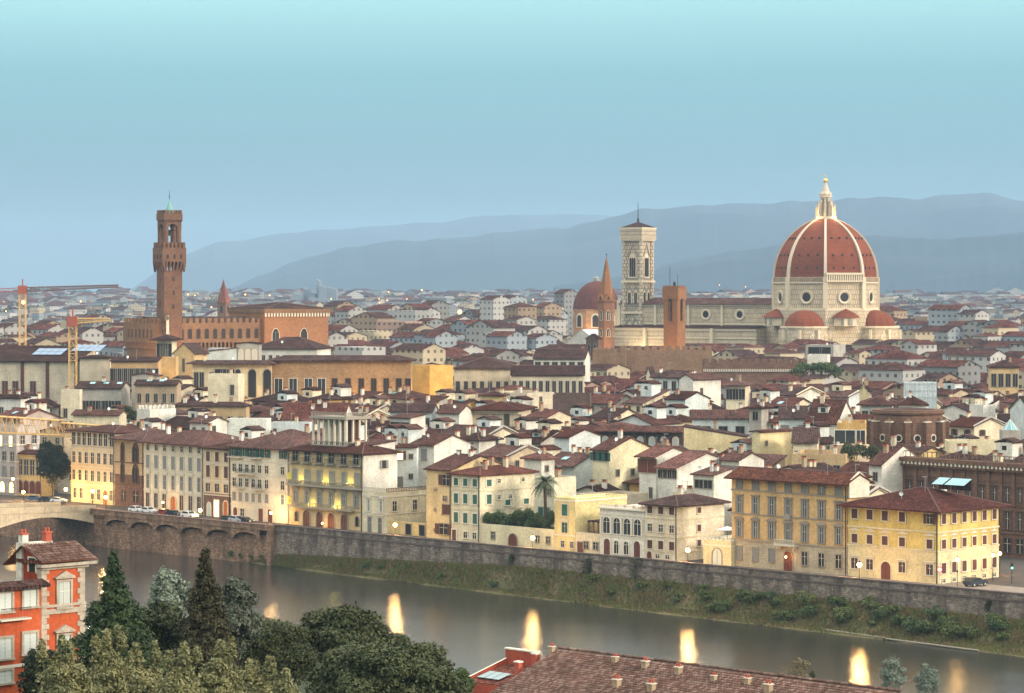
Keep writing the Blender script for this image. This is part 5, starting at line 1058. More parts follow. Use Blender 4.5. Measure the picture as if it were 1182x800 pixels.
g_, L, W, h = hb('white castle-like villa with battlements, arches and a round turquoise window', 158, 173, 203, 474, 770, mat=WHITE, roof='flat', rows=[rw(3, .55, .85, 1.6, 'arch')], side=[(.52, .82, [.45], 3.6, 'arch', SKYL)], vb=494, anchor='castle-like villa', chim=0)
b = MB(); merlons(b, 0, L, 0, W, h + .3, .6, 1.0, WHITE, .9); b.obj('battlement', g_)
hb('long ochre house with seven windows over arches and dark roof', 200, 284, 288, 468, 800, a=-8, mat=stucco('brownish_ochre', (.50, .36, .19)), roof='hip', rm=ROOF2, rows=[rw(7, .72, .85, 1.4), (.4, .62, 7, 1.8, 'arch', DARK)], vb=482, chim=3, anchor='long ochre house')
hb('small white house with pale chimney directly behind the green-shuttered white palazzo', 219, 240, 262, 488, 735, a=-30, mat=WHITE, roof='gable', pitch=.28, rows=[rw(2, .84, .93, .9)], side=[rw([.3], .8, .95, 1.6)], vb=498)
hb('long blank white terrace wall behind the green-shuttered white palazzo', 262, 308, 313, 485, 742, a=-5, mat=stucco('terrace_white', (.72, .74, .66)), roof='flat', vb=496, chim=0)
hb('white curved terrace house behind the pillared loggia', 313, 357, 362, 489, 722, a=-10, mat=COOL, roof='flat', rows=[rw([.1], .86, .93, .8)], vb=501, chim=1)
hb('wide red roofed house with small dome chimney above the terrace walls', 325, 396, 410, 484, 752, a=-6, mat=WHITE, roof='gable', rm=ROOF3, pitch=.45, vb=487, chim=4)
# around the palace
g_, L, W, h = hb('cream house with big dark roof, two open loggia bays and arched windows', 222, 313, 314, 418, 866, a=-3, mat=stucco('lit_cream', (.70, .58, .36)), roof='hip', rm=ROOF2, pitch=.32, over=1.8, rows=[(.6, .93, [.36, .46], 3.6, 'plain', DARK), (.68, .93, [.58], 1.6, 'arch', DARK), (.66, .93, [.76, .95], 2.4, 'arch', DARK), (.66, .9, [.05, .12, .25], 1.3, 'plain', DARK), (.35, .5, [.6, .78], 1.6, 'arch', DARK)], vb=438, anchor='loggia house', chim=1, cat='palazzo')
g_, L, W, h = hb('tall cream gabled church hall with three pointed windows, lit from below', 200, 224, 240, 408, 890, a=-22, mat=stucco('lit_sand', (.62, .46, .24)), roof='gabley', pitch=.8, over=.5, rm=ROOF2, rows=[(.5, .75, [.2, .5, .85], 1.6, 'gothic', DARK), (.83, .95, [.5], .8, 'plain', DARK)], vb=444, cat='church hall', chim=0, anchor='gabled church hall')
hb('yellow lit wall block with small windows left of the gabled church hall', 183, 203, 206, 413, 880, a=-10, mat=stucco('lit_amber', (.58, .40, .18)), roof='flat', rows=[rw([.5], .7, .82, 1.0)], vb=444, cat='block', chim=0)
hb('square lookout house with open loggia under a wide roof below the crenellated palace', 181, 198, 204, 390, 915, a=-8, mat=CREAM, roof='hip', rm=ROOF2, pitch=.35, over=2.0, rows=[(.8, .95, [.2, .5, .8], 2.0, 'plain', DARK), rw([.3, .8], .6, .75, .9)], vb=412, chim=0)
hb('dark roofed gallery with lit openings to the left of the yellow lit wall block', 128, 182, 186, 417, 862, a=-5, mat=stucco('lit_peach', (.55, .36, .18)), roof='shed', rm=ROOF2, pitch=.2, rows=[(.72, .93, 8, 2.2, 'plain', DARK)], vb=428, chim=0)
hb('pale stone gabled shed in front of the dark roofed gallery', 152, 181, 186, 434, 842, a=-10, mat=GREYP, roof='gabley', pitch=.2, vb=438, chim=0)
hb('long brown roofed row house with rooflights below the palace lights', 156, 204, 209, 444, 825, a=-5, mat=TAN, roof='gable', rm=ROOF2, vb=450, rows=[rw(5, .8, .9)], skl=2)
hb('cream boxy rooftop building with grey pipes below the loggia house', 240, 275, 282, 433, 830, a=-8, mat=CREAM, roof='flat', rows=[rw([.8], .8, .9)], vb=446)
hb('white sloping shed roof house close under the crenellated palace', 240, 272, 276, 402, 905, a=-4, mat=COOL, roof='shedx', pitch=-.12, vb=405, rows=[rw([.5], .8, .86)], chim=0)
hb('grey walled attic with three blind arches right of the white sloping shed', 273, 299, 302, 397, 906, a=-4, mat=GREYP, roof='gabley', pitch=.12, rows=[(.86, .96, [.2, .5, .8], 2.0, 'arch', PALEST)], vb=404, chim=0)
hb('long dark roofed range right in front of the stone wing', 292, 366, 385, 402, 930, a=-12, mat=WHITE, roof='hip', rm=ROOF2, pitch=.4, rows=[rw(9, .86, .93, 1.0)], vb=404, chim=0)
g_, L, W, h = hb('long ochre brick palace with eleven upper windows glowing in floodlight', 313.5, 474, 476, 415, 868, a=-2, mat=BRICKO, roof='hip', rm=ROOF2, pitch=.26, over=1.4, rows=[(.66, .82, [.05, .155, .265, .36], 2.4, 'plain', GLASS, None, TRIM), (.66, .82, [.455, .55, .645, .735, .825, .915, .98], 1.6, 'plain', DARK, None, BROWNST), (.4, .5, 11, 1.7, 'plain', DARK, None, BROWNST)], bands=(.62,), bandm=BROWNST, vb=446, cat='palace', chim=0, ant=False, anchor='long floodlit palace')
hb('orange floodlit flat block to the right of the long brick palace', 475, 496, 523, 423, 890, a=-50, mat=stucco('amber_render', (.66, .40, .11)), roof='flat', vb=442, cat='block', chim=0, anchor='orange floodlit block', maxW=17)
hb('pale long house with seven narrow windows right of the orange floodlit block', 524, 589, 603, 425, 905, a=-10, mat=TALL, roof='hip', rm=ROOF2, pitch=.38, rows=[rw(7, .66, .85, 1.2)], vb=438, anchor='seven-window long house', chim=0, ant=False)
hb('low cream range with ten small windows and brown roof left of centre', 590, 674, 676, 433, 885, a=-2, mat=TALL, roof='gable', rm=ROOF2, pitch=.3, rows=[rw(11, .78, .93, 1.1)], vb=444, chim=0, ant=False, anchor='ten-window range')
hb('cream range with ten windows continuing to the right under a brown roof', 676.3, 752, 756, 434, 885, a=3, mat=CREAM, roof='gable', rm=ROOF2, pitch=.3, rows=[rw(10, .78, .93, 1.1)], vb=444, chim=0, ant=False)
hb('white long house with six dark square openings before the slender spired tower', 616, 675, 690, 414, 960, a=-8, mat=WHITE, roof='gable', rm=ROOF2, pitch=.35, rows=[rw(6, .84, .96, 1.9)], vb=427, chim=0, ant=False)
# battlemented prison palace
g_, L, W, h = hb('long brown rubble building with battlements in front of the marble bell tower', 716, 822, 824, 406, 1050, a=-2, mat=BRICK, roof='flat', vb=417, cat='crenellated hall', chim=0, ant=False, anchor='crenellated hall')
b = MB(); merlons(b, 0, L, 0, W, h + .3, 1.6, 1.7, BRICK, 1.3); b.obj('battlement', g_)
g_, L, W, h = hb('dark brown crenellated wall block below the cathedral nave, to the right', 812, 932, 935, 421, 1000, a=-2, mat=BROWNST, roof='flat', vb=432, cat='crenellated block', chim=0, ant=False)
b = MB(); merlons(b, 0, L, 0, W, h + .3, 1.5, 1.6, BROWNST, 1.2); b.obj('battlement', g_); b = MB(); b.box(0, L, -.2, 0, h - 1.6, h - 1.3, BROWNST)
for i in range(60): b.box(i * L / 60, i * L / 60 + .35, -.5, 0, h - 2.6, h - 1.6, PALEST)
b.obj('corbel_row', g_)
g_, L, W, h = hb('brown machicolated keep left of the crenellated hall', 684, 722, 730, 408, 1046, a=-6, mat=BRICK, roof='flat', vb=420, cat='keep', chim=0, ant=False)
b = MB(); merlons(b, 0, L, 0, W, h + .3, 1.5, 1.5, BRICK, 1.2); b.obj('battlement', g_)
# centre
hb('big hipped roof house with plain grey wall at the centre of the old town', 753, 783, 792, 435, 850, a=-35, mat=COOL, roof='hip', rm=ROOF2, pitch=.55, rows=[rw(3, .85, .95, 1.4)], vb=450)
hb('white round-gabled house right of the big hipped roof house', 784, 800, 832, 438, 845, mat=WHITE, roof='gabley', pitch=.5, side=[rw([.3], .8, .9)], vb=448)
hb('yellow rooftop loggia with three dark openings under a flat roof', 838, 860, 866, 444, 815, a=-12, mat=CREAM, roof='hip', pitch=.25, over=1.2, rows=[rw(3, .84, .95, 1.7)], vb=456)
hb('long yellow house with seven brown windows below the green roof garden', 872, 1003, 1004, 452, 800, a=2, mat=stucco('soft_yellow', (.68, .56, .32)), roof='gable', rm=ROOF2, pitch=.26, rows=[rw(7, .68, .86, 1.9, 'shut', None, SH_BROWN)], vb=467, cat='house', chim=5, anchor='long yellow house')
hb('white house with large square window and blue-grey side porch', 769, 791, 818, 461, 760, mat=COOL, roof='gable', rm=ROOF, pitch=.35, rows=[rw([.55], .62, .85, 3.6)], side=[rw([.3], .7, .88, 2.5), rw([.75], .72, .85, 1.0)], vb=478, anchor='big-window white house')
hb('long low red roofed house with two chimney stacks left of the pale stair tower', 799, 864, 867, 483, 728, a=-4, mat=COOL, roof='gable', pitch=.38, rows=[rw([.25, .55, .85], .8, .9, 2.2)], vb=491)
hb('pale stair tower with overhanging red roof and tall lit chimney', 865, 879, 887, 470, 722, a=-30, mat=GREYP, roof='hip', over=1, pitch=.3, rows=[rw([.5], .86, .95, 1.5)], vb=494, anchor='pale stair tower', cat='tower house')
g_, L, W, h = hb('dark arcaded gallery with nine pale arched panels under a long red roof', 664, 788, 789, 496, 690, a=-14, mat=stucco('dark_arcade', (.10, .085, .08)), roof='shed', rm=ROOF, pitch=.5, over=1.5, rows=[], vb=518, cat='arcade', chim=0, ant=False, anchor='dark arcaded gallery', maxW=9)
for i in range(9):
    b = MB(); x = L * (i + .6) / 9.2; b.extr([(q + x, z) for q, z in archpts(1.7, h - 6.8, h - 1.7, 7)], -.25, .1, PALEST); b.extr([(q + x, z) for q, z in archpts(1.0, h - 6.2, h - 2.2, 6)], -.3, .05, SHEET); b.obj('arched_panel', g_)
    b = MB(); b.box(x - .95 - 1.0, x - .95 - .6, -.6, .1, h - 7, h - .3, DARKST); b.obj('pillar', g_)
hb('long blank pale yellow wall stepping down right of the dark arcaded gallery', 789.5, 862, 862.5, 505, 672, a=-8, mat=stucco('blank_yellow', (.72, .60, .34)), roof='shedx', pitch=.16, over=.2, rm=ROOF2, vb=520, chim=1, ant=False, cat='warehouse')
hb('pale yellow windowless block below the pale stair tower', 868, 877, 914, 499, 655, mat=stucco('blank_yellow', (.72, .60, .34)), roof='gabley', pitch=.15, side=[rw([.2], .85, .9, .8)], vb=526, anchor='windowless yellow block', cat='warehouse')
hb('dark rubble stone wall block in the middle of the rooftops', 638, 681, 683, 457, 790, a=-3, mat=DARKST, roof='flat', vb=478, cat='ruin wall', chim=0, ant=False, anchor='rubble block')
hb('cream gable house with dark lean-to left of the rubble block', 609, 632, 659, 482, 728, mat=CREAM, roof='gable', rm=ROOF3, pitch=.35, vb=493, chim=1)
hb('small yellow house with flat red roof beside a white wall', 556, 580, 585, 456, 805, a=-12, mat=YEL, roof='hip', pitch=.3, rows=[rw([.25, .75], .8, .9)], vb=465)
hb('large cream panelled house with wide red roof near the picture centre', 546, 598, 618, 472, 745, a=-12, mat=stucco('panel_cream', (.68, .56, .40)), roof='hip', rm=ROOF3, pitch=.25, over=1.6, rows=[(.62, .93, 4, 4.6, 'plain', stucco('panel_infill', (.62, .52, .36)))], side=[rw(2, .7, .9, 1.5)], vb=492, anchor='panelled house')
hb('house with dark open rooftop loggia and sandy side wall', 450, 474, 491, 483, 700, mat=WHITE, roof='shed', pitch=.15, rows=[rw([.5], .62, .95, 7.0)], side=[], vb=503, anchor='open-loft house', chim=0)
hb('white house with brown gabled roof just behind the open-loft house', 450, 499, 505, 475, 742, a=-8, mat=COOL, roof='gable', rm=ROOF2, pitch=.4, rows=[rw(4, .8, .92, 1.2)], vb=482)
hb('white cottage with dark gable roof and two small windows', 505, 530, 546, 477, 738, a=-20, mat=WHITE, roof='gable', pitch=.35, rows=[rw(3, .75, .87, 1.2)], vb=486)
hb('long mint white garden wall behind the white gabled houses', 515, 575, 577, 507, 690, a=2, mat=stucco('mint_white', (.62, .72, .64)), roof='flat', vb=512, cat='wall', chim=0, ant=False, maxW=2)
hb('white house with lit brown-shuttered window next to the villa terrace', 430, 481, 483, 516, 645, a=-8, mat=COOL, roof='gable', pitch=.3, rows=[(.84, .95, [.62], 1.5, 'open', LIT, SH_BROWN), (.85, .91, [.87], .9, 'plain', DARK), (.5, .62, [.62], 1.3, 'shut', None, SH_GREY), (.6, .66, [.87], .9, 'plain', DARK)], vb=563, det=0, chim=1)
hb('white gabled house with tall grey shutters and long blank side wall', 482, 501, 543, 514, 655, mat=WHITE, roof='gable', rm=ROOF, pitch=.35, rows=[(.8, .94, [.4], 1.7, 'shut', None, SH_GREY)], side=[rw([.68], .85, .92, 1.2)], vb=540, chim=1)
hb('white cube house with hipped red roof above the palm tree', 605, 625, 640, 529, 622, mat=WHITE, roof='hip', rm=ROOF3, pitch=.4, side=[rw([.4], .82, .9, 1.1)], vb=548)
hb('white house with one big window on its gable below the dark arcade', 640, 657, 693, 505, 662, mat=COOL, roof='gable', rm=ROOF3, pitch=.3, side=[rw([.4], .7, .85, 1.5)], vb=523, chim=0)
hb('large pale yellow wall house with stepped gable and two small windows', 684, 703, 752, 520, 628, mat=stucco('blank_cream', (.72, .64, .42)), roof='gable', rm=ROOF, pitch=.35, rows=[(.87, .97, 3, 1.4, 'open', DARK, SH_GREEN)], side=[rw([.2, .55], .68, .76, 1.1)], vb=560, anchor='stepped-gable house')
hb('tall white house with brown panelled attic and red roof', 738, 757, 797, 527, 612, mat=WHITE, roof='gable', rm=ROOF3, pitch=.3, over=1.2, rows=[(.8, .96, [.5], 5.5, 'plain', WOOD), rw([.7], .5, .62, .8)], vb=566, anchor='brown-attic house')
hb('white house with four attic windows under a long red roof', 760, 781, 850, 540, 600, mat=WHITE, roof='gable', rm=ROOF3, pitch=.28, over=1.2, rows=[(.86, .96, 4, 1.3, 'plain', DARK)], side=[rw([.2, .5], .6, .7, 1.2)], vb=575)
hb('white house with two stacked balconies left of the peach palazzo', 800, 824, 845, 549, 588, mat=WHITE, roof='shed', pitch=.2, rows=[(.82, .93, [.3, .72], 2.4, 'plain', DARK), (.55, .68, [.3, .72], 2.0, 'plain', DARK)], vb=580, chim=2)
hb('white gabled house with grey shutters behind the peach palazzo', 832, 853, 882, 532, 605, mat=WHITE, roof='gable', rm=ROOF, pitch=.35, rows=[(.8, .93, 3, 1.6, 'shut', None, SH_GREY)], vb=556)
hb('white house with tall grey shutters below the long yellow house', 899, 930, 932, 483, 695, a=-8, mat=COOL, roof='gable', rm=ROOF2, pitch=.4, rows=[(.7, .92, [.22, .85], 1.8, 'shut', None, SH_GREY)], vb=497)
hb('white gabled house with glazed dormer left of the orange house', 930, 966, 986, 488, 688, a=-25, mat=WHITE, roof='gable', rm=ROOF, pitch=.75, rows=[rw([.2, .5], .75, .88, 1.3)], dorm=1, skl=1, vb=500, anchor='glazed-dormer house')
hb('orange-brown flat house with large white-framed window below white chimneys', 966, 999, 1003, 490, 655, a=-8, mat=OCHRE, roof='flat', rows=[(.78, .94, [.3], 5.0, 'plain', GLASS, None, WHITE), (.78, .94, [.82], 2.2, 'plain', GLASS, None, WHITE)], vb=512, anchor='orange-brown house')
hb('white house with brown hip roof and grey awning right of the glazed-dormer house', 994, 1030, 1038, 466, 738, a=-10, mat=COOL, roof='hip', pitch=.35, over=1.2, rows=[rw(4, .78, .92, 1.5)], vb=476)
hb('white house with two large shuttered windows under a hipped roof above the round apse', 1037, 1069, 1078, 466, 745, a=-6, mat=WHITE, roof='hip', pitch=.5, rows=[(.76, .93, [.42, .78], 2.2, 'shut', None, SH_GREY)], vb=475, anchor='twin-shutter house')
g_, L, W, h = hb('white sheeted scaffolding block standing among the roofs on the right', 1045, 1081, 1083, 443, 800, a=-5, mat=stucco('white_sheeting', (.66, .74, .76)), roof='flat', vb=458, cat='scaffold', chim=0, ant=False)
b = MB()
for i in range(8): b.bar((i * L / 7, -.3, 0), (i * L / 7, -.3, h + 1.2), .07, GALV, n=4)
for z in (h - 4, h - 2, h): b.bar((0, -.3, z), (L, -.3, z), .06, GALV, n=4)
b.obj('scaffold_poles', g_)
hb('white block with dark doorways and bluish side right of the apse', 1119, 1135, 1149, 469, 730, mat=WHITE, roof='flat', rows=[rw([.4], .62, .8, 2.2)], side=[rw([.3], .6, .85, 1.8)], vb=482)
hb('brown roofed long house with four windows at the right edge', 1143, 1176, 1184, 423, 900, a=-6, mat=PEACH, roof='hip', rm=ROOF2, pitch=.4, rows=[rw(4, .78, .92, 1.5)], vb=438)
hb('white walled house with dark brown roof touching the right picture edge', 1150, 1190, 1200, 475, 720, a=8, mat=COOL, roof='gable', rm=ROOF2, pitch=.4, rows=[rw(4, .78, .9, 1.3)], vb=486)
hb('yellow lit narrow roof terrace wall above the dark library cornice', 1095, 1161, 1162, 511, 640, a=-3, mat=stucco('blank_cream', (.72, .64, .42)), roof='flat', vb=520, cat='wall', chim=0, ant=False)
hb('white gabled house with two chimneys between the peach palazzo and the library', 1003, 1018, 1066, 536, 588, mat=WHITE, roof='gable', rm=ROOF, pitch=.5, rows=[rw([.5], .8, .9)], side=[rw([.8], .62, .72, 1.0)], vb=560, chim=3)
hb('ochre house with roof terrace and lattice pergola behind the peach palazzo', 914, 976, 1003, 526, 615, a=-15, mat=stucco('terrace_ochre', (.58, .42, .22)), roof='flat', rows=[rw(3, .75, .88, 1.4)], vb=536, chim=2, anchor='roof-garden house')
hb('beige low house with dark roof left of the roof-garden house', 915, 943, 948, 511, 640, a=-8, mat=CREAM, roof='gable', rm=ROOF2, rows=[rw(2, .75, .9, 1.6)], vb=518)
hb('glass sided modern rooftop building below the small exedra of the cathedral', 930, 962, 976, 399, 1120, a=-25, mat=GREYP, roof='flat', rows=[rw([.5], .9, .98, 9.5)], vb=412, cat='modern block', chim=0)
hb('white modern block with slit windows just above the roof garden', 932, 955, 961, 411, 1010, a=-10, mat=WHITE, roof='flat', rows=[rw([.3, .7], .78, .92, .8)], vb=424, cat='modern block', chim=0)
# round apse of a dark stone church
AYp = 690.0; ax = Xof(1048, AYp); zq = lambda py: Zof(py, AYp); ap = thing('church_apse', 'round dark brown stone church apse with buttresses among the roofs on the right', 'apse', (ax, AYp, 0)); ANCH.append(('round dark apse', 1048, 495)); ra = 8.6
b = MB(); b.lathe([(ra, 0), (ra, zq(478)), (ra + .5, zq(477)), (ra + .7, zq(475)), (ra + .3, zq(474.5)), (ra + .3, zq(472.5))], 20, BROWNST); b.obj('wall', ap)
b = MB(); b.lathe([(ra - .4, zq(473)), (.2, zq(470))], 20, ROOF2, cap=False); b.obj('roof', ap)
for k in range(-3, 4):
    a = R(-8 + 30 * k); u = pol(1, a); t2 = (u[1], -u[0]); b = MB(); b.obox((u[0] * (ra + .6), u[1] * (ra + .6)), u, 1.0, t2, .7, 0, zq(486), BROWNST); b.obox((u[0] * (ra + .4), u[1] * (ra + .4)), u, .8, t2, .95, zq(486), zq(484.5), PALEST); b.lathe([(.8, zq(484)), (.1, zq(481))], 6, BROWNST, c=(u[0] * (ra + .5), u[1] * (ra + .5))); b.obj('buttress', ap)
    a = R(7 + 30 * k); u = pol(ra + .02, a); w_ = MB(); w_.lathe([(1.0, 0), (.95, .25), (.7, .25)], 12, PALEST, cap=False); w_.lathe([(.72, .1), (.01, .11)], 12, DARK, cap=False); u1 = pol(1, a); t3 = (-u1[1], u1[0]); b = MB(); b.merge(w_, lambda v: (u[0] + u1[0] * v[2] + t3[0] * v[0], u[1] + u1[1] * v[2] + t3[1] * v[0], zq(504) + v[1])); b.obj('round_window', ap)
FOOT.append([(ax - 10, AYp - 10), (ax + 10, AYp - 10), (ax + 10, AYp + 10), (ax - 10, AYp + 10)]); VIS.append((1005, 1092, 470, 515, AYp))
bp = thing('glass_pyramid', 'small blue glass pyramid rooflight near the right picture edge', 'rooflight', (Xof(1166, 700), 700, Zof(496, 700))); b = MB(); b.lathe([(2.0, 0), (.1, 2.6)], 8, SKYL); b.obj('glass', bp); b = MB()
for k in range(8): a = k * math.pi / 4; b.bar((2 * math.cos(a), 2 * math.sin(a), 0), (0, 0, 2.65), .07, TRIM, n=4)
b.box(-2.3, 2.3, -2.3, 2.3, -14, 0, GREYP); b.obj('glazing_bars', bp)

# ---------------------------------------------------------------- the rest of the old town: individual houses up to about 1 km, a roofscape beyond
def inside(p, P):
    c = False; n = len(P); x, y = p
    for i in range(n):
        x1, y1 = P[i]; x2, y2 = P[(i + 1) % n]
        if (y1 > y) != (y2 > y) and x < (x2 - x1) * (y - y1) / (y2 - y1) + x1: c = not c
    return c
FB = [(min(p[0] for p in P), max(p[0] for p in P), min(p[1] for p in P), max(p[1] for p in P), P) for P in FOOT]
def blocked(pts):
    xa, xb = min(p[0] for p in pts), max(p[0] for p in pts); ya, yb = min(p[1] for p in pts), max(p[1] for p in pts)
    for (a, b_, c, d, P) in FB:
        if b_ < xa or a > xb or d < ya or c > yb: continue
        for p in pts:
            if inside(p, P): return True
        for p in P:
            if inside(p, pts[:4]): return True
    return False
def visok(l, r_, top, Y):
    lim = -1e9
    for (a, b_, t, bt_, Yv) in VIS:
        if Y < Yv - 4 and r_ > a + 1.5 and l < b_ - 1.5: lim = max(lim, bt_ - 2)
    return lim
rg = random.Random(21)
HOUSEC = [(WHITE, 'white'), (CREAM, 'cream'), (COOL, 'pale cool white'), (BEIGE, 'beige'), (YEL, 'yellow'), (PINK, 'pinkish'), (GREYP, 'grey'), (TALL, 'sand coloured'), (OCHRE, 'ochre'), (TAN, 'tan')]
WT = [7, 6, 4, 3, 1, 2, 2, 3, 1, 1]
TOPC = [(stucco('far_white', (.74, .73, .70)), 5), (CREAM, 4), (COOL, 3), (GREYP, 2), (BEIGE, 2), (PINK, 1)]
cands = []
u1, v1 = (D45, -D45), (D45, D45)
s = 600 / math.sqrt(2) + 8
v = s
while v < 1250:
    dv = 12 + rg.uniform(-1, 2) if v < 760 else 14
    u = -1200 + rg.uniform(0, 12)
    while u < 900:
        du = rg.choice((7.5, 9.5, 12, 17)) * (1 if v < 760 else 1.15)
        cx, cy = u1[0] * (u + du / 2) + v1[0] * (v + dv / 2), u1[1] * (u + du / 2) + v1[1] * (v + dv / 2)
        k = cx / cy if cy > 0 else 9
        if cy > 560 and abs(k) < .20: cands.append((cy, cx, u, v, du, dv))
        u += du + (rg.uniform(3, 5) if rg.random() < .12 else rg.choice((-.02, .01, .02)))
    v += dv + (4.5 if rg.random() < .3 else .4)
cands.sort()
NIND = 0; FARC = []; USED = {}
def where(px, py):
    best = sorted(ANCH, key=lambda a: math.hypot(a[1] - px, (a[2] - py) * 2.0))[:3]; return best
LABELS = {}
PENDING = []
for (cy, cx, u, v, du, dv) in cands:
    jt = R(rg.gauss(0, 4)); gsh = .02
    c_, s_n = math.cos(R(-45) + jt), math.sin(R(-45) + jt)
    L = du - rg.uniform(0, .6); W = dv - rg.uniform(0, 1.2)
    ox, oy = cx - c_ * L / 2 + s_n * W / 2, cy - s_n * L / 2 - c_ * W / 2
    loc = lambda x, y: (ox + x * c_ - y * s_n, oy + x * s_n + y * c_)
    pts = [loc(0, 0), loc(L, 0), loc(L, W), loc(0, W)]
    chk = pts + [loc(L / 2, 0), loc(L, W / 2), loc(L / 2, W), loc(0, W / 2), loc(L / 2, W / 2)]
    if min(p[0] + p[1] for p in pts) < 612: continue
    if min(p[0] + p[1] for p in pts) < 722 and cx / cy > .128: continue
    if blocked(chk):
        f = .55; L2, W2 = L * f, W * f; c4 = [loc(L / 2 + a_ * L2 / 2, W / 2 + b2 * W2 / 2) for a_, b2 in ((-1, -1), (1, -1), (1, 1), (-1, 1))]
        if blocked(c4 + [loc(L / 2, W / 2)]): continue
        ox, oy = c4[0]; L, W = L2, W2; pts = c4
    pxs = [CX + p[0] / p[1] * F for p in pts]; l, r_ = min(pxs), max(pxs)
    if r_ < -6 or l > 1190: continue
    h = rg.choice((11, 13, 14, 15.5, 17, 18, 20)) + rg.uniform(-1, 1)
    if cy > 760: h += rg.uniform(0, (cy - 720) * .034)
    kind = rg.choices(('gable', 'gabley', 'hip', 'shed', 'flat'), (6, 4, 4, 2, 1))[0]; pitch = rg.uniform(.28, .42)
    rise = {'gable': W / 2, 'gabley': L / 2, 'hip': min(L, W) / 2, 'shed': W, 'flat': 1}[kind] * pitch
    lim = visok(l, r_, 0, cy); ymin = min(p[1] for p in pts)
    hmax = CAMZ - (lim - HZ) * cy / F - rise - .6
    if hmax < h: h = hmax
    if h < 3.5: continue
    if cy < 1130 and NIND < 290:
        NIND += 1; ci = rg.choices(range(len(HOUSEC)), WT)[0]; mat, cn = HOUSEC[ci]; rm = rg.choice((ROOF, ROOF2, ROOF, ROOF3, ROOF2))
        nw = max(2, int(L / 4)); ns_ = max(1, int(W / 6)); sty = rg.choice(('plain', 'shut', 'open', 'plain')); sh = rg.choice((SH_BROWN, SH_GREEN, SH_GREY, SH_BROWN))
        hw = 1.5; rws = []; sds = []; near = cy < 900
        nchim = rg.choice((1, 1, 2, 3, 4)); dm = 1 if rg.random() < .12 and kind == 'gable' else 0; sk = 1 if rg.random() < .15 and kind in ('gable', 'hip') else 0
        g = thing('house', '', 'house', (ox, oy, 0), R(-45) + jt, GT)
        rb, gw, rh = roof_builder(L, W, h, kind, rg.uniform(.8, 1.2), pitch, rm); wall_builder(L, W, h, gw, mat, kind == 'flat').obj('wall', g); ro = rb.obj('roof', g)
        for f in range(2 if near else 1):
            z = h - 1.7 - f * 3.2
            if z < 2: break
            for i in range(nw):
                if rg.random() < .8: ob('window', merged_win(sty, 1.1, hw, LIT if rg.random() < .035 else (DARK if sty != 'shut' else sh), GREYST, sh), g, ((i + .5) * L / nw, 0, z))
            for i in range(ns_):
                if rg.random() < .6: ob('window', merged_win(sty, 1.1, hw, DARK if sty != 'shut' else sh, GREYST, sh), g, (L, (i + .5) * W / ns_, z), math.pi / 2)
        pz = lambda x, y: roofz(L, W, h, kind, pitch, x, y)
        for i in range(nchim): x, y = rg.uniform(.12, .88) * L, rg.uniform(.2, .8) * W; ob('chimney', chimney_mesh(rg.choice((.9, 1.3, 1.7)), rg.randrange(3)), ro, (x, y, pz(x, y) + .3), rg.choice((0, math.pi / 2)))
        an, di = antenna_mesh(); na = 0
        if rg.random() < .5: x, y = rg.uniform(.2, .8) * L, rg.uniform(.3, .6) * W; ob('antenna', an, ro, (x, y, pz(x, y) + .2), rg.uniform(0, 3)); na = 1
        if rg.random() < .3: x, y = rg.uniform(.1, .9) * L, rg.uniform(.1, .5) * W; ob('satellite_dish', di, ro, (x, y, pz(x, y) + .2), 0)
        if dm:
            x = L * .5; y = .28 * W; z = pz(x, y); d = MB(); d.box(x - 1.3, x + 1.3, y - 1.2, y + 2.6, z - 1.2, z + .9, mat); d.extr([(x - 1.55, z + .9), (x + 1.55, z + .9), (x, z + 1.6)], y - 1.5, y + 3.2, rm); d.box(x - .6, x + .6, y - 1.25, y - 1.15, z - .5, z + .6, GLASS); d.obj('dormer', ro)
        if sk:
            x = L * .35; y = .15 * W; y2 = y + 1.6; q = MB(); q.poly([(x, y, pz(x, y) + .5), (x + 1.8, y, pz(x + 1.8, y) + .5), (x + 1.8, y2, pz(x + 1.8, y2) + .5), (x, y2, pz(x, y2) + .5)], SKYL); q.obj('skylight', ro)
        if rg.random() < .34 and kind != 'flat':          # small roof room (altana)
            x, y = rg.uniform(.3, .7) * L, W * .62; z = rh; d = MB(); d.box(x - 2.2, x + 2.2, y - 2, y + 2, z - 3.0, z + 1.9, rg.choice((WHITE, CREAM, COOL))); rr2, _, _ = roof_builder(4.4, 4, z + 1.9, 'gabley', .4, .3, rm); d.merge(rr2, lambda p: (p[0] + x - 2.2, p[1] + y - 2, p[2])); d.box(x - .6, x + .6, y - 2.06, y - 1.9, z + .2, z + 1.2, DARK); d.obj('roof_room', ro); rr_ = 1
        else: rr_ = 0
        if kind == 'gable' and rg.random() < .5:
            q = MB(); q.extr([(-.5, h - .5), (W / 2, rh - .1), (W + .5, h - .5), (W + .5, h + .3), (W / 2, rh + .75), (-.5, h + .3)], 0, .35, rg.choice((WHITE, CREAM, GREYP))); d = MB(); d.merge(q, lambda p: (L + .25 + p[1] - .2, p[0], p[2])); d.obj('party_wall', ro)
        e = HZ + (CAMZ - h) * F / (cy - 5)
        PENDING.append(dict(g=g, px=(l + r_) / 2, py=e, cn=cn, kind=kind, ch=nchim, w=L, st=sty, sh=sh, dm=dm, sk=sk, rr=rr_, na=na, rm=rm))
    else:
        FARC.append((ox, oy, math.cos(R(-45) + jt), math.sin(R(-45) + jt), L, W, h, kind, pitch))
KN = {'gable': 'ridge-roofed', 'gabley': 'gable-fronted', 'hip': 'hip-roofed', 'shed': 'lean-to-roofed', 'flat': 'flat-topped'}
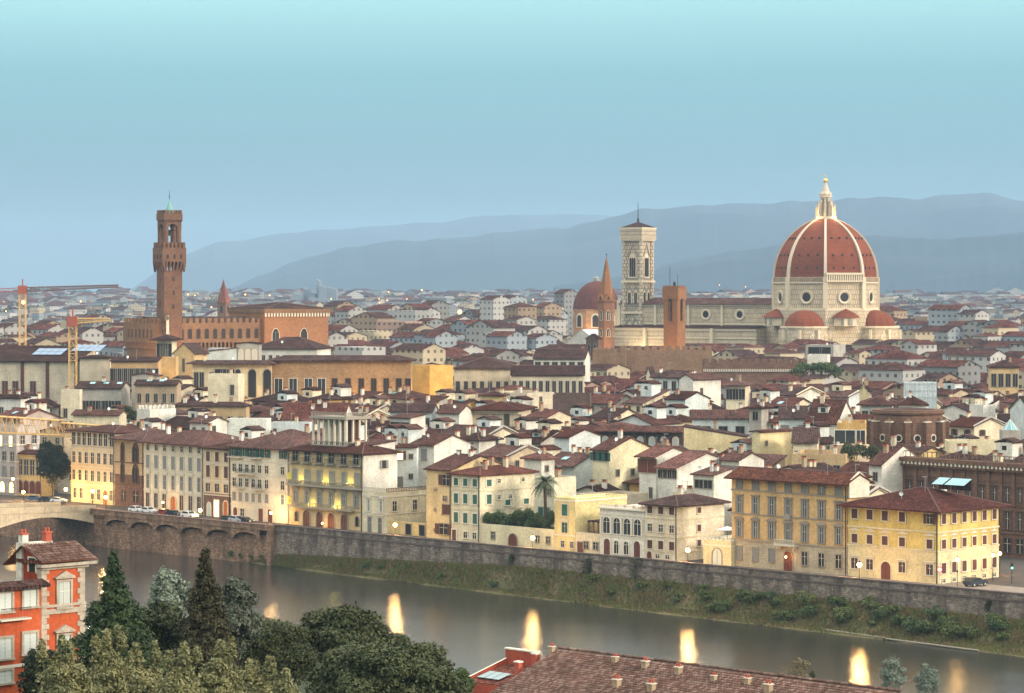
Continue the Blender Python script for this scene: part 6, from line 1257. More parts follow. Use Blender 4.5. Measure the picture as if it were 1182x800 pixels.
ORD = ['first', 'second', 'third', 'fourth', 'fifth', 'sixth', 'seventh', 'eighth', 'ninth', 'tenth']
def dirw(dx, dy):
    v_ = 'above' if dy < -7 else ('below' if dy > 7 else ''); hz_ = 'left' if dx < -18 else ('right' if dx > 18 else '')
    if v_ and hz_: return '%s and %s of' % (v_, hz_)
    if hz_: return '%s of' % hz_
    return v_ if v_ else 'beside'
groups = {}
for q in PENDING:
    an_, ax_, ay_ = where(q['px'], q['py'])[0]; rn = {ROOF.name: 'terracotta', ROOF2.name: 'brown', ROOF3.name: 'red'}[q['rm'].name]
    ft = 'one dormer' if q['dm'] else ('a small roof room' if q['rr'] else ('a blue skylight' if q['sk'] else ('no chimney' if q['ch'] == 0 else ('one chimney' if q['ch'] == 1 else ('two chimneys' if q['ch'] == 2 else 'three chimneys')))))
    base_ = ('%s %s house' % (q['cn'], KN[q['kind']])); locp = '%s the %s' % (dirw(q['px'] - ax_, q['py'] - ay_), an_)
    q['parts'] = (base_, ft, locp, rn); groups.setdefault((base_, ft, locp), []).append(q)
for key, qs in groups.items():
    qs.sort(key=lambda q: q['px'])
    for i, q in enumerate(qs):
        if len(qs) == 1: q['g']['label'] = '%s with %s, %s' % key
        else: q['g']['label'] = '%s from left, %s, %s, %s' % (ORD[min(i, 9)], key[0], key[1], key[2])
        if len(q['g']['label'].split()) > 16: q['g']['label'] = q['g']['label'].replace(', ' + key[1], '').replace(' and ', ' ').replace('pale cool white', 'cool white')

# beyond: one roofscape out to the foot of the hills
fc = MB(); rf = random.Random(5)
FWIN = masonry('far_windowed_white', (.66, .66, .64), (.60, .61, .60), (.66, .66, .64), 3, 3, 0, .1)
def farwall(name, col):
    if name in MATS: return MATS[name]
    m, n, l, b = newmat(name); setup(b, col, .9, 0, .1); t = n.new('ShaderNodeTexCoord'); br = n.new('ShaderNodeTexBrick'); br.offset = 0
    l.new(t.outputs['UV'], br.inputs['Vector']); br.inputs['Scale'].default_value = 1; br.inputs['Brick Width'].default_value = 3.4; br.inputs['Row Height'].default_value = 3.3; br.inputs['Mortar Size'].default_value = 1.05; br.inputs['Mortar Smooth'].default_value = 0
    br.inputs['Color1'].default_value = (*mul(col, .2), 1); br.inputs['Color2'].default_value = (*mul(col, .4), 1); br.inputs['Mortar'].default_value = (*col, 1)
    nz = noise(n, l, t.outputs['Object'], .02, 4, .6); c = mixc(n, l, 1.0, br.outputs[0], cramp(n, l, nz, [(.3, .7), (.7, 1.15)]), 'MULTIPLY'); l.new(c, b.inputs['Base Color']); MATS[name] = m; return m
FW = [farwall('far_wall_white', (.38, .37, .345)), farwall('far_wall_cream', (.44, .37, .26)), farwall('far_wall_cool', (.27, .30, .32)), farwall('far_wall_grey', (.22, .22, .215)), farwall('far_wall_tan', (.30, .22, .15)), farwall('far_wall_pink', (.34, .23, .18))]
FR = [tiles('far_tiles', (.060, .027, .022), cw=1.2), tiles('far_tiles_dark', (.05, .026, .024), cw=1.2), tiles('far_tiles_red', (.085, .031, .024), cw=1.2)]
def farhouse(ox, oy, c_, s_, L, W, z0, h, kind, pitch, wm, rm):
    T = lambda x, y, z: (ox + x * c_ - y * s_, oy + x * s_ + y * c_, z)
    zb = z0 - 2; zt = z0 + h; o = .5
    q = [T(0, 0, zb), T(L, 0, zb), T(L, W, zb), T(0, W, zb), T(0, 0, zt), T(L, 0, zt), T(L, W, zt), T(0, W, zt)]
    for f in ((0, 1, 5, 4), (1, 2, 6, 5), (3, 0, 4, 7)): fc.poly([q[i] for i in f], wm)
    if kind == 'flat': fc.poly(q[4:], wm); return
    if kind == 'gabley':
        r_ = L / 2 * pitch; A, B_ = T(L / 2, -o, zt + r_), T(L / 2, W + o, zt + r_)
        fc.poly([T(-o, -o, zt - .2), A, B_, T(-o, W + o, zt - .2)][::-1], rm); fc.poly([T(L + o, -o, zt - .2), T(L + o, W + o, zt - .2), B_, A], rm); fc.poly([T(0, 0, zt), T(L, 0, zt), T(L / 2, 0, zt + r_)], wm)
    elif kind == 'hip':
        m_ = min(L, W) / 2; r_ = m_ * pitch
        if L >= W: A, B_ = T(m_, W / 2, zt + r_), T(L - m_, W / 2, zt + r_)
        else: A = B_ = T(L / 2, W / 2, zt + r_)
        c4 = [T(-o, -o, zt - .2), T(L + o, -o, zt - .2), T(L + o, W + o, zt - .2), T(-o, W + o, zt - .2)]
        fc.poly([c4[0], c4[1], B_, A] if A != B_ else [c4[0], c4[1], A], rm); fc.poly([c4[1], c4[2], B_], rm); fc.poly([c4[3], c4[0], A], rm)
    else:
        r_ = W / 2 * pitch; A, B_ = T(-o, W / 2, zt + r_), T(L + o, W / 2, zt + r_)
        fc.poly([T(-o, -o, zt - .2), T(L + o, -o, zt - .2), B_, A], rm); fc.poly([T(L + o, W + o, zt - .2), T(-o, W + o, zt - .2), A, B_], rm); fc.poly([T(L, 0, zt), T(L, W, zt), T(L, W / 2, zt + r_)], wm)
for (ox, oy, c_, s_, L, W, h, kind, pitch) in FARC: farhouse(ox, oy, c_, s_, L, W, 0, h, kind, pitch, rf.choices(FW, (7, 5, 3, 2, 2, 1))[0], rf.choice(FR))
Y = 1175.0
while Y < 6100:
    st = max(11, Y * .0044); x = -.2 * Y
    while x < .2 * Y:
        wd = st * rf.uniform(.7, 1.9); x0 = x; x += wd * rf.choice((.95, 1.0, 1.25))
        yy_ = Y + rf.uniform(-st * .4, st * .4); an = R(rf.choice((-45, -38, 40, -50, -10, 5))) + R(rf.gauss(0, 6))
        far = (Y - 1175) / 4500; big = rf.random() < .05 + .10 * far
        h = (rf.uniform(8, 14) + max(0, 8 - (Y - 1175) * .01)) if not big else rf.uniform(15, 20 + 5 * far)
        W = st * rf.uniform(.6, 1.0); kind = rf.choices(('gable', 'gabley', 'hip', 'flat'), (4, 3, 3, 1 + 5 * far if not big else 14))[0]
        pts = [(x0, yy_), (x0 + wd, yy_), (x0 + wd / 2, yy_ + W / 2)]
        if blocked([(x0 - 2, yy_ - 2), (x0 + wd + 2, yy_ - 2), (x0 + wd + 2, yy_ + W + 2), (x0 - 2, yy_ + W + 2), (x0 + wd / 2, yy_)]): continue
        l, r_ = CX + (x0 - 5) / yy_ * F, CX + (x0 + wd + 5) / yy_ * F; lim = visok(l, r_, 0, yy_); z0 = plainz(yy_)
        rise = max(wd, W) * .24; h = min(h, CAMZ - (lim - HZ) * yy_ / F - rise - z0)
        if h < 3: continue
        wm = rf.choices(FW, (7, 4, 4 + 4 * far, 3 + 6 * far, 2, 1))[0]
        farhouse(x0, yy_, math.cos(an), math.sin(an), wd, W, z0, h, kind, .45, wm, rf.choice(FR))
    Y += st * rf.uniform(.75, 1.0)
tag(fc.obj('distant_city'), kind='stuff')
# ---------------------------------------------------------------- bridge at the left
tb = tpar(108)
bo = riv(581, tb); br_ = thing('bridge', 'pale flat-arched concrete bridge at the left edge', 'bridge', (*bo, 0), R(225)); ANCH.append(('bridge', 50, 590))
BRC = stucco('bridge_stone', (.62, .50, .34), .5)
# local x runs from the far bank towards the near bank, y to the right bank side (camera right is -y ... )
b = MB(); n = 48; LB = 62
def sof(x): return -2.6 + 2.4 * math.sin(math.pi * (x % 31) / 31)
def top(x): return 1.0 + 1.3 * math.sin(min(x, 62) / 62 * math.pi / 2)
for i in range(n):
    x0, x1 = LB * i / n, LB * (i + 1) / n; Y0, Y1 = -14, 1
    P = lambda x, y, z: (x, y, z)
    b.poly([P(x0, Y1, sof(x0)), P(x0, Y1, top(x0)), P(x1, Y1, top(x1)), P(x1, Y1, sof(x1))], BRC)
    b.poly([P(x0, Y0, sof(x0)), P(x1, Y0, sof(x1)), P(x1, Y0, top(x1)), P(x0, Y0, top(x0))], BRC)
    b.poly([P(x0, Y0, sof(x0)), P(x0, Y1, sof(x0)), P(x1, Y1, sof(x1)), P(x1, Y0, sof(x1))], BRC)
b.obj('arch', br_)
b = MB()
for i in range(n):
    x0, x1 = LB * i / n, LB * (i + 1) / n; b.poly([(x0, -14, top(x0)), (x1, -14, top(x1)), (x1, 1, top(x1)), (x0, 1, top(x0))], ASPH)
b.obj('deck', br_)
for ys in ((-14.1, -13.7), (.7, 1.1)):
    b = MB()
    for i in range(n):
        x0, x1 = LB * i / n, LB * (i + 1) / n; z0, z1 = top(x0), top(x1); y0, y1 = ys
        for q in ([(x0, y0, z0 - .5), (x1, y0, z1 - .5), (x1, y0, z1 + 1), (x0, y0, z0 + 1)], [(x0, y1, z0 + 1), (x1, y1, z1 + 1), (x1, y1, z1 - .5), (x0, y1, z0 - .5)], [(x0, y0, z0 + 1), (x1, y0, z1 + 1), (x1, y1, z1 + 1), (x0, y1, z0 + 1)], [(x0, y0 - .15, z0 - .5), (x0, y0 - .15, z0 - .8), (x1, y0 - .15, z1 - .8), (x1, y0 - .15, z1 - .5)]): b.poly(q, BRC)
    b.obj('parapet', br_)
b = MB(); b.box(-3, .6, -15, 1.6, -10, 1.0, WALLL); b.obj('abutment', br_); b = MB(); b.box(29.8, 32.2, -15, 2.5, -10, -1.9, BRC); b.obj('pier', br_)

# ---------------------------------------------------------------- street lamps
GLOW = plain('lamp_glow', (1, .52, .14), .5, 0, 34)
GLOWY = plain('lamp_glow_small', (1, .42, .10), .5, 0, 7)
lp = MB(); lp.bar((0, 0, 0), (0, 0, 2.6), .07, METAL, .05, 6); lp.lathe([(.2, 0), (.2, .3), (.1, .5)], 8, METAL); POST = lp.mesh('post')
lp = MB(); lp.lathe([(.43 * math.sin(math.pi * i / 8) + .001, 2.9 - .43 * math.cos(math.pi * i / 8)) for i in range(9)], 10, GLOW, cap=False); GLOBE = lp.mesh('globe', True)
lp = MB(); lp.lathe([(.24, 3.36), (.26, 3.46), (.02, 3.7)], 8, METAL); CAP = lp.mesh('cap')
NL = 0
def street_lamp(px, py, label, S=583.2, Y=None, pw=1500, zb=None, sc=1.0, col=(1, .56, .20)):
    k = (px - CX) / F
    if Y is None: Y = S / (1 + k)
    z = Zof(py, Y); zb = z - 2.9 * sc if zb is None else zb
    g = thing('street_lamp', label, 'street lamp', (k * Y, Y, z - 2.9 * sc), 0, 'lit street lamps'); g.scale = (sc, sc, sc)
    ob('post', POST, g); ob('globe', GLOBE, g); ob('cap', CAP, g); 
    if z - 2.9 * sc > zb + .1: b = MB(); b.bar((0, 0, (zb - z) / sc + 2.9), (0, 0, 0), .08, METAL, n=6); b.obj('lower_post', g)
    lamp('light', (0, 0, 2.9), pw, col, .5, g).scale = (1 / sc, 1 / sc, 1 / sc)
    return g
P1 = 8500
street_lamp(456, 606, 'lit street lamp on the river parapet before the balustraded villa', pw=P1)
street_lamp(615, 621, 'lit street lamp on the parapet below the ivy hedge', pw=P1)
street_lamp(794, 635, 'lit street lamp between the brown-shuttered cream house and the gatehouse', pw=P1 * 1.3)
street_lamp(992, 652, 'lit street lamp in front of the left end of the yellow corner palazzo', pw=P1 * 1.5)
street_lamp(231, 589, 'lit street lamp near parked white car before the narrow brown-shuttered palazzo', pw=P1, S=588)
street_lamp(313, 592, 'dim lit street lamp before the right end of the green-shuttered white palazzo', pw=P1 * .6, S=594, sc=.8)
street_lamp(76, 565, 'lit street lamp at the bridgehead before the dark tree', pw=P1 * 1.6, Y=716, zb=0)
street_lamp(107, 567, 'left one of two lit street lamps before the open-gallery palazzo', pw=P1, Y=708, zb=0)
street_lamp(122, 574, 'right one of two lit street lamps before the open-gallery palazzo', pw=P1, Y=690, zb=0)
street_lamp(27, 568, 'lit street lamp by the lilac apartment block, farthest left', pw=P1 * 1.6, Y=722, zb=0)
street_lamp(1105, 646, 'lit street lamp on tall pole beside the right face of the yellow corner palazzo', pw=900, Y=510, zb=0, sc=.8)
street_lamp(1146, 641, 'small lit street lamp on the far end of the yellow palazzo side street', pw=1200, Y=524, zb=0, sc=.7)
street_lamp(1154, 639, 'orange street lamp at the corner between palazzo and library', pw=2200, Y=534, zb=0, sc=.8, col=(1, .45, .12))
street_lamp(907, 643, 'small wall lamp left of the arched door of the peach palazzo', pw=160, S=595.5, sc=.45)
street_lamp(372, 604, 'small lamp at an arched doorway of the uplit ochre palazzo', pw=400, S=596, sc=.5)
street_lamp(15, 553, 'lit lamp at the arcade of the lilac apartment block', pw=2000, Y=727, zb=0, sc=.8)
street_lamp(188, 580, 'small lamp before the ochre doorway of the grey-shuttered palazzo', pw=500, S=598, sc=.6)
# traffic light
tl = thing('traffic_light', 'traffic light showing green at the right end of the riverside street', 'traffic light', (Xof(1168, 520), 520, 0)); b = MB(); b.bar((0, 0, 0), (0, 0, 3.6), .08, METAL); b.obj('post', tl); b = MB(); b.box(-.22, .22, -.2, .2, 2.7, 3.8, METAL); b.obj('housing', tl); b = MB(); b.box(-.14, .14, -.24, -.2, 2.8, 3.05, plain('green_light', (.1, 1, .6), .5, 0, 14)); b.obj('green_lens', tl)
# round sign hanging on the yellow palazzo corner and wall plate
sg = thing('round_sign', 'round white street sign with red rim on a post near the yellow palazzo corner', 'road sign', (Xof(1084.5, 516), 516, 0)); b = MB(); b.bar((0, 0, 0), (0, 0, 3.4), .05, GALV); b.obj('post', sg); q = MB(); q.lathe([(.55, 0), (.55, .05), (.4, .06)], 14, plain('sign_red', (.5, .03, .03), .5)); q.lathe([(.41, .062), (.01, .065)], 14, AWN, cap=False); b = MB(); b.merge(q, lambda v: (v[0], -v[2] - .06, v[1] + 3.0)); b.obj('disc', sg)
# wall clock like lamp on the library
# ---------------------------------------------------------------- cars
def car_parts(col):
    body = MB(); prof = [(-2.1, .35), (2.1, .35), (2.15, .75), (1.6, .95), (.75, 1.0), (.25, 1.42), (-1.25, 1.45), (-1.85, .98), (-2.15, .9)]
    body.extr([(x, z) for x, z in prof], -.85, .85, col)
    gl = MB(); gl.extr([(.62, 1.0), (.2, 1.38), (-1.2, 1.4), (-1.7, 1.0)], -.87, .87, GLASS); gl.poly([(.8, -.7, 1.02), (.8, .7, 1.02), (.3, .66, 1.4), (.3, -.66, 1.4)], GLASS); gl.poly([(-1.92, .7, 1.0), (-1.92, -.7, 1.0), (-1.32, -.66, 1.44), (-1.32, .66, 1.44)], GLASS)
    wh = MB(); q = MB(); q.lathe([(.33, -.1), (.33, .1)], 12, METAL); wh.merge(q, lambda v: (v[0], v[2], v[1] + .33)); hl = MB(); hl.box(2.05, 2.17, -.2, .2, .62, .8, AWN)
    rim = MB(); q = MB(); q.lathe([(.2, -.12), (.2, .12)], 10, GALV); rim.merge(q, lambda v: (v[0], v[2], v[1] + .33))
    return body.mesh('body'), gl.mesh('windows'), wh.mesh('wheel'), hl.mesh('headlight'), rim.mesh('rim')
CARM = {}
def car(px, S, rot, colname, label, Y=None, sc=1.0, z=.14):
    cols = {'white': (.75, .76, .76), 'silver': (.45, .48, .52), 'dark': (.03, .035, .045), 'red': (.30, .03, .02), 'blue': (.06, .12, .22)}
    if colname not in CARM: CARM[colname] = car_parts(plain('car_paint_' + colname, cols[colname], .3, .1, 0, .6))
    k = (px - CX) / F; Y = Y or S / (1 + k); g = thing('parked_car', label, 'car', (k * Y, Y, z), R(rot), 'cars parked along the river street'); g.scale = (sc, sc, sc)
    bd_, gl_, wh_, hl_, rm_ = CARM[colname]; ob('body', bd_, g); ob('windows', gl_, g)
    for x in (-1.3, 1.35):
        for y in (-.8, .8): q = ob('wheel', wh_, g, (x, y, 0)); ob('rim', rm_, q)
    for y in (-.55, .55): ob('headlight', hl_, g, (0, y, 0))
    return g
car(158, 592, -45, 'white', 'white parked car, leftmost of the pair before the gothic corner palazzo', sc=1.1)
car(172, 592, -45, 'white', 'white parked car, right one of the pair before the gothic corner palazzo', sc=1.1)
car(191, 592, -45, 'red', 'dark red parked car before the ochre doorway'); car(201, 590.5, -45, 'dark', 'dark parked car between the red car and the white one', sc=1.05)
car(219, 590, -45, 'white', 'white parked car left of the starry lamp and the narrow palazzo', sc=1.15)
car(264, 590, -45, 'dark', 'dark parked car at the left end of the row before the green-shuttered white palazzo'); car(274, 590, -45, 'silver', 'silver parked car in the middle of the row before the green-shuttered white palazzo', sc=1.1); car(284, 590, -45, 'dark', 'dark parked car at the right end of the row before the green-shuttered white palazzo')
car(41, 0, -10, 'blue', 'blue parked car behind the bridge parapet, leftmost', Y=722); car(55, 0, -10, 'dark', 'dark parked car behind the bridge parapet', Y=719); car(68, 0, -10, 'white', 'white parked car behind the bridge parapet', Y=716)
car(1126, 0, 40, 'dark', 'dark car turning beside the right face of the yellow corner palazzo', Y=514, sc=1.15)
# ---------------------------------------------------------------- cranes
YCR = plain('crane_yellow', (.50, .33, .13), .6); RCR = plain('crane_red', (.30, .08, .05), .6); GCR = plain('crane_grey', (.13, .095, .085), .6)
def lattice(b, A, B_, w_, mat, n, r=.1, taper=1.0):
    A = np.array(A, float); B_ = np.array(B_, float); d = (B_ - A) / np.linalg.norm(B_ - A); up = np.array((0, 0, 1.)) if abs(d[2]) < .9 else np.array((0, 1., 0)); s_ = np.cross(d, up); s_ /= np.linalg.norm(s_); up = np.cross(s_, d)
    C = [(-1, -1), (1, -1), (1, 1), (-1, 1)]; P = []
    for i in range(n + 1): ww = w_ * (1 - (1 - taper) * i / n) / 2; c = A + (B_ - A) * i / n; P.append([c + ww * (q[0] * s_ + q[1] * up) for q in C])
    for q in range(4): b.bar(P[0][q], P[-1][q], r, mat, n=4)
    for i in range(n):
        for q in range(4): b.bar(P[i][q], P[i + 1][(q + 1) % 4] if (i % 2) else P[i + 1][(q - 1) % 4], r * .6, mat, n=3); b.bar(P[i][q], P[i][(q + 1) % 4], r * .5, mat, n=3)
def crane(label, px, Y, ytop, jl, jr, yl, yr, mm, jm, w_=1.9, z0=0, r=.14):
    X = Xof(px, Y); g = thing('tower_crane', label, 'crane', (X, Y, 0)); zt = Zof(ytop, Y)
    b = MB(); lattice(b, (0, 0, z0), (0, 0, zt), w_, mm, int((zt - z0) / 2.2), r); b.obj('mast', g)
    b = MB(); lattice(b, (1.5, 0, zt + 1.2), (Xof(jr, Y) - X, 0, Zof(yr, Y)), 1.5, jm, max(8, int((jr - px) / 5)), r * 1.5, .5); b.obj('jib', g)
    b = MB(); lattice(b, (-1.5, 0, zt + 1.2), (Xof(jl, Y) - X, 0, Zof(yl, Y)), 1.2, RCR, 6, r * .8); b.box(Xof(jl, Y) - X - 1, Xof(jl, Y) - X + 3, -1, 1, Zof(yl, Y) - 2.2, Zof(yl, Y) + .3, GREYST); b.obj('counter_jib', g)
    b = MB(); b.box(-1.5, 1.5, -1.2, 1.2, zt - .5, zt + 2.6, RCR); b.bar((0, 0, zt + 2.5), (0, 0, zt + 5), .25, RCR); b.obj('cab', g)
    return g
cg1 = crane('tall tower crane with grey jib and red cab at the far left', 26, 1000, 338, -14, 137, 336, 330, YCR, GCR, 2.2)
b = MB(); b.lathe([(.01, -.7), (.6, -.3), (.6, .3), (.01, .7)], 8, GLOWY, cap=False); q = b.obj('work_light', cg1, loc=(.6, -1.8, Zof(349, 1000)))
crane('smaller yellow tower crane standing before the exhibition hall', 84, 855, 375, 74, 127, 371, 369, YCR, YCR, 2.2, 0, .13)
jb = thing('crane_jib', 'long horizontal yellow lattice crane jib above the roofs at the left', 'crane', (Xof(-20, 730), 730, Zof(489, 730)))
JX = lambda p: Xof(p, 730) - Xof(-20, 730)
b = MB(); lattice(b, (0, 0, 0), (JX(72), -2, -1.0), 4.3, YCR, 15, .15, .9); b.obj('jib_section', jb)
b = MB(); lattice(b, (JX(72), -2, -1.4), (JX(150), -4, -2.4), 3.5, YCR, 13, .14, .9); b.obj('jib_section', jb)
b = MB(); lattice(b, (JX(150), -4, -2.4), (JX(214), -6, -3.4), 3.0, YCR, 12, .12, .5); b.obj('jib_section', jb)
b = MB(); lattice(b, (-2.5, 0, -45), (-2.5, 0, 5), 3, YCR, 18, .2); b.obj('mast', jb)
for p in (100, 117, 133, 195): b = MB(); b.box(JX(p) - .9, JX(p) + .9, -6, -4.6, -3.6, -2.3, AWN); b.obj('weight_box', jb)
# ---------------------------------------------------------------- floodlights the photograph shows at work
def flood(px, Y, z, p, col=(1, .52, .16), rad=1.0): lamp('floodlight', (Xof(px, Y), Y, z), p, col, rad)
for px in (330, 365, 400, 435, 465): flood(px, 857, 17, 4500)
for px, Y, z, p in ((206, 872, 16, 4500), (190, 862, 17, 2500), (240, 858, 17, 2500), (285, 857, 17, 2500), (165, 985, 22, 14000), (155, 990, 22, 9000), (320, 985, 28, 12000), (225, 985, 30, 9000), (350, 1000, 28, 9000), (487, 878, 17, 5000), (508, 876, 17, 3500), (140, 855, 18, 1500)): flood(px, Y, z, p)
flood(772, 1068, 20, 12000); flood(790, 1068, 22, 8000); flood(700, 1104, 30, 3500)
for px, Y, z, p in ((728, 1375, 22, 8000), (752, 1365, 22, 6000), (830, 1325, 18, 11000), (880, 1300, 18, 15000), (925, 1285, 18, 15000), (975, 1280, 18, 15000), (1035, 1305, 18, 13000)): flood(px, Y, z, p, (1, .74, .42), 1.5)
flood(680, 1630, 30, 4000, (1, .55, .2)); flood(665, 1625, 30, 4000, (1, .55, .2))
for dx_, dy_ in ((-5.5, -5), (5.5, -5)): lamp('lantern_light', (DX + dx_, DY + dy_, z2d + 1.2), 1500, (1, .72, .3), .3)
# distant lamps on the plain
gm = MB(); gm.lathe([(.01, -1), (.8, -.5), (.8, .5), (.01, 1)], 6, GLOWY, cap=False); GL_ = gm.mesh('lamp_head', True); pm = MB(); pm.bar((0, 0, -14), (0, 0, -1), .3, METAL); PM_ = pm.mesh('mast')
rl = random.Random(3)
far_l = [(557, 352, 2600, 3.6), (531, 360, 2500, 2.8), (487, 335, 4800, 1.8), (449, 337, 4700, 1.2), (383, 345, 3500, 1.0), (284, 340, 4500, 1.6), (312, 341, 4400, 1.4), (210, 340, 4500, 1.3), (218, 340, 4500, 1.3), (226, 341, 4500, 1.1), (122, 378, 1700, 1.2), (625, 340, 4600, 1.1), (860, 331, 5300, 1.0), (645, 372, 1900, 1.4), (648, 340, 4600, 1.0), (830, 329, 5400, 1.1)]
for i, (px, py, Y, s_) in enumerate(far_l + [(rl.uniform(0, 700), rl.uniform(344, 362), 0, .9) for _ in range(26)]):
    if Y == 0: Y = rl.uniform(2600, 4200)
    g = thing('distant_lamp', 'small warm light glowing on the distant plain' if i > 1 else ('brightest orange floodlight mast on the distant plain' if i == 0 else 'second orange floodlight mast left of the brightest one on the plain'), 'light mast', (Xof(px, Y), Y - 12, max(Zof(py, Y), plainz(Y) + 9)), 0, 'distant lamps of the plain'); g.scale = (s_ * .75,) * 3; ob('lamp_head', GL_, g); ob('mast', PM_, g)
# ---------------------------------------------------------------- vegetation
def leafmat(name, c1, c2, c3=None, k=.62):
    c1, c2 = mul(c1, k), mul(c2, k); c3 = mul(c3, k) if c3 else None
    m, n, l, b = newmat(name); setup(b, c1, .6, 0, .25)
    g = n.new('ShaderNodeNewGeometry'); c = mixc(n, l, g.outputs['Random Per Island'], c1, c2)
    t = n.new('ShaderNodeTexCoord'); f = noise(n, l, t.outputs['Object'], .45, 3, .6); c = mixc(n, l, cramp(n, l, f, [(.42, 0.0), (.62, 1.0)]), c, c3 or mul(c1, 1.5))
    l.new(c, b.inputs['Base Color']); return m
nr = np.random.default_rng(4)
def leafcloud(name, C, Rr, n, size, mat, parent=None, aspect=.55, up=.25, loc=None, jitter=.8):
    """leaf quads on the skins of clumps. C (m,3) clump centres, Rr (m,3) radii"""
    C = np.asarray(C, float); Rr = np.asarray(Rr, float); wgt = (Rr[:, 0] * Rr[:, 2]); ci = nr.choice(len(C), n, p=wgt / wgt.sum())
    d = nr.normal(size=(n, 3)); d /= np.linalg.norm(d, axis=1)[:, None]; flip = nr.random(n) < .65; d[:, 2] = np.where(flip, np.abs(d[:, 2]), d[:, 2])
    rad = .70 + .36 * nr.random(n) ** .8; rad = np.where(nr.random(n) < .14, rad * nr.uniform(1.0, 1.38, n), rad)
    P = C[ci] + d * Rr[ci] * rad[:, None]; nrm = d + jitter * nr.normal(size=(n, 3)) + np.array((0, 0, up)); nrm /= np.linalg.norm(nrm, axis=1)[:, None]
    t = nr.normal(size=(n, 3)); t -= (t * nrm).sum(1)[:, None] * nrm; t /= np.linalg.norm(t, axis=1)[:, None]; b = np.cross(nrm, t)
    s_ = size * (.6 + .8 * nr.random(n)); t *= s_[:, None] * .5; b *= s_[:, None] * .5 * aspect
    V = np.stack([P - t * 1.1, P + b, P + t * 1.1, P - b], 1).reshape(-1, 3)
    me = bpy.data.meshes.new(name); me.vertices.add(4 * n); me.vertices.foreach_set('co', V.ravel().astype(np.float32)); me.loops.add(4 * n); me.loops.foreach_set('vertex_index', np.arange(4 * n, dtype=np.int32)); me.polygons.add(n)
    me.polygons.foreach_set('loop_start', np.arange(0, 4 * n, 4, dtype=np.int32)); me.polygons.foreach_set('loop_total', np.full(n, 4, np.int32)); me.materials.append(mat); me.update(); me.validate()
    return ob(name, me, parent, loc)
def trunk(parent, h, r, limbs=6, mat=None, spread=3, lean=0):
    b = MB(); mat = mat or BARK; b.bar((0, 0, -.5), (lean, 0, h * .55), r, mat, r * .6, 8); b.bar((lean, 0, h * .54), (lean, 0, h * .92), r * .6, mat, r * .15, 6)
    for i in range(limbs): a = i * 2.4; z = h * (.3 + .5 * i / limbs); b.bar((lean * .6, 0, z), (math.cos(a) * spread, math.sin(a) * spread, z + spread * .8), r * .35, mat, r * .08, 5)
    b.obj('trunk', parent)
BARK = plain('bark', (.06, .045, .03), .95)
LF_DARK = leafmat('dark_evergreen_leaf', (.026, .040, .010), (.058, .074, .020), (.075, .09, .028)); LF_OLIVE = leafmat('olive_leaf', (.075, .085, .035), (.17, .17, .08), (.21, .20, .09), 1.0); LF_SILVER = leafmat('silver_leaf', (.12, .16, .12), (.24, .28, .22), (.18, .22, .16), .85)
LF_CYP = leafmat('cypress_leaf', (.035, .036, .014), (.07, .06, .026), (.06, .055, .022)); LF_CON = leafmat('conifer_leaf', (.018, .042, .014), (.045, .085, .024), (.06, .10, .03)); LF_GRN = leafmat('bush_leaf', (.04, .085, .02), (.08, .13, .035), (.10, .14, .04)); LF_BR = leafmat('dry_leaf', (.14, .11, .05), (.2, .16, .08))
LF_BANK = leafmat('bank_leaf', (.035, .055, .012), (.08, .105, .028), (.10, .115, .03), 1.0); GRASS = leafmat('grass_blade', (.075, .10, .022), (.15, .145, .045), (.15, .11, .05), 1.0)
def roundtree(label, px, ytop, Y, wpx, hpx, mat, n, leaf, cat='tree', name='broadleaf_tree', m=34, loc_z=None, group=None, cl=.30, flat=1.0, bare=False):
    """crown spans wpx x hpx in the picture"""
    X = Xof(px, Y); zt = Zof(ytop, Y); rx = wpx * Y / F / 2; rz = hpx * Y / F / 2; z0 = nearz(X, Y) if loc_z is None else loc_z
    g = thing(name, label, cat, (X, Y, z0), 0, group); zc_ = zt - rz - z0; C, RR = [], []; rr = random.Random(int(px * 3 + ytop))
    for i in range(m):
        th, ph = rr.uniform(0, 2 * math.pi), math.asin(rr.uniform(-.5, 1)); f = rr.uniform(.55, .82); k = rr.uniform(.5, 1.35) * cl
        C.append((rx * f * math.cos(ph) * math.cos(th), rx * f * math.cos(ph) * math.sin(th), zc_ + rz * f * math.sin(ph))); RR.append((rx * k, rx * k, min(rx, rz * 1.2) * k * .85 * flat))
    C.append((0, 0, zc_)); RR.append((rx * .62, rx * .62, rz * .7))
    leafcloud('crown', C, RR, n, leaf, mat, g); trunk(g, max(2, zc_), max(.12, rx * .07), 6, spread=rx * .55)
    return g
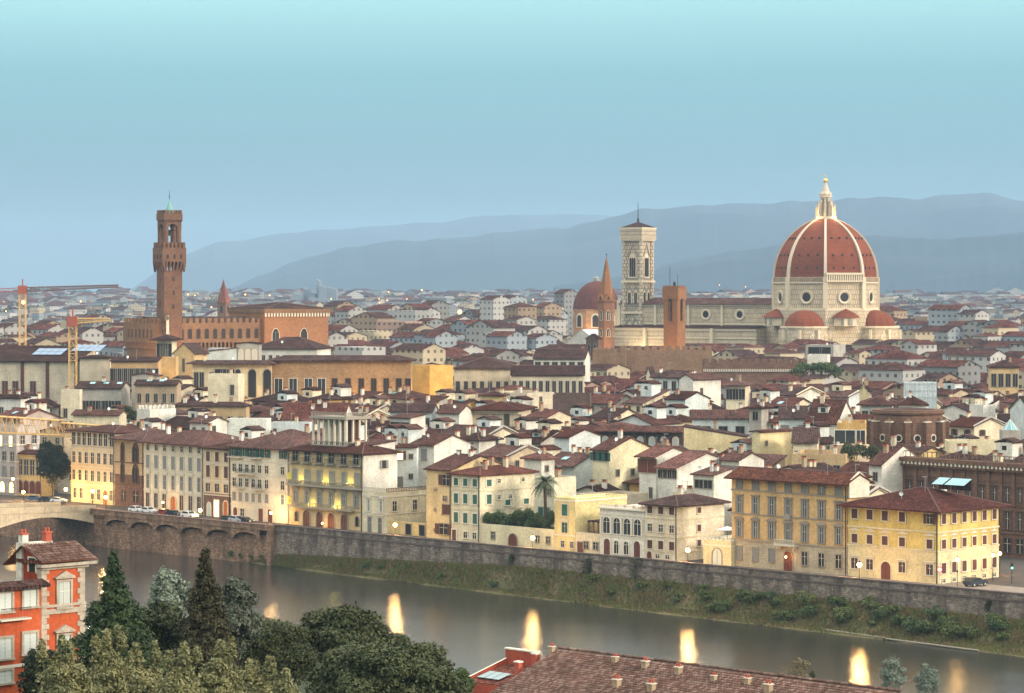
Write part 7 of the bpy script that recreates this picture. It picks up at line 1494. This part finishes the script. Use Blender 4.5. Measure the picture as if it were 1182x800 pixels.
def conetree(label, px, ytop, Y, wpx, hpx, mat, n, leaf, name, cat='tree', droop=.0, layers=14, power=1.0, ragged=.25, loc_z=None):
    X = Xof(px, Y); zt = Zof(ytop, Y); R_ = wpx * Y / F / 2; H = hpx * Y / F; z0 = nearz(X, Y) if loc_z is None else loc_z; g = thing(name, label, cat, (X, Y, z0)); C, RR = [], []; rr = random.Random(int(px)); top_ = zt - z0
    for i in range(layers):
        f = (i + .5) / layers; r = R_ * (f ** power); z = top_ - H * f; k = max(3, int(5 + 6 * f))
        for j in range(k): a = 2 * math.pi * (j + rr.random()) / k; q = r * rr.uniform(.62, 1.0 + ragged * .3) * .72; s_ = max(.25, r * rr.uniform(.26, .42)); C.append((q * math.cos(a), q * math.sin(a), z - droop * q + rr.uniform(-.3, .3))); RR.append((s_, s_, s_ * (1.15 if not droop else .7)))
        C.append((0, 0, z)); RR.append((r * .5 + .1, r * .5 + .1, H / layers))
    leafcloud('crown', C, RR, n, leaf, mat, g, aspect=.4 if droop else .5); trunk(g, top_ * .9, R_ * .08, 4, spread=R_ * .3); return g
conetree('tall dark brown-green cypress in the foreground at lower left', 237, 637, 200, 82, 150, LF_CYP, 46000, .26, 'cypress_tree', 'cypress', power=.72, layers=18, ragged=.1)
conetree('feathery green conifer between the red palazzo and the cypress', 131, 640, 215, 120, 150, LF_CON, 34000, .36, 'conifer_tree', 'conifer', droop=.25, power=.8, layers=13, ragged=.6)
roundtree('dark green leafy mass joining the conifer and the cypress', 165, 690, 222, 110, 120, LF_DARK, 24000, .32)
roundtree('pale silvery leaved tree rising behind, left of the cypress', 193, 649, 245, 52, 90, LF_SILVER, 15000, .34, name='silver_tree')
roundtree('grey-green round tree immediately right of the cypress', 272, 664, 218, 62, 110, leafmat('greygreen_leaf', (.055, .075, .05), (.11, .13, .09), (.14, .16, .11)), 22000, .28)
roundtree('upper round dark green holm oak in front of the river', 398, 697, 235, 148, 100, LF_DARK, 40000, .31, name='holm_oak', m=80, cl=.19)
roundtree('broad green tree filling the bottom edge left of the tiled roof', 445, 733, 212, 205, 130, leafmat('oak_leaf', (.032, .050, .014), (.07, .09, .028), (.10, .115, .042)), 62000, .30, name='holm_oak', m=90, cl=.17)
roundtree('small bright green bush against the left end of the tiled roof', 528, 768, 225, 40, 50, LF_GRN, 9000, .2, 'bush', 'bush')
roundtree('dark green tree behind the lower olives, left of the big oak', 312, 712, 226, 110, 110, LF_DARK, 36000, .2)
roundtree('dark bush in front of the red palazzo wall at the bottom', 48, 745, 195, 52, 80, leafmat('dark_bush_leaf', (.018, .03, .012), (.035, .05, .02)), 16000, .18, 'bush', 'bush')
for i, (px, yt, wp, hp_, lb) in enumerate(((72, 738, 78, 110, 'olive toned tree at the bottom, leftmost of the pale row'), (123, 728, 62, 110, 'tall pale olive tree with upright shoots, second in the row'), (163, 745, 60, 90, 'yellowish olive tree, third in the row at the bottom'), (208, 744, 66, 100, 'pale olive tree below the cypress, fourth in the row'), (252, 738, 66, 100, 'bright olive tree right below the cypress, fifth in the row'), (300, 764, 60, 70, 'grey olive tree, sixth in the row at the bottom'), (330, 776, 40, 60, 'small pale olive shrub at the right end of the row'))):
    g = roundtree(lb, px, yt + 12, 172 + (i % 3) * 8, wp, hp_, LF_OLIVE, 18000, .26, 'olive tree', 'olive_tree', m=30, group='olive trees along the bottom edge', cl=.26)
    rr = random.Random(i); C, RR = [], []; L0 = g.location; zt = Zof(yt, L0.y) - L0.z; rx = wp * L0.y / F / 2
    for k in range(5):
        a, q = rr.uniform(0, 6.28), rr.uniform(0, rx * .7); hh = rr.uniform(.4, 1.1)
        for z in range(4): C.append((q * math.cos(a), q * math.sin(a), zt - 1.0 + (z * .38) * hh)); RR.append((.34 - z * .05,) * 3)
    leafcloud('shoots', C, RR, 2200, .25, LF_OLIVE, g)
roundtree('silvery young tree near the bottom right, left of the pair', 1031, 752, 395, 30, 62, LF_SILVER, 7000, .24, name='silver_tree', m=18, cl=.3)
roundtree('silvery young tree near the bottom right, right of the pair', 1070, 762, 395, 30, 60, LF_SILVER, 7000, .24, name='silver_tree', m=18, cl=.3)
conetree('tip of a small dark cypress behind the tiled roof', 938, 777, 330, 22, 60, LF_DARK, 6000, .22, 'cypress_tree', 'cypress', power=.7, layers=8)
conetree('tiny dark cypress tip at the right end of the tiled roof', 993, 793, 335, 10, 40, LF_DARK, 2000, .2, 'cypress_tree', 'cypress', power=.7, layers=6)
roundtree('brownish bare shrub behind the tiled roof near the small cypress', 920, 760, 380, 36, 40, LF_BR, 900, .3, 'shrub', 'shrub', m=12)
roundtree('large dark evergreen by the bridgehead beside the open-gallery palazzo', 61, 504, 716, 42, 66, leafmat('black_green_leaf', (.012, .022, .010), (.028, .036, .018)), 16000, .45, name='evergreen_tree', loc_z=0, m=30, cl=.3)
roundtree('dark green tree among roofs left of the castle-like villa', 149, 469, 785, 22, 22, LF_DARK, 4000, .5, loc_z=8, m=12)
# roof gardens
def hedge(name, label, cat, pts, n, size, mat, group=None, base=0):
    X0, Y0, Z0 = pts[0][:3]; g = thing(name, label, cat, (X0, Y0, Z0), 0, group); leafcloud('foliage', [(p[0] - X0, p[1] - Y0, p[2] - Z0) for p in pts], [p[3:6] for p in pts], n, size, mat, g)
    b = MB()
    for p in pts[::2]: b.bar((p[0] - X0, p[1] - Y0, p[2] - Z0 - p[5] * 1.2), (p[0] - X0, p[1] - Y0, p[2] - Z0), .08, BARK, .03, 4)
    b.obj('stems', g); return g
rr = random.Random(9); pts = []
for i in range(64):
    px = 555 + i * 84 / 63; k = (px - CX) / F; S_r = 600 + rr.uniform(-1, 3); Y = S_r / (1 + k); py = 604 + rr.uniform(-8, 6) - 3 * math.sin(i * .21); pts.append((k * Y, Y, Zof(py, Y), rr.uniform(.7, 1.2), rr.uniform(.7, 1.2), rr.uniform(.8, 1.5)))
hedge('ivy_hedge', 'bushy green ivy hedge trailing over the cream terrace wall', 'hedge', pts, 26000, .34, LF_GRN)
pts = []
for i in range(16): px = 976 + i * 54 / 15; Y = 618; pts.append((Xof(px, Y), Y + rr.uniform(0, 4), Zof(523 + rr.uniform(-5, 4), Y), 1.1, 1.1, rr.uniform(.8, 1.6)))
hedge('roof_garden', 'potted green shrubs on the ochre roof terrace behind the peach palazzo', 'roof plants', pts, 6000, .35, LF_DARK)
pts = []
for i in range(14): px = 920 + i * 48 / 13; Y = 905; pts.append((Xof(px, Y), Y + rr.uniform(0, 5), Zof(427 + rr.uniform(-3, 3), Y), 2.0, 2, rr.uniform(1.2, 2.2)))
hedge('roof_garden', 'green roof garden among the roofs below the great dome', 'roof plants', pts, 5000, .5, LF_GRN)
# palm
PYm = 592.5; pg = thing('palm_tree', 'tall date palm rising above the ivy hedge', 'palm', (Xof(629, PYm), PYm, 0)); zc_ = Zof(556, PYm)
b = MB(); b.bar((0, 0, 0), (.1, 0, zc_ * .6), .36, BARK, .32, 8); b.bar((.1, 0, zc_ * .6), (0, 0, zc_), .32, BARK, .42, 8); b.obj('trunk', pg)
b = MB(); rr = random.Random(2); LP_ = leafmat('palm_leaf', (.05, .07, .025), (.11, .12, .045))
for i in range(64):
    a = i * 2.399; el = rr.uniform(-.45, 1.25); Lf = rr.uniform(2.9, 3.6); P = []
    for s_ in range(7): t = s_ / 6; r = Lf * t * math.cos(el) + .1; z = Lf * (t * math.sin(el) - .55 * t * t); P.append(np.array((r * math.cos(a), r * math.sin(a), zc_ + z)))
    sd = np.array((-math.sin(a), math.cos(a), 0))
    for s_ in range(6):
        for sg_ in (-1, 1):
            for q in (0, .5):
                c = P[s_] * (1 - q) + P[s_ + 1] * q; w_ = .5 * math.sin(math.pi * (s_ + q + .6) / 7) + .08; d = (P[s_ + 1] - P[s_]); b.poly([c, c + d * .4, c + d * .75 + sd * sg_ * w_ + np.array((0, 0, -.12))], LP_)
b.obj('crown', pg)
# shrubs and grass of the far bank
rr = random.Random(31); cnt = 0
def bankxyz(px, f):
    t = tpar(px); ss = shore_s(px); s_ = ss + (581 - ss) * f; top_ = float(np.interp(px, [246, 330, 600, 1420], [-7.6, -5.8, -3.2, -4.2])); z = float(np.interp(f, [0, .35, .75, 1], [WZ + .12, WZ + .7, top_ - .3, top_])); x, y = riv(s_, t); return x, y, z
SHL = ['%s shrub on the river bank %s']
def shrub(px, f, r, hh, mat, label):
    x, y, z = bankxyz(px, f); g = thing('shrub', label, 'shrub', (x, y, z), 0, 'shrubs on the far river bank'); C = []; RR = []
    for i in range(7): C.append((rr.uniform(-r, r) * .7, rr.uniform(-r, r) * .7, hh * rr.uniform(.3, .75))); RR.append((r * .5, r * .5, hh * .3))
    leafcloud('foliage', C, RR, int(420 * max(1, r)), .36, mat, g); b = MB(); b.bar((0, 0, -.2), (0, 0, hh * .6), .06, BARK, .02, 4); b.bar((0, 0, hh * .2), (r * .4, 0, hh * .6), .04, BARK, .02, 4); b.obj('stem', g)
marks = [('green-shuttered white palazzo', 300), ('uplit ochre palazzo', 380), ('balustraded villa', 456), ('green-shuttered cream house', 540), ('ivy hedge', 600), ('white arcaded villa', 718), ('brown-shuttered cream house', 770), ('gatehouse', 828), ('peach palazzo', 905), ('yellow corner palazzo', 1020), ('library', 1130)]
xs_ = [262, 270, 281, 292, 305, 430, 447, 520, 585] + [700 + i * 26 + rr.uniform(-7, 7) for i in range(5)] + [822 + i * 11.2 + rr.uniform(-3, 3) for i in range(33)]
used = {}
for i, px in enumerate(xs_):
    big = px > 820; r = rr.uniform(1.2, 2.3) if big else rr.uniform(.7, 1.2); f = rr.uniform(.35, .8) if px > 300 else rr.uniform(.4, .7); mk = min(marks, key=lambda q: abs(q[1] - px)); ad = rr.choice(('low dark green', 'round green', 'ragged green', 'leafy green')) if big else rr.choice(('small dark', 'small green'))
    key = mk[0]; used[key] = used.get(key, 0) + 1
    shrub(px, f, r, r * rr.uniform(1.1, 1.5), rr.choice((LF_BANK, LF_GRN, LF_BANK)), '%s shrub on the bank, number %s from left below the %s' % (ad, ORD[min(9, used[key] - 1)], mk[0]))
# self-sown shrubs on the wall itself
for px, py, s_ in ((678, 656, .9), (735, 660, 1.3), (590, 646, .5), (1140, 700, .5)):
    k = (px - CX) / F; Y = 580.5 / (1 + k); g = thing('wall_shrub', {678: 'small dark shrub growing from the wall below the white arcaded villa, left one', 735: 'larger dark shrub growing from the wall below the white arcaded villa', 590: 'tiny weed tuft on the wall below the ivy hedge', 1140: 'tiny weed tuft on the wall near its right end'}[px], 'shrub', (k * Y, Y, Zof(py, Y)), 0, 'weeds growing on the river wall')
    leafcloud('foliage', [(0, 0, 0), (.2, -.2, 1.2 * s_), (-.2, -.2, -1 * s_)], [(s_, .6 * s_, 1.2 * s_)] * 3, 500, .3, LF_DARK, g)
n = 52000; px = nr.uniform(248, 1230, n); f = nr.uniform(0, 1, n) ** .9; P = np.array([bankxyz(a, b_) for a, b_ in zip(px, f)]); hgt = nr.uniform(.25, .75, n) * (.45 + .9 * f); an = nr.uniform(0, np.pi, n); dx = np.stack([np.cos(an), np.sin(an), 0 * an], 1) * .13; up = np.stack([nr.normal(0, .15, n), nr.normal(0, .15, n), hgt], 1)
V = np.stack([P - dx - (0, 0, .1), P + dx - (0, 0, .1), P + up + dx * .3, P + up - dx * .3], 1).reshape(-1, 3); me = bpy.data.meshes.new('bank_grass'); me.vertices.add(4 * n); me.vertices.foreach_set('co', V.ravel().astype(np.float32)); me.loops.add(4 * n); me.loops.foreach_set('vertex_index', np.arange(4 * n, dtype=np.int32)); me.polygons.add(n); me.polygons.foreach_set('loop_start', np.arange(0, 4 * n, 4, dtype=np.int32)); me.polygons.foreach_set('loop_total', np.full(n, 4, np.int32)); me.materials.append(GRASS); me.update(); tag(ob('bank_grass', me), kind='stuff')
# pale concrete kerb / pipe along the shore at the right
pp = thing('shore_kerb', 'long pale concrete kerb lying along the water edge at the right', 'kerb', (0, 0, 0)); b = MB()
for p0, p1 in ((985, 1060), (1062, 1175)):
    x0, y0, z0 = bankxyz(p0, .12 if p0 < 1000 else .02); x1, y1, z1 = bankxyz(p1, .05 if p1 < 1100 else -.05); b.bar((x0, y0, z0 + .1), (x1, y1, z1 + .1), .16, GREYST, n=6)
b.obj('concrete_edge', pp)

# woods and gardens scattered over the far plain
n = 700; C = []; RR = []
for i in range(n):
    Y = 1250 * (4.6 ** nr.random()); X = Y * nr.uniform(-.2, .2); s_ = nr.uniform(3, 8) * (1 + Y / 4000)
    if blocked([(X - s_, Y), (X + s_, Y), (X, Y - s_), (X, Y + s_), (X, Y)]): continue
    C.append((X, Y, plainz(Y) + nr.uniform(5, 12))); RR.append((s_ * 1.4, s_, s_ * .8))
tag(leafcloud('distant_trees', C, RR, 60000, 4.0, LF_DARK, jitter=1.2), kind='stuff')
# ---------------------------------------------------------------- foreground roof
def cotto(name, c1, c2, c3):
    m, n, l, b = newmat(name); setup(b, c1, .85, 0, .2); g = n.new('ShaderNodeNewGeometry'); c = cramp(n, l, g.outputs['Random Per Island'], [(0, c1), (.45, c2), (.8, c3), (1, mul(c3, 1.35))]); t = n.new('ShaderNodeTexCoord')
    f = noise(n, l, t.outputs['Object'], .35, 5, .65); c = mixc(n, l, 1.0, c, cramp(n, l, f, [(.3, .55), (.7, 1.2)]), 'MULTIPLY'); f2 = noise(n, l, t.outputs['Object'], 4.0, 3, .6); c = mixc(n, l, cramp(n, l, f2, [(.55, 0.0), (.7, .55)]), c, (.22, .19, .14)); l.new(c, b.inputs['Base Color']); return m
COT = cotto('old_cotto_tile', (.095, .044, .033), (.14, .072, .054), (.20, .125, .10)); COTR = cotto('red_cotto_tile', (.13, .035, .025), (.21, .06, .038), (.27, .11, .075))
def tileslope(b, P0, ex, es, nx, ns, mat, sp=.30, tl=.42, rng=None, keep=None):
    """barrel tiles: P0 lower-left corner, ex along the eave, es up the slope (unit vectors)"""
    ex = np.array(ex, float); es = np.array(es, float); up = np.cross(ex, es); up /= np.linalg.norm(up); up = up if up[2] > 0 else -up; rng = rng or random.Random(1); P0 = np.array(P0, float)
    for i in range(nx):
        for j in range(ns):
            if keep and not keep(i * sp, j * tl): continue
            a = P0 + ex * ((i + .5) * sp + rng.uniform(-.015, .015)) + es * (j * tl); e = a + es * (tl + .05) + ex * rng.uniform(-.02, .02); r0, r1 = sp * .40, sp * .30; l0 = up * .05; pts0 = []; pts1 = []
            for k in range(4): t = math.pi * k / 3; pts0.append(a + ex * (-math.cos(t) * r0) + up * (math.sin(t) * r0 * .8) + l0); pts1.append(e + ex * (-math.cos(t) * r1) + up * (math.sin(t) * r1 * .8))
            i0 = len(b.v); b.v += [tuple(p) for p in pts0 + pts1]; km = b.mi(mat)
            for k in range(3): b.f.append((i0 + k, i0 + k + 1, i0 + 5 + k, i0 + 4 + k)[::1]); b.m.append(km)
            b.f.append((i0, i0 + 3, i0 + 2, i0 + 1)); b.m.append(km)
RY = 300.0; rx0 = Xof(645, RY); zr_ = Zof(748, RY); ex = np.array((D45, -D45, 0)); ds = np.array((-D45, -D45, 0)); pit = math.radians(20)
rf_ = thing('tiled_roof_house', 'foreground building with wide barrel-tiled roof and row of small red chimneys', 'building', (rx0, RY, 0)); LR = 46; WR = 17
es = -ds * math.cos(pit) + np.array((0, 0, math.sin(pit))); E0 = np.array((0, 0, zr_)) - es * WR
b = MB(); under = [E0 - (0, 0, .12), E0 + ex * LR - (0, 0, .12), np.array((0, 0, zr_ - .12)) + ex * LR, np.array((0, 0, zr_ - .12))]; b.poly(under, COT)
bk = -es * 0; es2 = ds * math.cos(pit) + np.array((0, 0, math.sin(pit))); T0 = np.array((0, 0, zr_ - .12)); b.poly([T0, T0 + ex * LR, T0 + ex * LR - es2 * 9, T0 - es2 * 9], COT); b.obj('roof_deck', rf_)
b = MB(); tileslope(b, E0, ex, es, int(LR / .36), int(WR / .46), COT, .36, .46, random.Random(5)); b.obj('roof_tiles', rf_)
b = MB()
for i in range(int(LR / .45)): p = np.array((0, 0, zr_ + .06)) + ex * (i * .45); b.bar(p, p + ex * .48, .17, COT, .14, 6)
b.obj('ridge_tiles', rf_)
b = MB(); wl_ = stucco('red_wall', (.42, .09, .05)); e1 = E0 + ex * LR; q0 = T0 - es2 * 9
def q3(p, z=None): return (p[0], p[1], p[2] if z is None else z)
b.poly([q3(E0, -3), q3(e1, -3), q3(e1, e1[2] - .3), q3(E0, E0[2] - .3)], wl_); b.poly([q3(E0, -3), q3(E0, E0[2] - .2), q3(T0, T0[2] - .15), q3(q0, q0[2] - .2), q3(q0, -3)], wl_); b.poly([q3(e1, -3), q3(q0 + ex * LR, -3), q3(q0 + ex * LR, q0[2] - .2), q3(T0 + ex * LR), q3(e1, e1[2] - .2)], wl_); b.obj('wall', rf_)
def onroof(px, py):
    # point of the near slope seen at this pixel
    d = np.array(((px - CX) / F, 1, -(py - HZ) / F)); o = np.array((-rx0, -RY, CAMZ)); nn = np.cross(ex, es); t = np.dot(np.array((0, 0, zr_)) - o, nn) / np.dot(d, nn); return o + d * t
CHR = plain('red_chimney_brick', (.36, .085, .05), .85)
for i, (px, py, s_) in enumerate(((637, 753, .8), (710, 765, .8), (745, 771, .9), (783, 778, .9), (863, 790, .8), (712, 793, 1.0), (752, 798, 1.0), (887, 799, 1.0), (824, 786, .7))):
    p = onroof(px, py); b = MB(); b.obox((0, 0), (D45, -D45), .34 * s_, (D45, D45), .34 * s_, -.3, .75 * s_, TAN); b.obox((0, 0), (D45, -D45), .42 * s_, (D45, D45), .42 * s_, .75 * s_, .85 * s_, PALEST)
    for q in (-.2, .2): b.bar((q * D45 * s_, -q * D45 * s_, .85 * s_), (q * D45 * s_, -q * D45 * s_, 1.25 * s_), .13 * s_, CHR, n=8)
    b.obj('chimney', rf_, loc=tuple(p))
# lower annex with red parapets and glass rooflight at the left end
AN = thing('roof_annex', 'lower red-walled roof annex with glass rooflight at the left end of the tiled roof', 'annex', (Xof(590, 300), 300, 0)); ax0, ay0 = Xof(590, 300), 300
def ap_(px, py, Y): return np.array((Xof(px, Y) - ax0, Y - ay0, Zof(py, Y)))
A1, A2 = ap_(585, 752, 303), ap_(634, 756, 299.5)
b = MB(); exa = ex; zA = A1[2] - 1.3; LA = 4.9
b.obox((A1[0] + D45 * LA / 2, A1[1] - D45 * LA / 2), (D45, -D45), LA / 2, (D45, D45), .2, 0, zA + 1.6, wl_); b.obox((A1[0] + D45 * LA / 2, A1[1] - D45 * LA / 2), (D45, -D45), LA / 2 + .1, (D45, D45), .28, zA + 1.6, zA + 1.75, TRIM)
WA = 6.2; c0 = np.array((A1[0], A1[1], zA)); dsl = ds * math.cos(R(13)) + np.array((0, 0, -math.sin(R(13))))
b.obj('back_parapet', AN)
b = MB(); m_ = c0 + ds * WA / 2
b.poly([q3(c0, 0), q3(c0 + ds * WA, 0), q3(c0 + dsl * WA, (c0 + dsl * WA)[2] + .5), q3(c0, zA + .7)], wl_); b.poly([q3(c0 + ex * .25, zA + .7), q3(c0 + ex * .25 + dsl * WA, (c0 + dsl * WA)[2] + .5), q3(c0 + ex * .25 + ds * WA, 0), q3(c0 + ex * .25, 0)], wl_); b.poly([q3(c0, zA + .7), q3(c0 + dsl * WA, (c0 + dsl * WA)[2] + .5), q3(c0 + ex * .25 + dsl * WA, (c0 + dsl * WA)[2] + .5), q3(c0 + ex * .25, zA + .7)], TRIM)
w1 = c0 + dsl * WA; b.poly([q3(w1, 0), q3(w1 + ex * LA, 0), q3(w1 + ex * LA), q3(w1)], wl_); b.obj('side_wall', AN)
b = MB(); b.poly([c0 - (0, 0, .1), c0 + dsl * WA - (0, 0, .1), c0 + dsl * WA + ex * LA - (0, 0, .1), c0 + ex * LA - (0, 0, .1)][::-1], COT); tileslope(b, c0 + dsl * WA + ex * .3, ex, -dsl, int((LA - .3) / .34), int(WA / .44), COTR, .34, .44, random.Random(8)); b.obj('tiles', AN)
b = MB(); g0 = c0 + dsl * 3.4 + ex * .7 + np.array((0, 0, .35))
for i in range(3): p = g0 + ex * (i * 1.15); b.poly([p, p + dsl * 2.0, p + dsl * 2.0 + ex * 1.05, p + ex * 1.05], plain('rooflight_glass', (.18, .26, .27), .2, 0, 0, .6))
b.obj('rooflight', AN)
for (dd, ee) in ((.2, LA - .3), (3.0, LA - .2)): p = c0 + dsl * dd + ex * ee; b = MB(); b.obox((0, 0), (D45, -D45), .3, (D45, D45), .3, -.3, 1.5, CHR); b.obox((0, 0), (D45, -D45), .38, (D45, D45), .38, 1.5, 1.65, TRIM); b.obj('chimney', AN, loc=tuple(p))

# ---------------------------------------------------------------- red palazzo at the lower left
REDW = stucco('vermilion_plaster', (.56, .115, .042), .45); RED_SHADE = stucco('shaded_red_plaster', (.30, .05, .028), .3); QUO = stucco('quoin_stone', (.50, .43, .34), .4)  # the darker red is the vermilion with shade put into its colour
bd, L, W, h = building('red_palazzo', 'vermilion palazzo block with pale quoins and pedimented windows at lower left', 22, 48, 97, 650, Y=232, a=45, mat=REDW, roof='shedx', rm=ROOF3, pitch=-.02, over=.3, frame=QUO, cat='palazzo', chim=0, ant=False, vb=800, z0=0, maxW=4.5)
for f0, f1 in (((Zof(700, 234)) / h, Zof(671, 234) / h), (Zof(762, 234) / h, Zof(733, 234) / h)):
    hh = (f1 - f0) * h; zc_ = (f0 + f1) / 2 * h; ms = win_mesh('ped', 1.25, hh, SH_WHITE, QUO, SH_WHITE); o = ob('window', ms[0], bd, (L * .52, 0, zc_)); ob('pane', ms[1], o); ob('sill', ms[2], o)
    b = MB()
    for i in range(14): b.box(-.5, .5, -.13, -.09, -hh / 2 + .1 + i * hh / 14.5, -hh / 2 + .15 + i * hh / 14.5, SH_WHITE)
    b.obj('louvres', o)
for sd_ in (0, 1):
    b = MB(); i = 0; z = h - .55
    while z > 5:
        w_ = .5 if i % 2 else .72
        if sd_ == 0: b.box(-.06, w_, -.07, .0, z - .42, z, QUO); b.box(-.07, 0, 0, w_, z - .42, z, QUO)
        else: b.box(L - w_, L + .06, -.07, .0, z - .42, z, QUO)
        b.box(-.03 if sd_ == 0 else L - .3, .3 if sd_ == 0 else L + .03, -.035, 0, z - .5, z, QUO); z -= .46; i += 1
    b.obj('quoins', bd)
b = MB()
for py, hh in ((697.5, .22), (704, .42)): z = Zof(py, 234); b.box(-.12, L + .12, -.16, .0, z - hh / 2, z + hh / 2, QUO); b.box(-.16, 0, .0, W, z - hh / 2, z + hh / 2, QUO)
b.obj('string_course', bd); b = MB(); b.box(-.5, L + .9, -.7, 0, h - .35, h - .1, QUO); b.box(-.2, L + .3, -.3, 0, h - .6, h - .35, QUO); b.obj('cornice', bd)
b = MB(); zt = h + .1; rl_ = random.Random(4); DR = 3.1; rise = 1.3
b.poly([(-.5, -.8, zt - .05), (L + .9, -.8, zt - .05), (L + .3, DR - .8, zt + rise - .06), (-.5, DR - .8, zt + rise - .06)], COTR)
sl = np.array((0, DR, rise)); sl /= np.linalg.norm(sl); tileslope(b, (-.5, -.8, zt), (1, 0, 0), sl, int((L + 1.3) / .28), 8, COT, .28, .41, rl_); b.poly([(L + .9, -.8, zt - .05), (L + .9, -.8, zt - .3), (L + .3, DR - .8, zt + rise - .3), (L + .3, DR - .8, zt + rise - .06)], TRIM); b.poly([(-.5, DR - .8, zt + rise - .06), (L + .3, DR - .8, zt + rise - .06), (L + .3, 5, h - .5), (-.5, 5, h - .5)], COTR)
b.obj('tiled_roof', bd)
b = MB(); b.box(-.03, .3, .05, 2.5, 0, h - .1, RED_SHADE); b.poly([(-.03, .05, h - .1), (-.03, 2.5, h - .1), (-.03, 2.5, h + 1.2)][::-1], RED_SHADE); b.obj('red_side_wall', bd)  # side face in shadow, its shade painted as darker red
z0_, z1_ = Zof(660, 233), Zof(644, 233)
b = MB(); b.box(-.06, 0, .75, 1.7, z0_, z1_, DARK); b.box(-.12, 0, .6, .75, z0_, z1_, TRIM); b.box(-.12, 0, 1.7, 1.85, z0_, z1_, TRIM); b.box(-.12, 0, .6, 1.85, z1_, z1_ + .12, TRIM); b.obj('side_window', bd)
b = MB(); b.box(-.2, 3, 2.6, 3.4, 0, h + 1.5, WHITE); b.obj('white_fire_wall', bd)
for x, y, m_ in ((.2, 2.9, WHITE), (2.6, 2.9, CHR)):
    b = MB(); zc_ = h + 2.0; b.box(x - .3, x + .3, y - .3, y + .3, zc_ - 1, zc_ + .2, m_); b.box(x - .36, x + .36, y - .36, y + .36, zc_ + .2, zc_ + .32, CHR)
    for q in (-.16, .16): b.bar((x + q, y, zc_ + .3), (x + q, y, zc_ + .65), .11, CHR, n=8)
    b.obj('chimney', bd)
b = MB(); b.bar((-.55, -.12, 3), (-.55, -.12, h - 2), .07, METAL, n=6); b.obj('drainpipe', bd)
# low wing, left
wg, L2, W2, h2 = building('red_palazzo_wing', 'lower vermilion wing with pale louvred shutters and small balcony at the left edge', -31, -30, 47.4, 674, Y=226.3, h=30.6, a=45, mat=REDW, roof='shed', rm=ROOF2, pitch=.36, over=.8, frame=TRIM, cat='palazzo wing', chim=0, ant=False, vb=800, maxW=5)
for j, (y0, y1) in enumerate(((704, 683), (758, 735), (786, 772))):
    for xp in (5, 34):
        if j == 2 and xp == 34: continue
        f = (xp + 30) / 77.4; hh = (y1 - y0) * -1 * 232 / F; zc_ = Zof((y0 + y1) / 2 - (0 if xp < 20 else 3), 229.5); ms = win_mesh('shut', 1.3, hh, DARK, QUO, SH_WHITE); o = ob('window', ms[0], wg, (f * L2, 0, zc_)); ob('shutter', ms[1], o); ob('sill', ms[2], o)
b = MB(); z = Zof(708, 232); x = L2 * .52; b.box(x - 1.4, x + 1.6, -.9, 0, z - .15, z, PALEST); b.box(x - 1.4, x + 1.6, -.9, -.86, z + .85, z + .9, METAL)
for i in range(20): b.bar((x - 1.35 + i * .15, -.88, z), (x - 1.35 + i * .15, -.88, z + .85), .014, METAL, n=3)
b.obj('balcony', wg)
b = MB(); z = Zof(763, 232); b.box(-.1, L2 + .02, -.12, 0, z - .12, z + .12, TRIM); z = Zof(797, 232); b.box(-.1, L2 + .02, -.12, 0, z - .2, z + .1, TRIM); b.obj('string_course', wg)
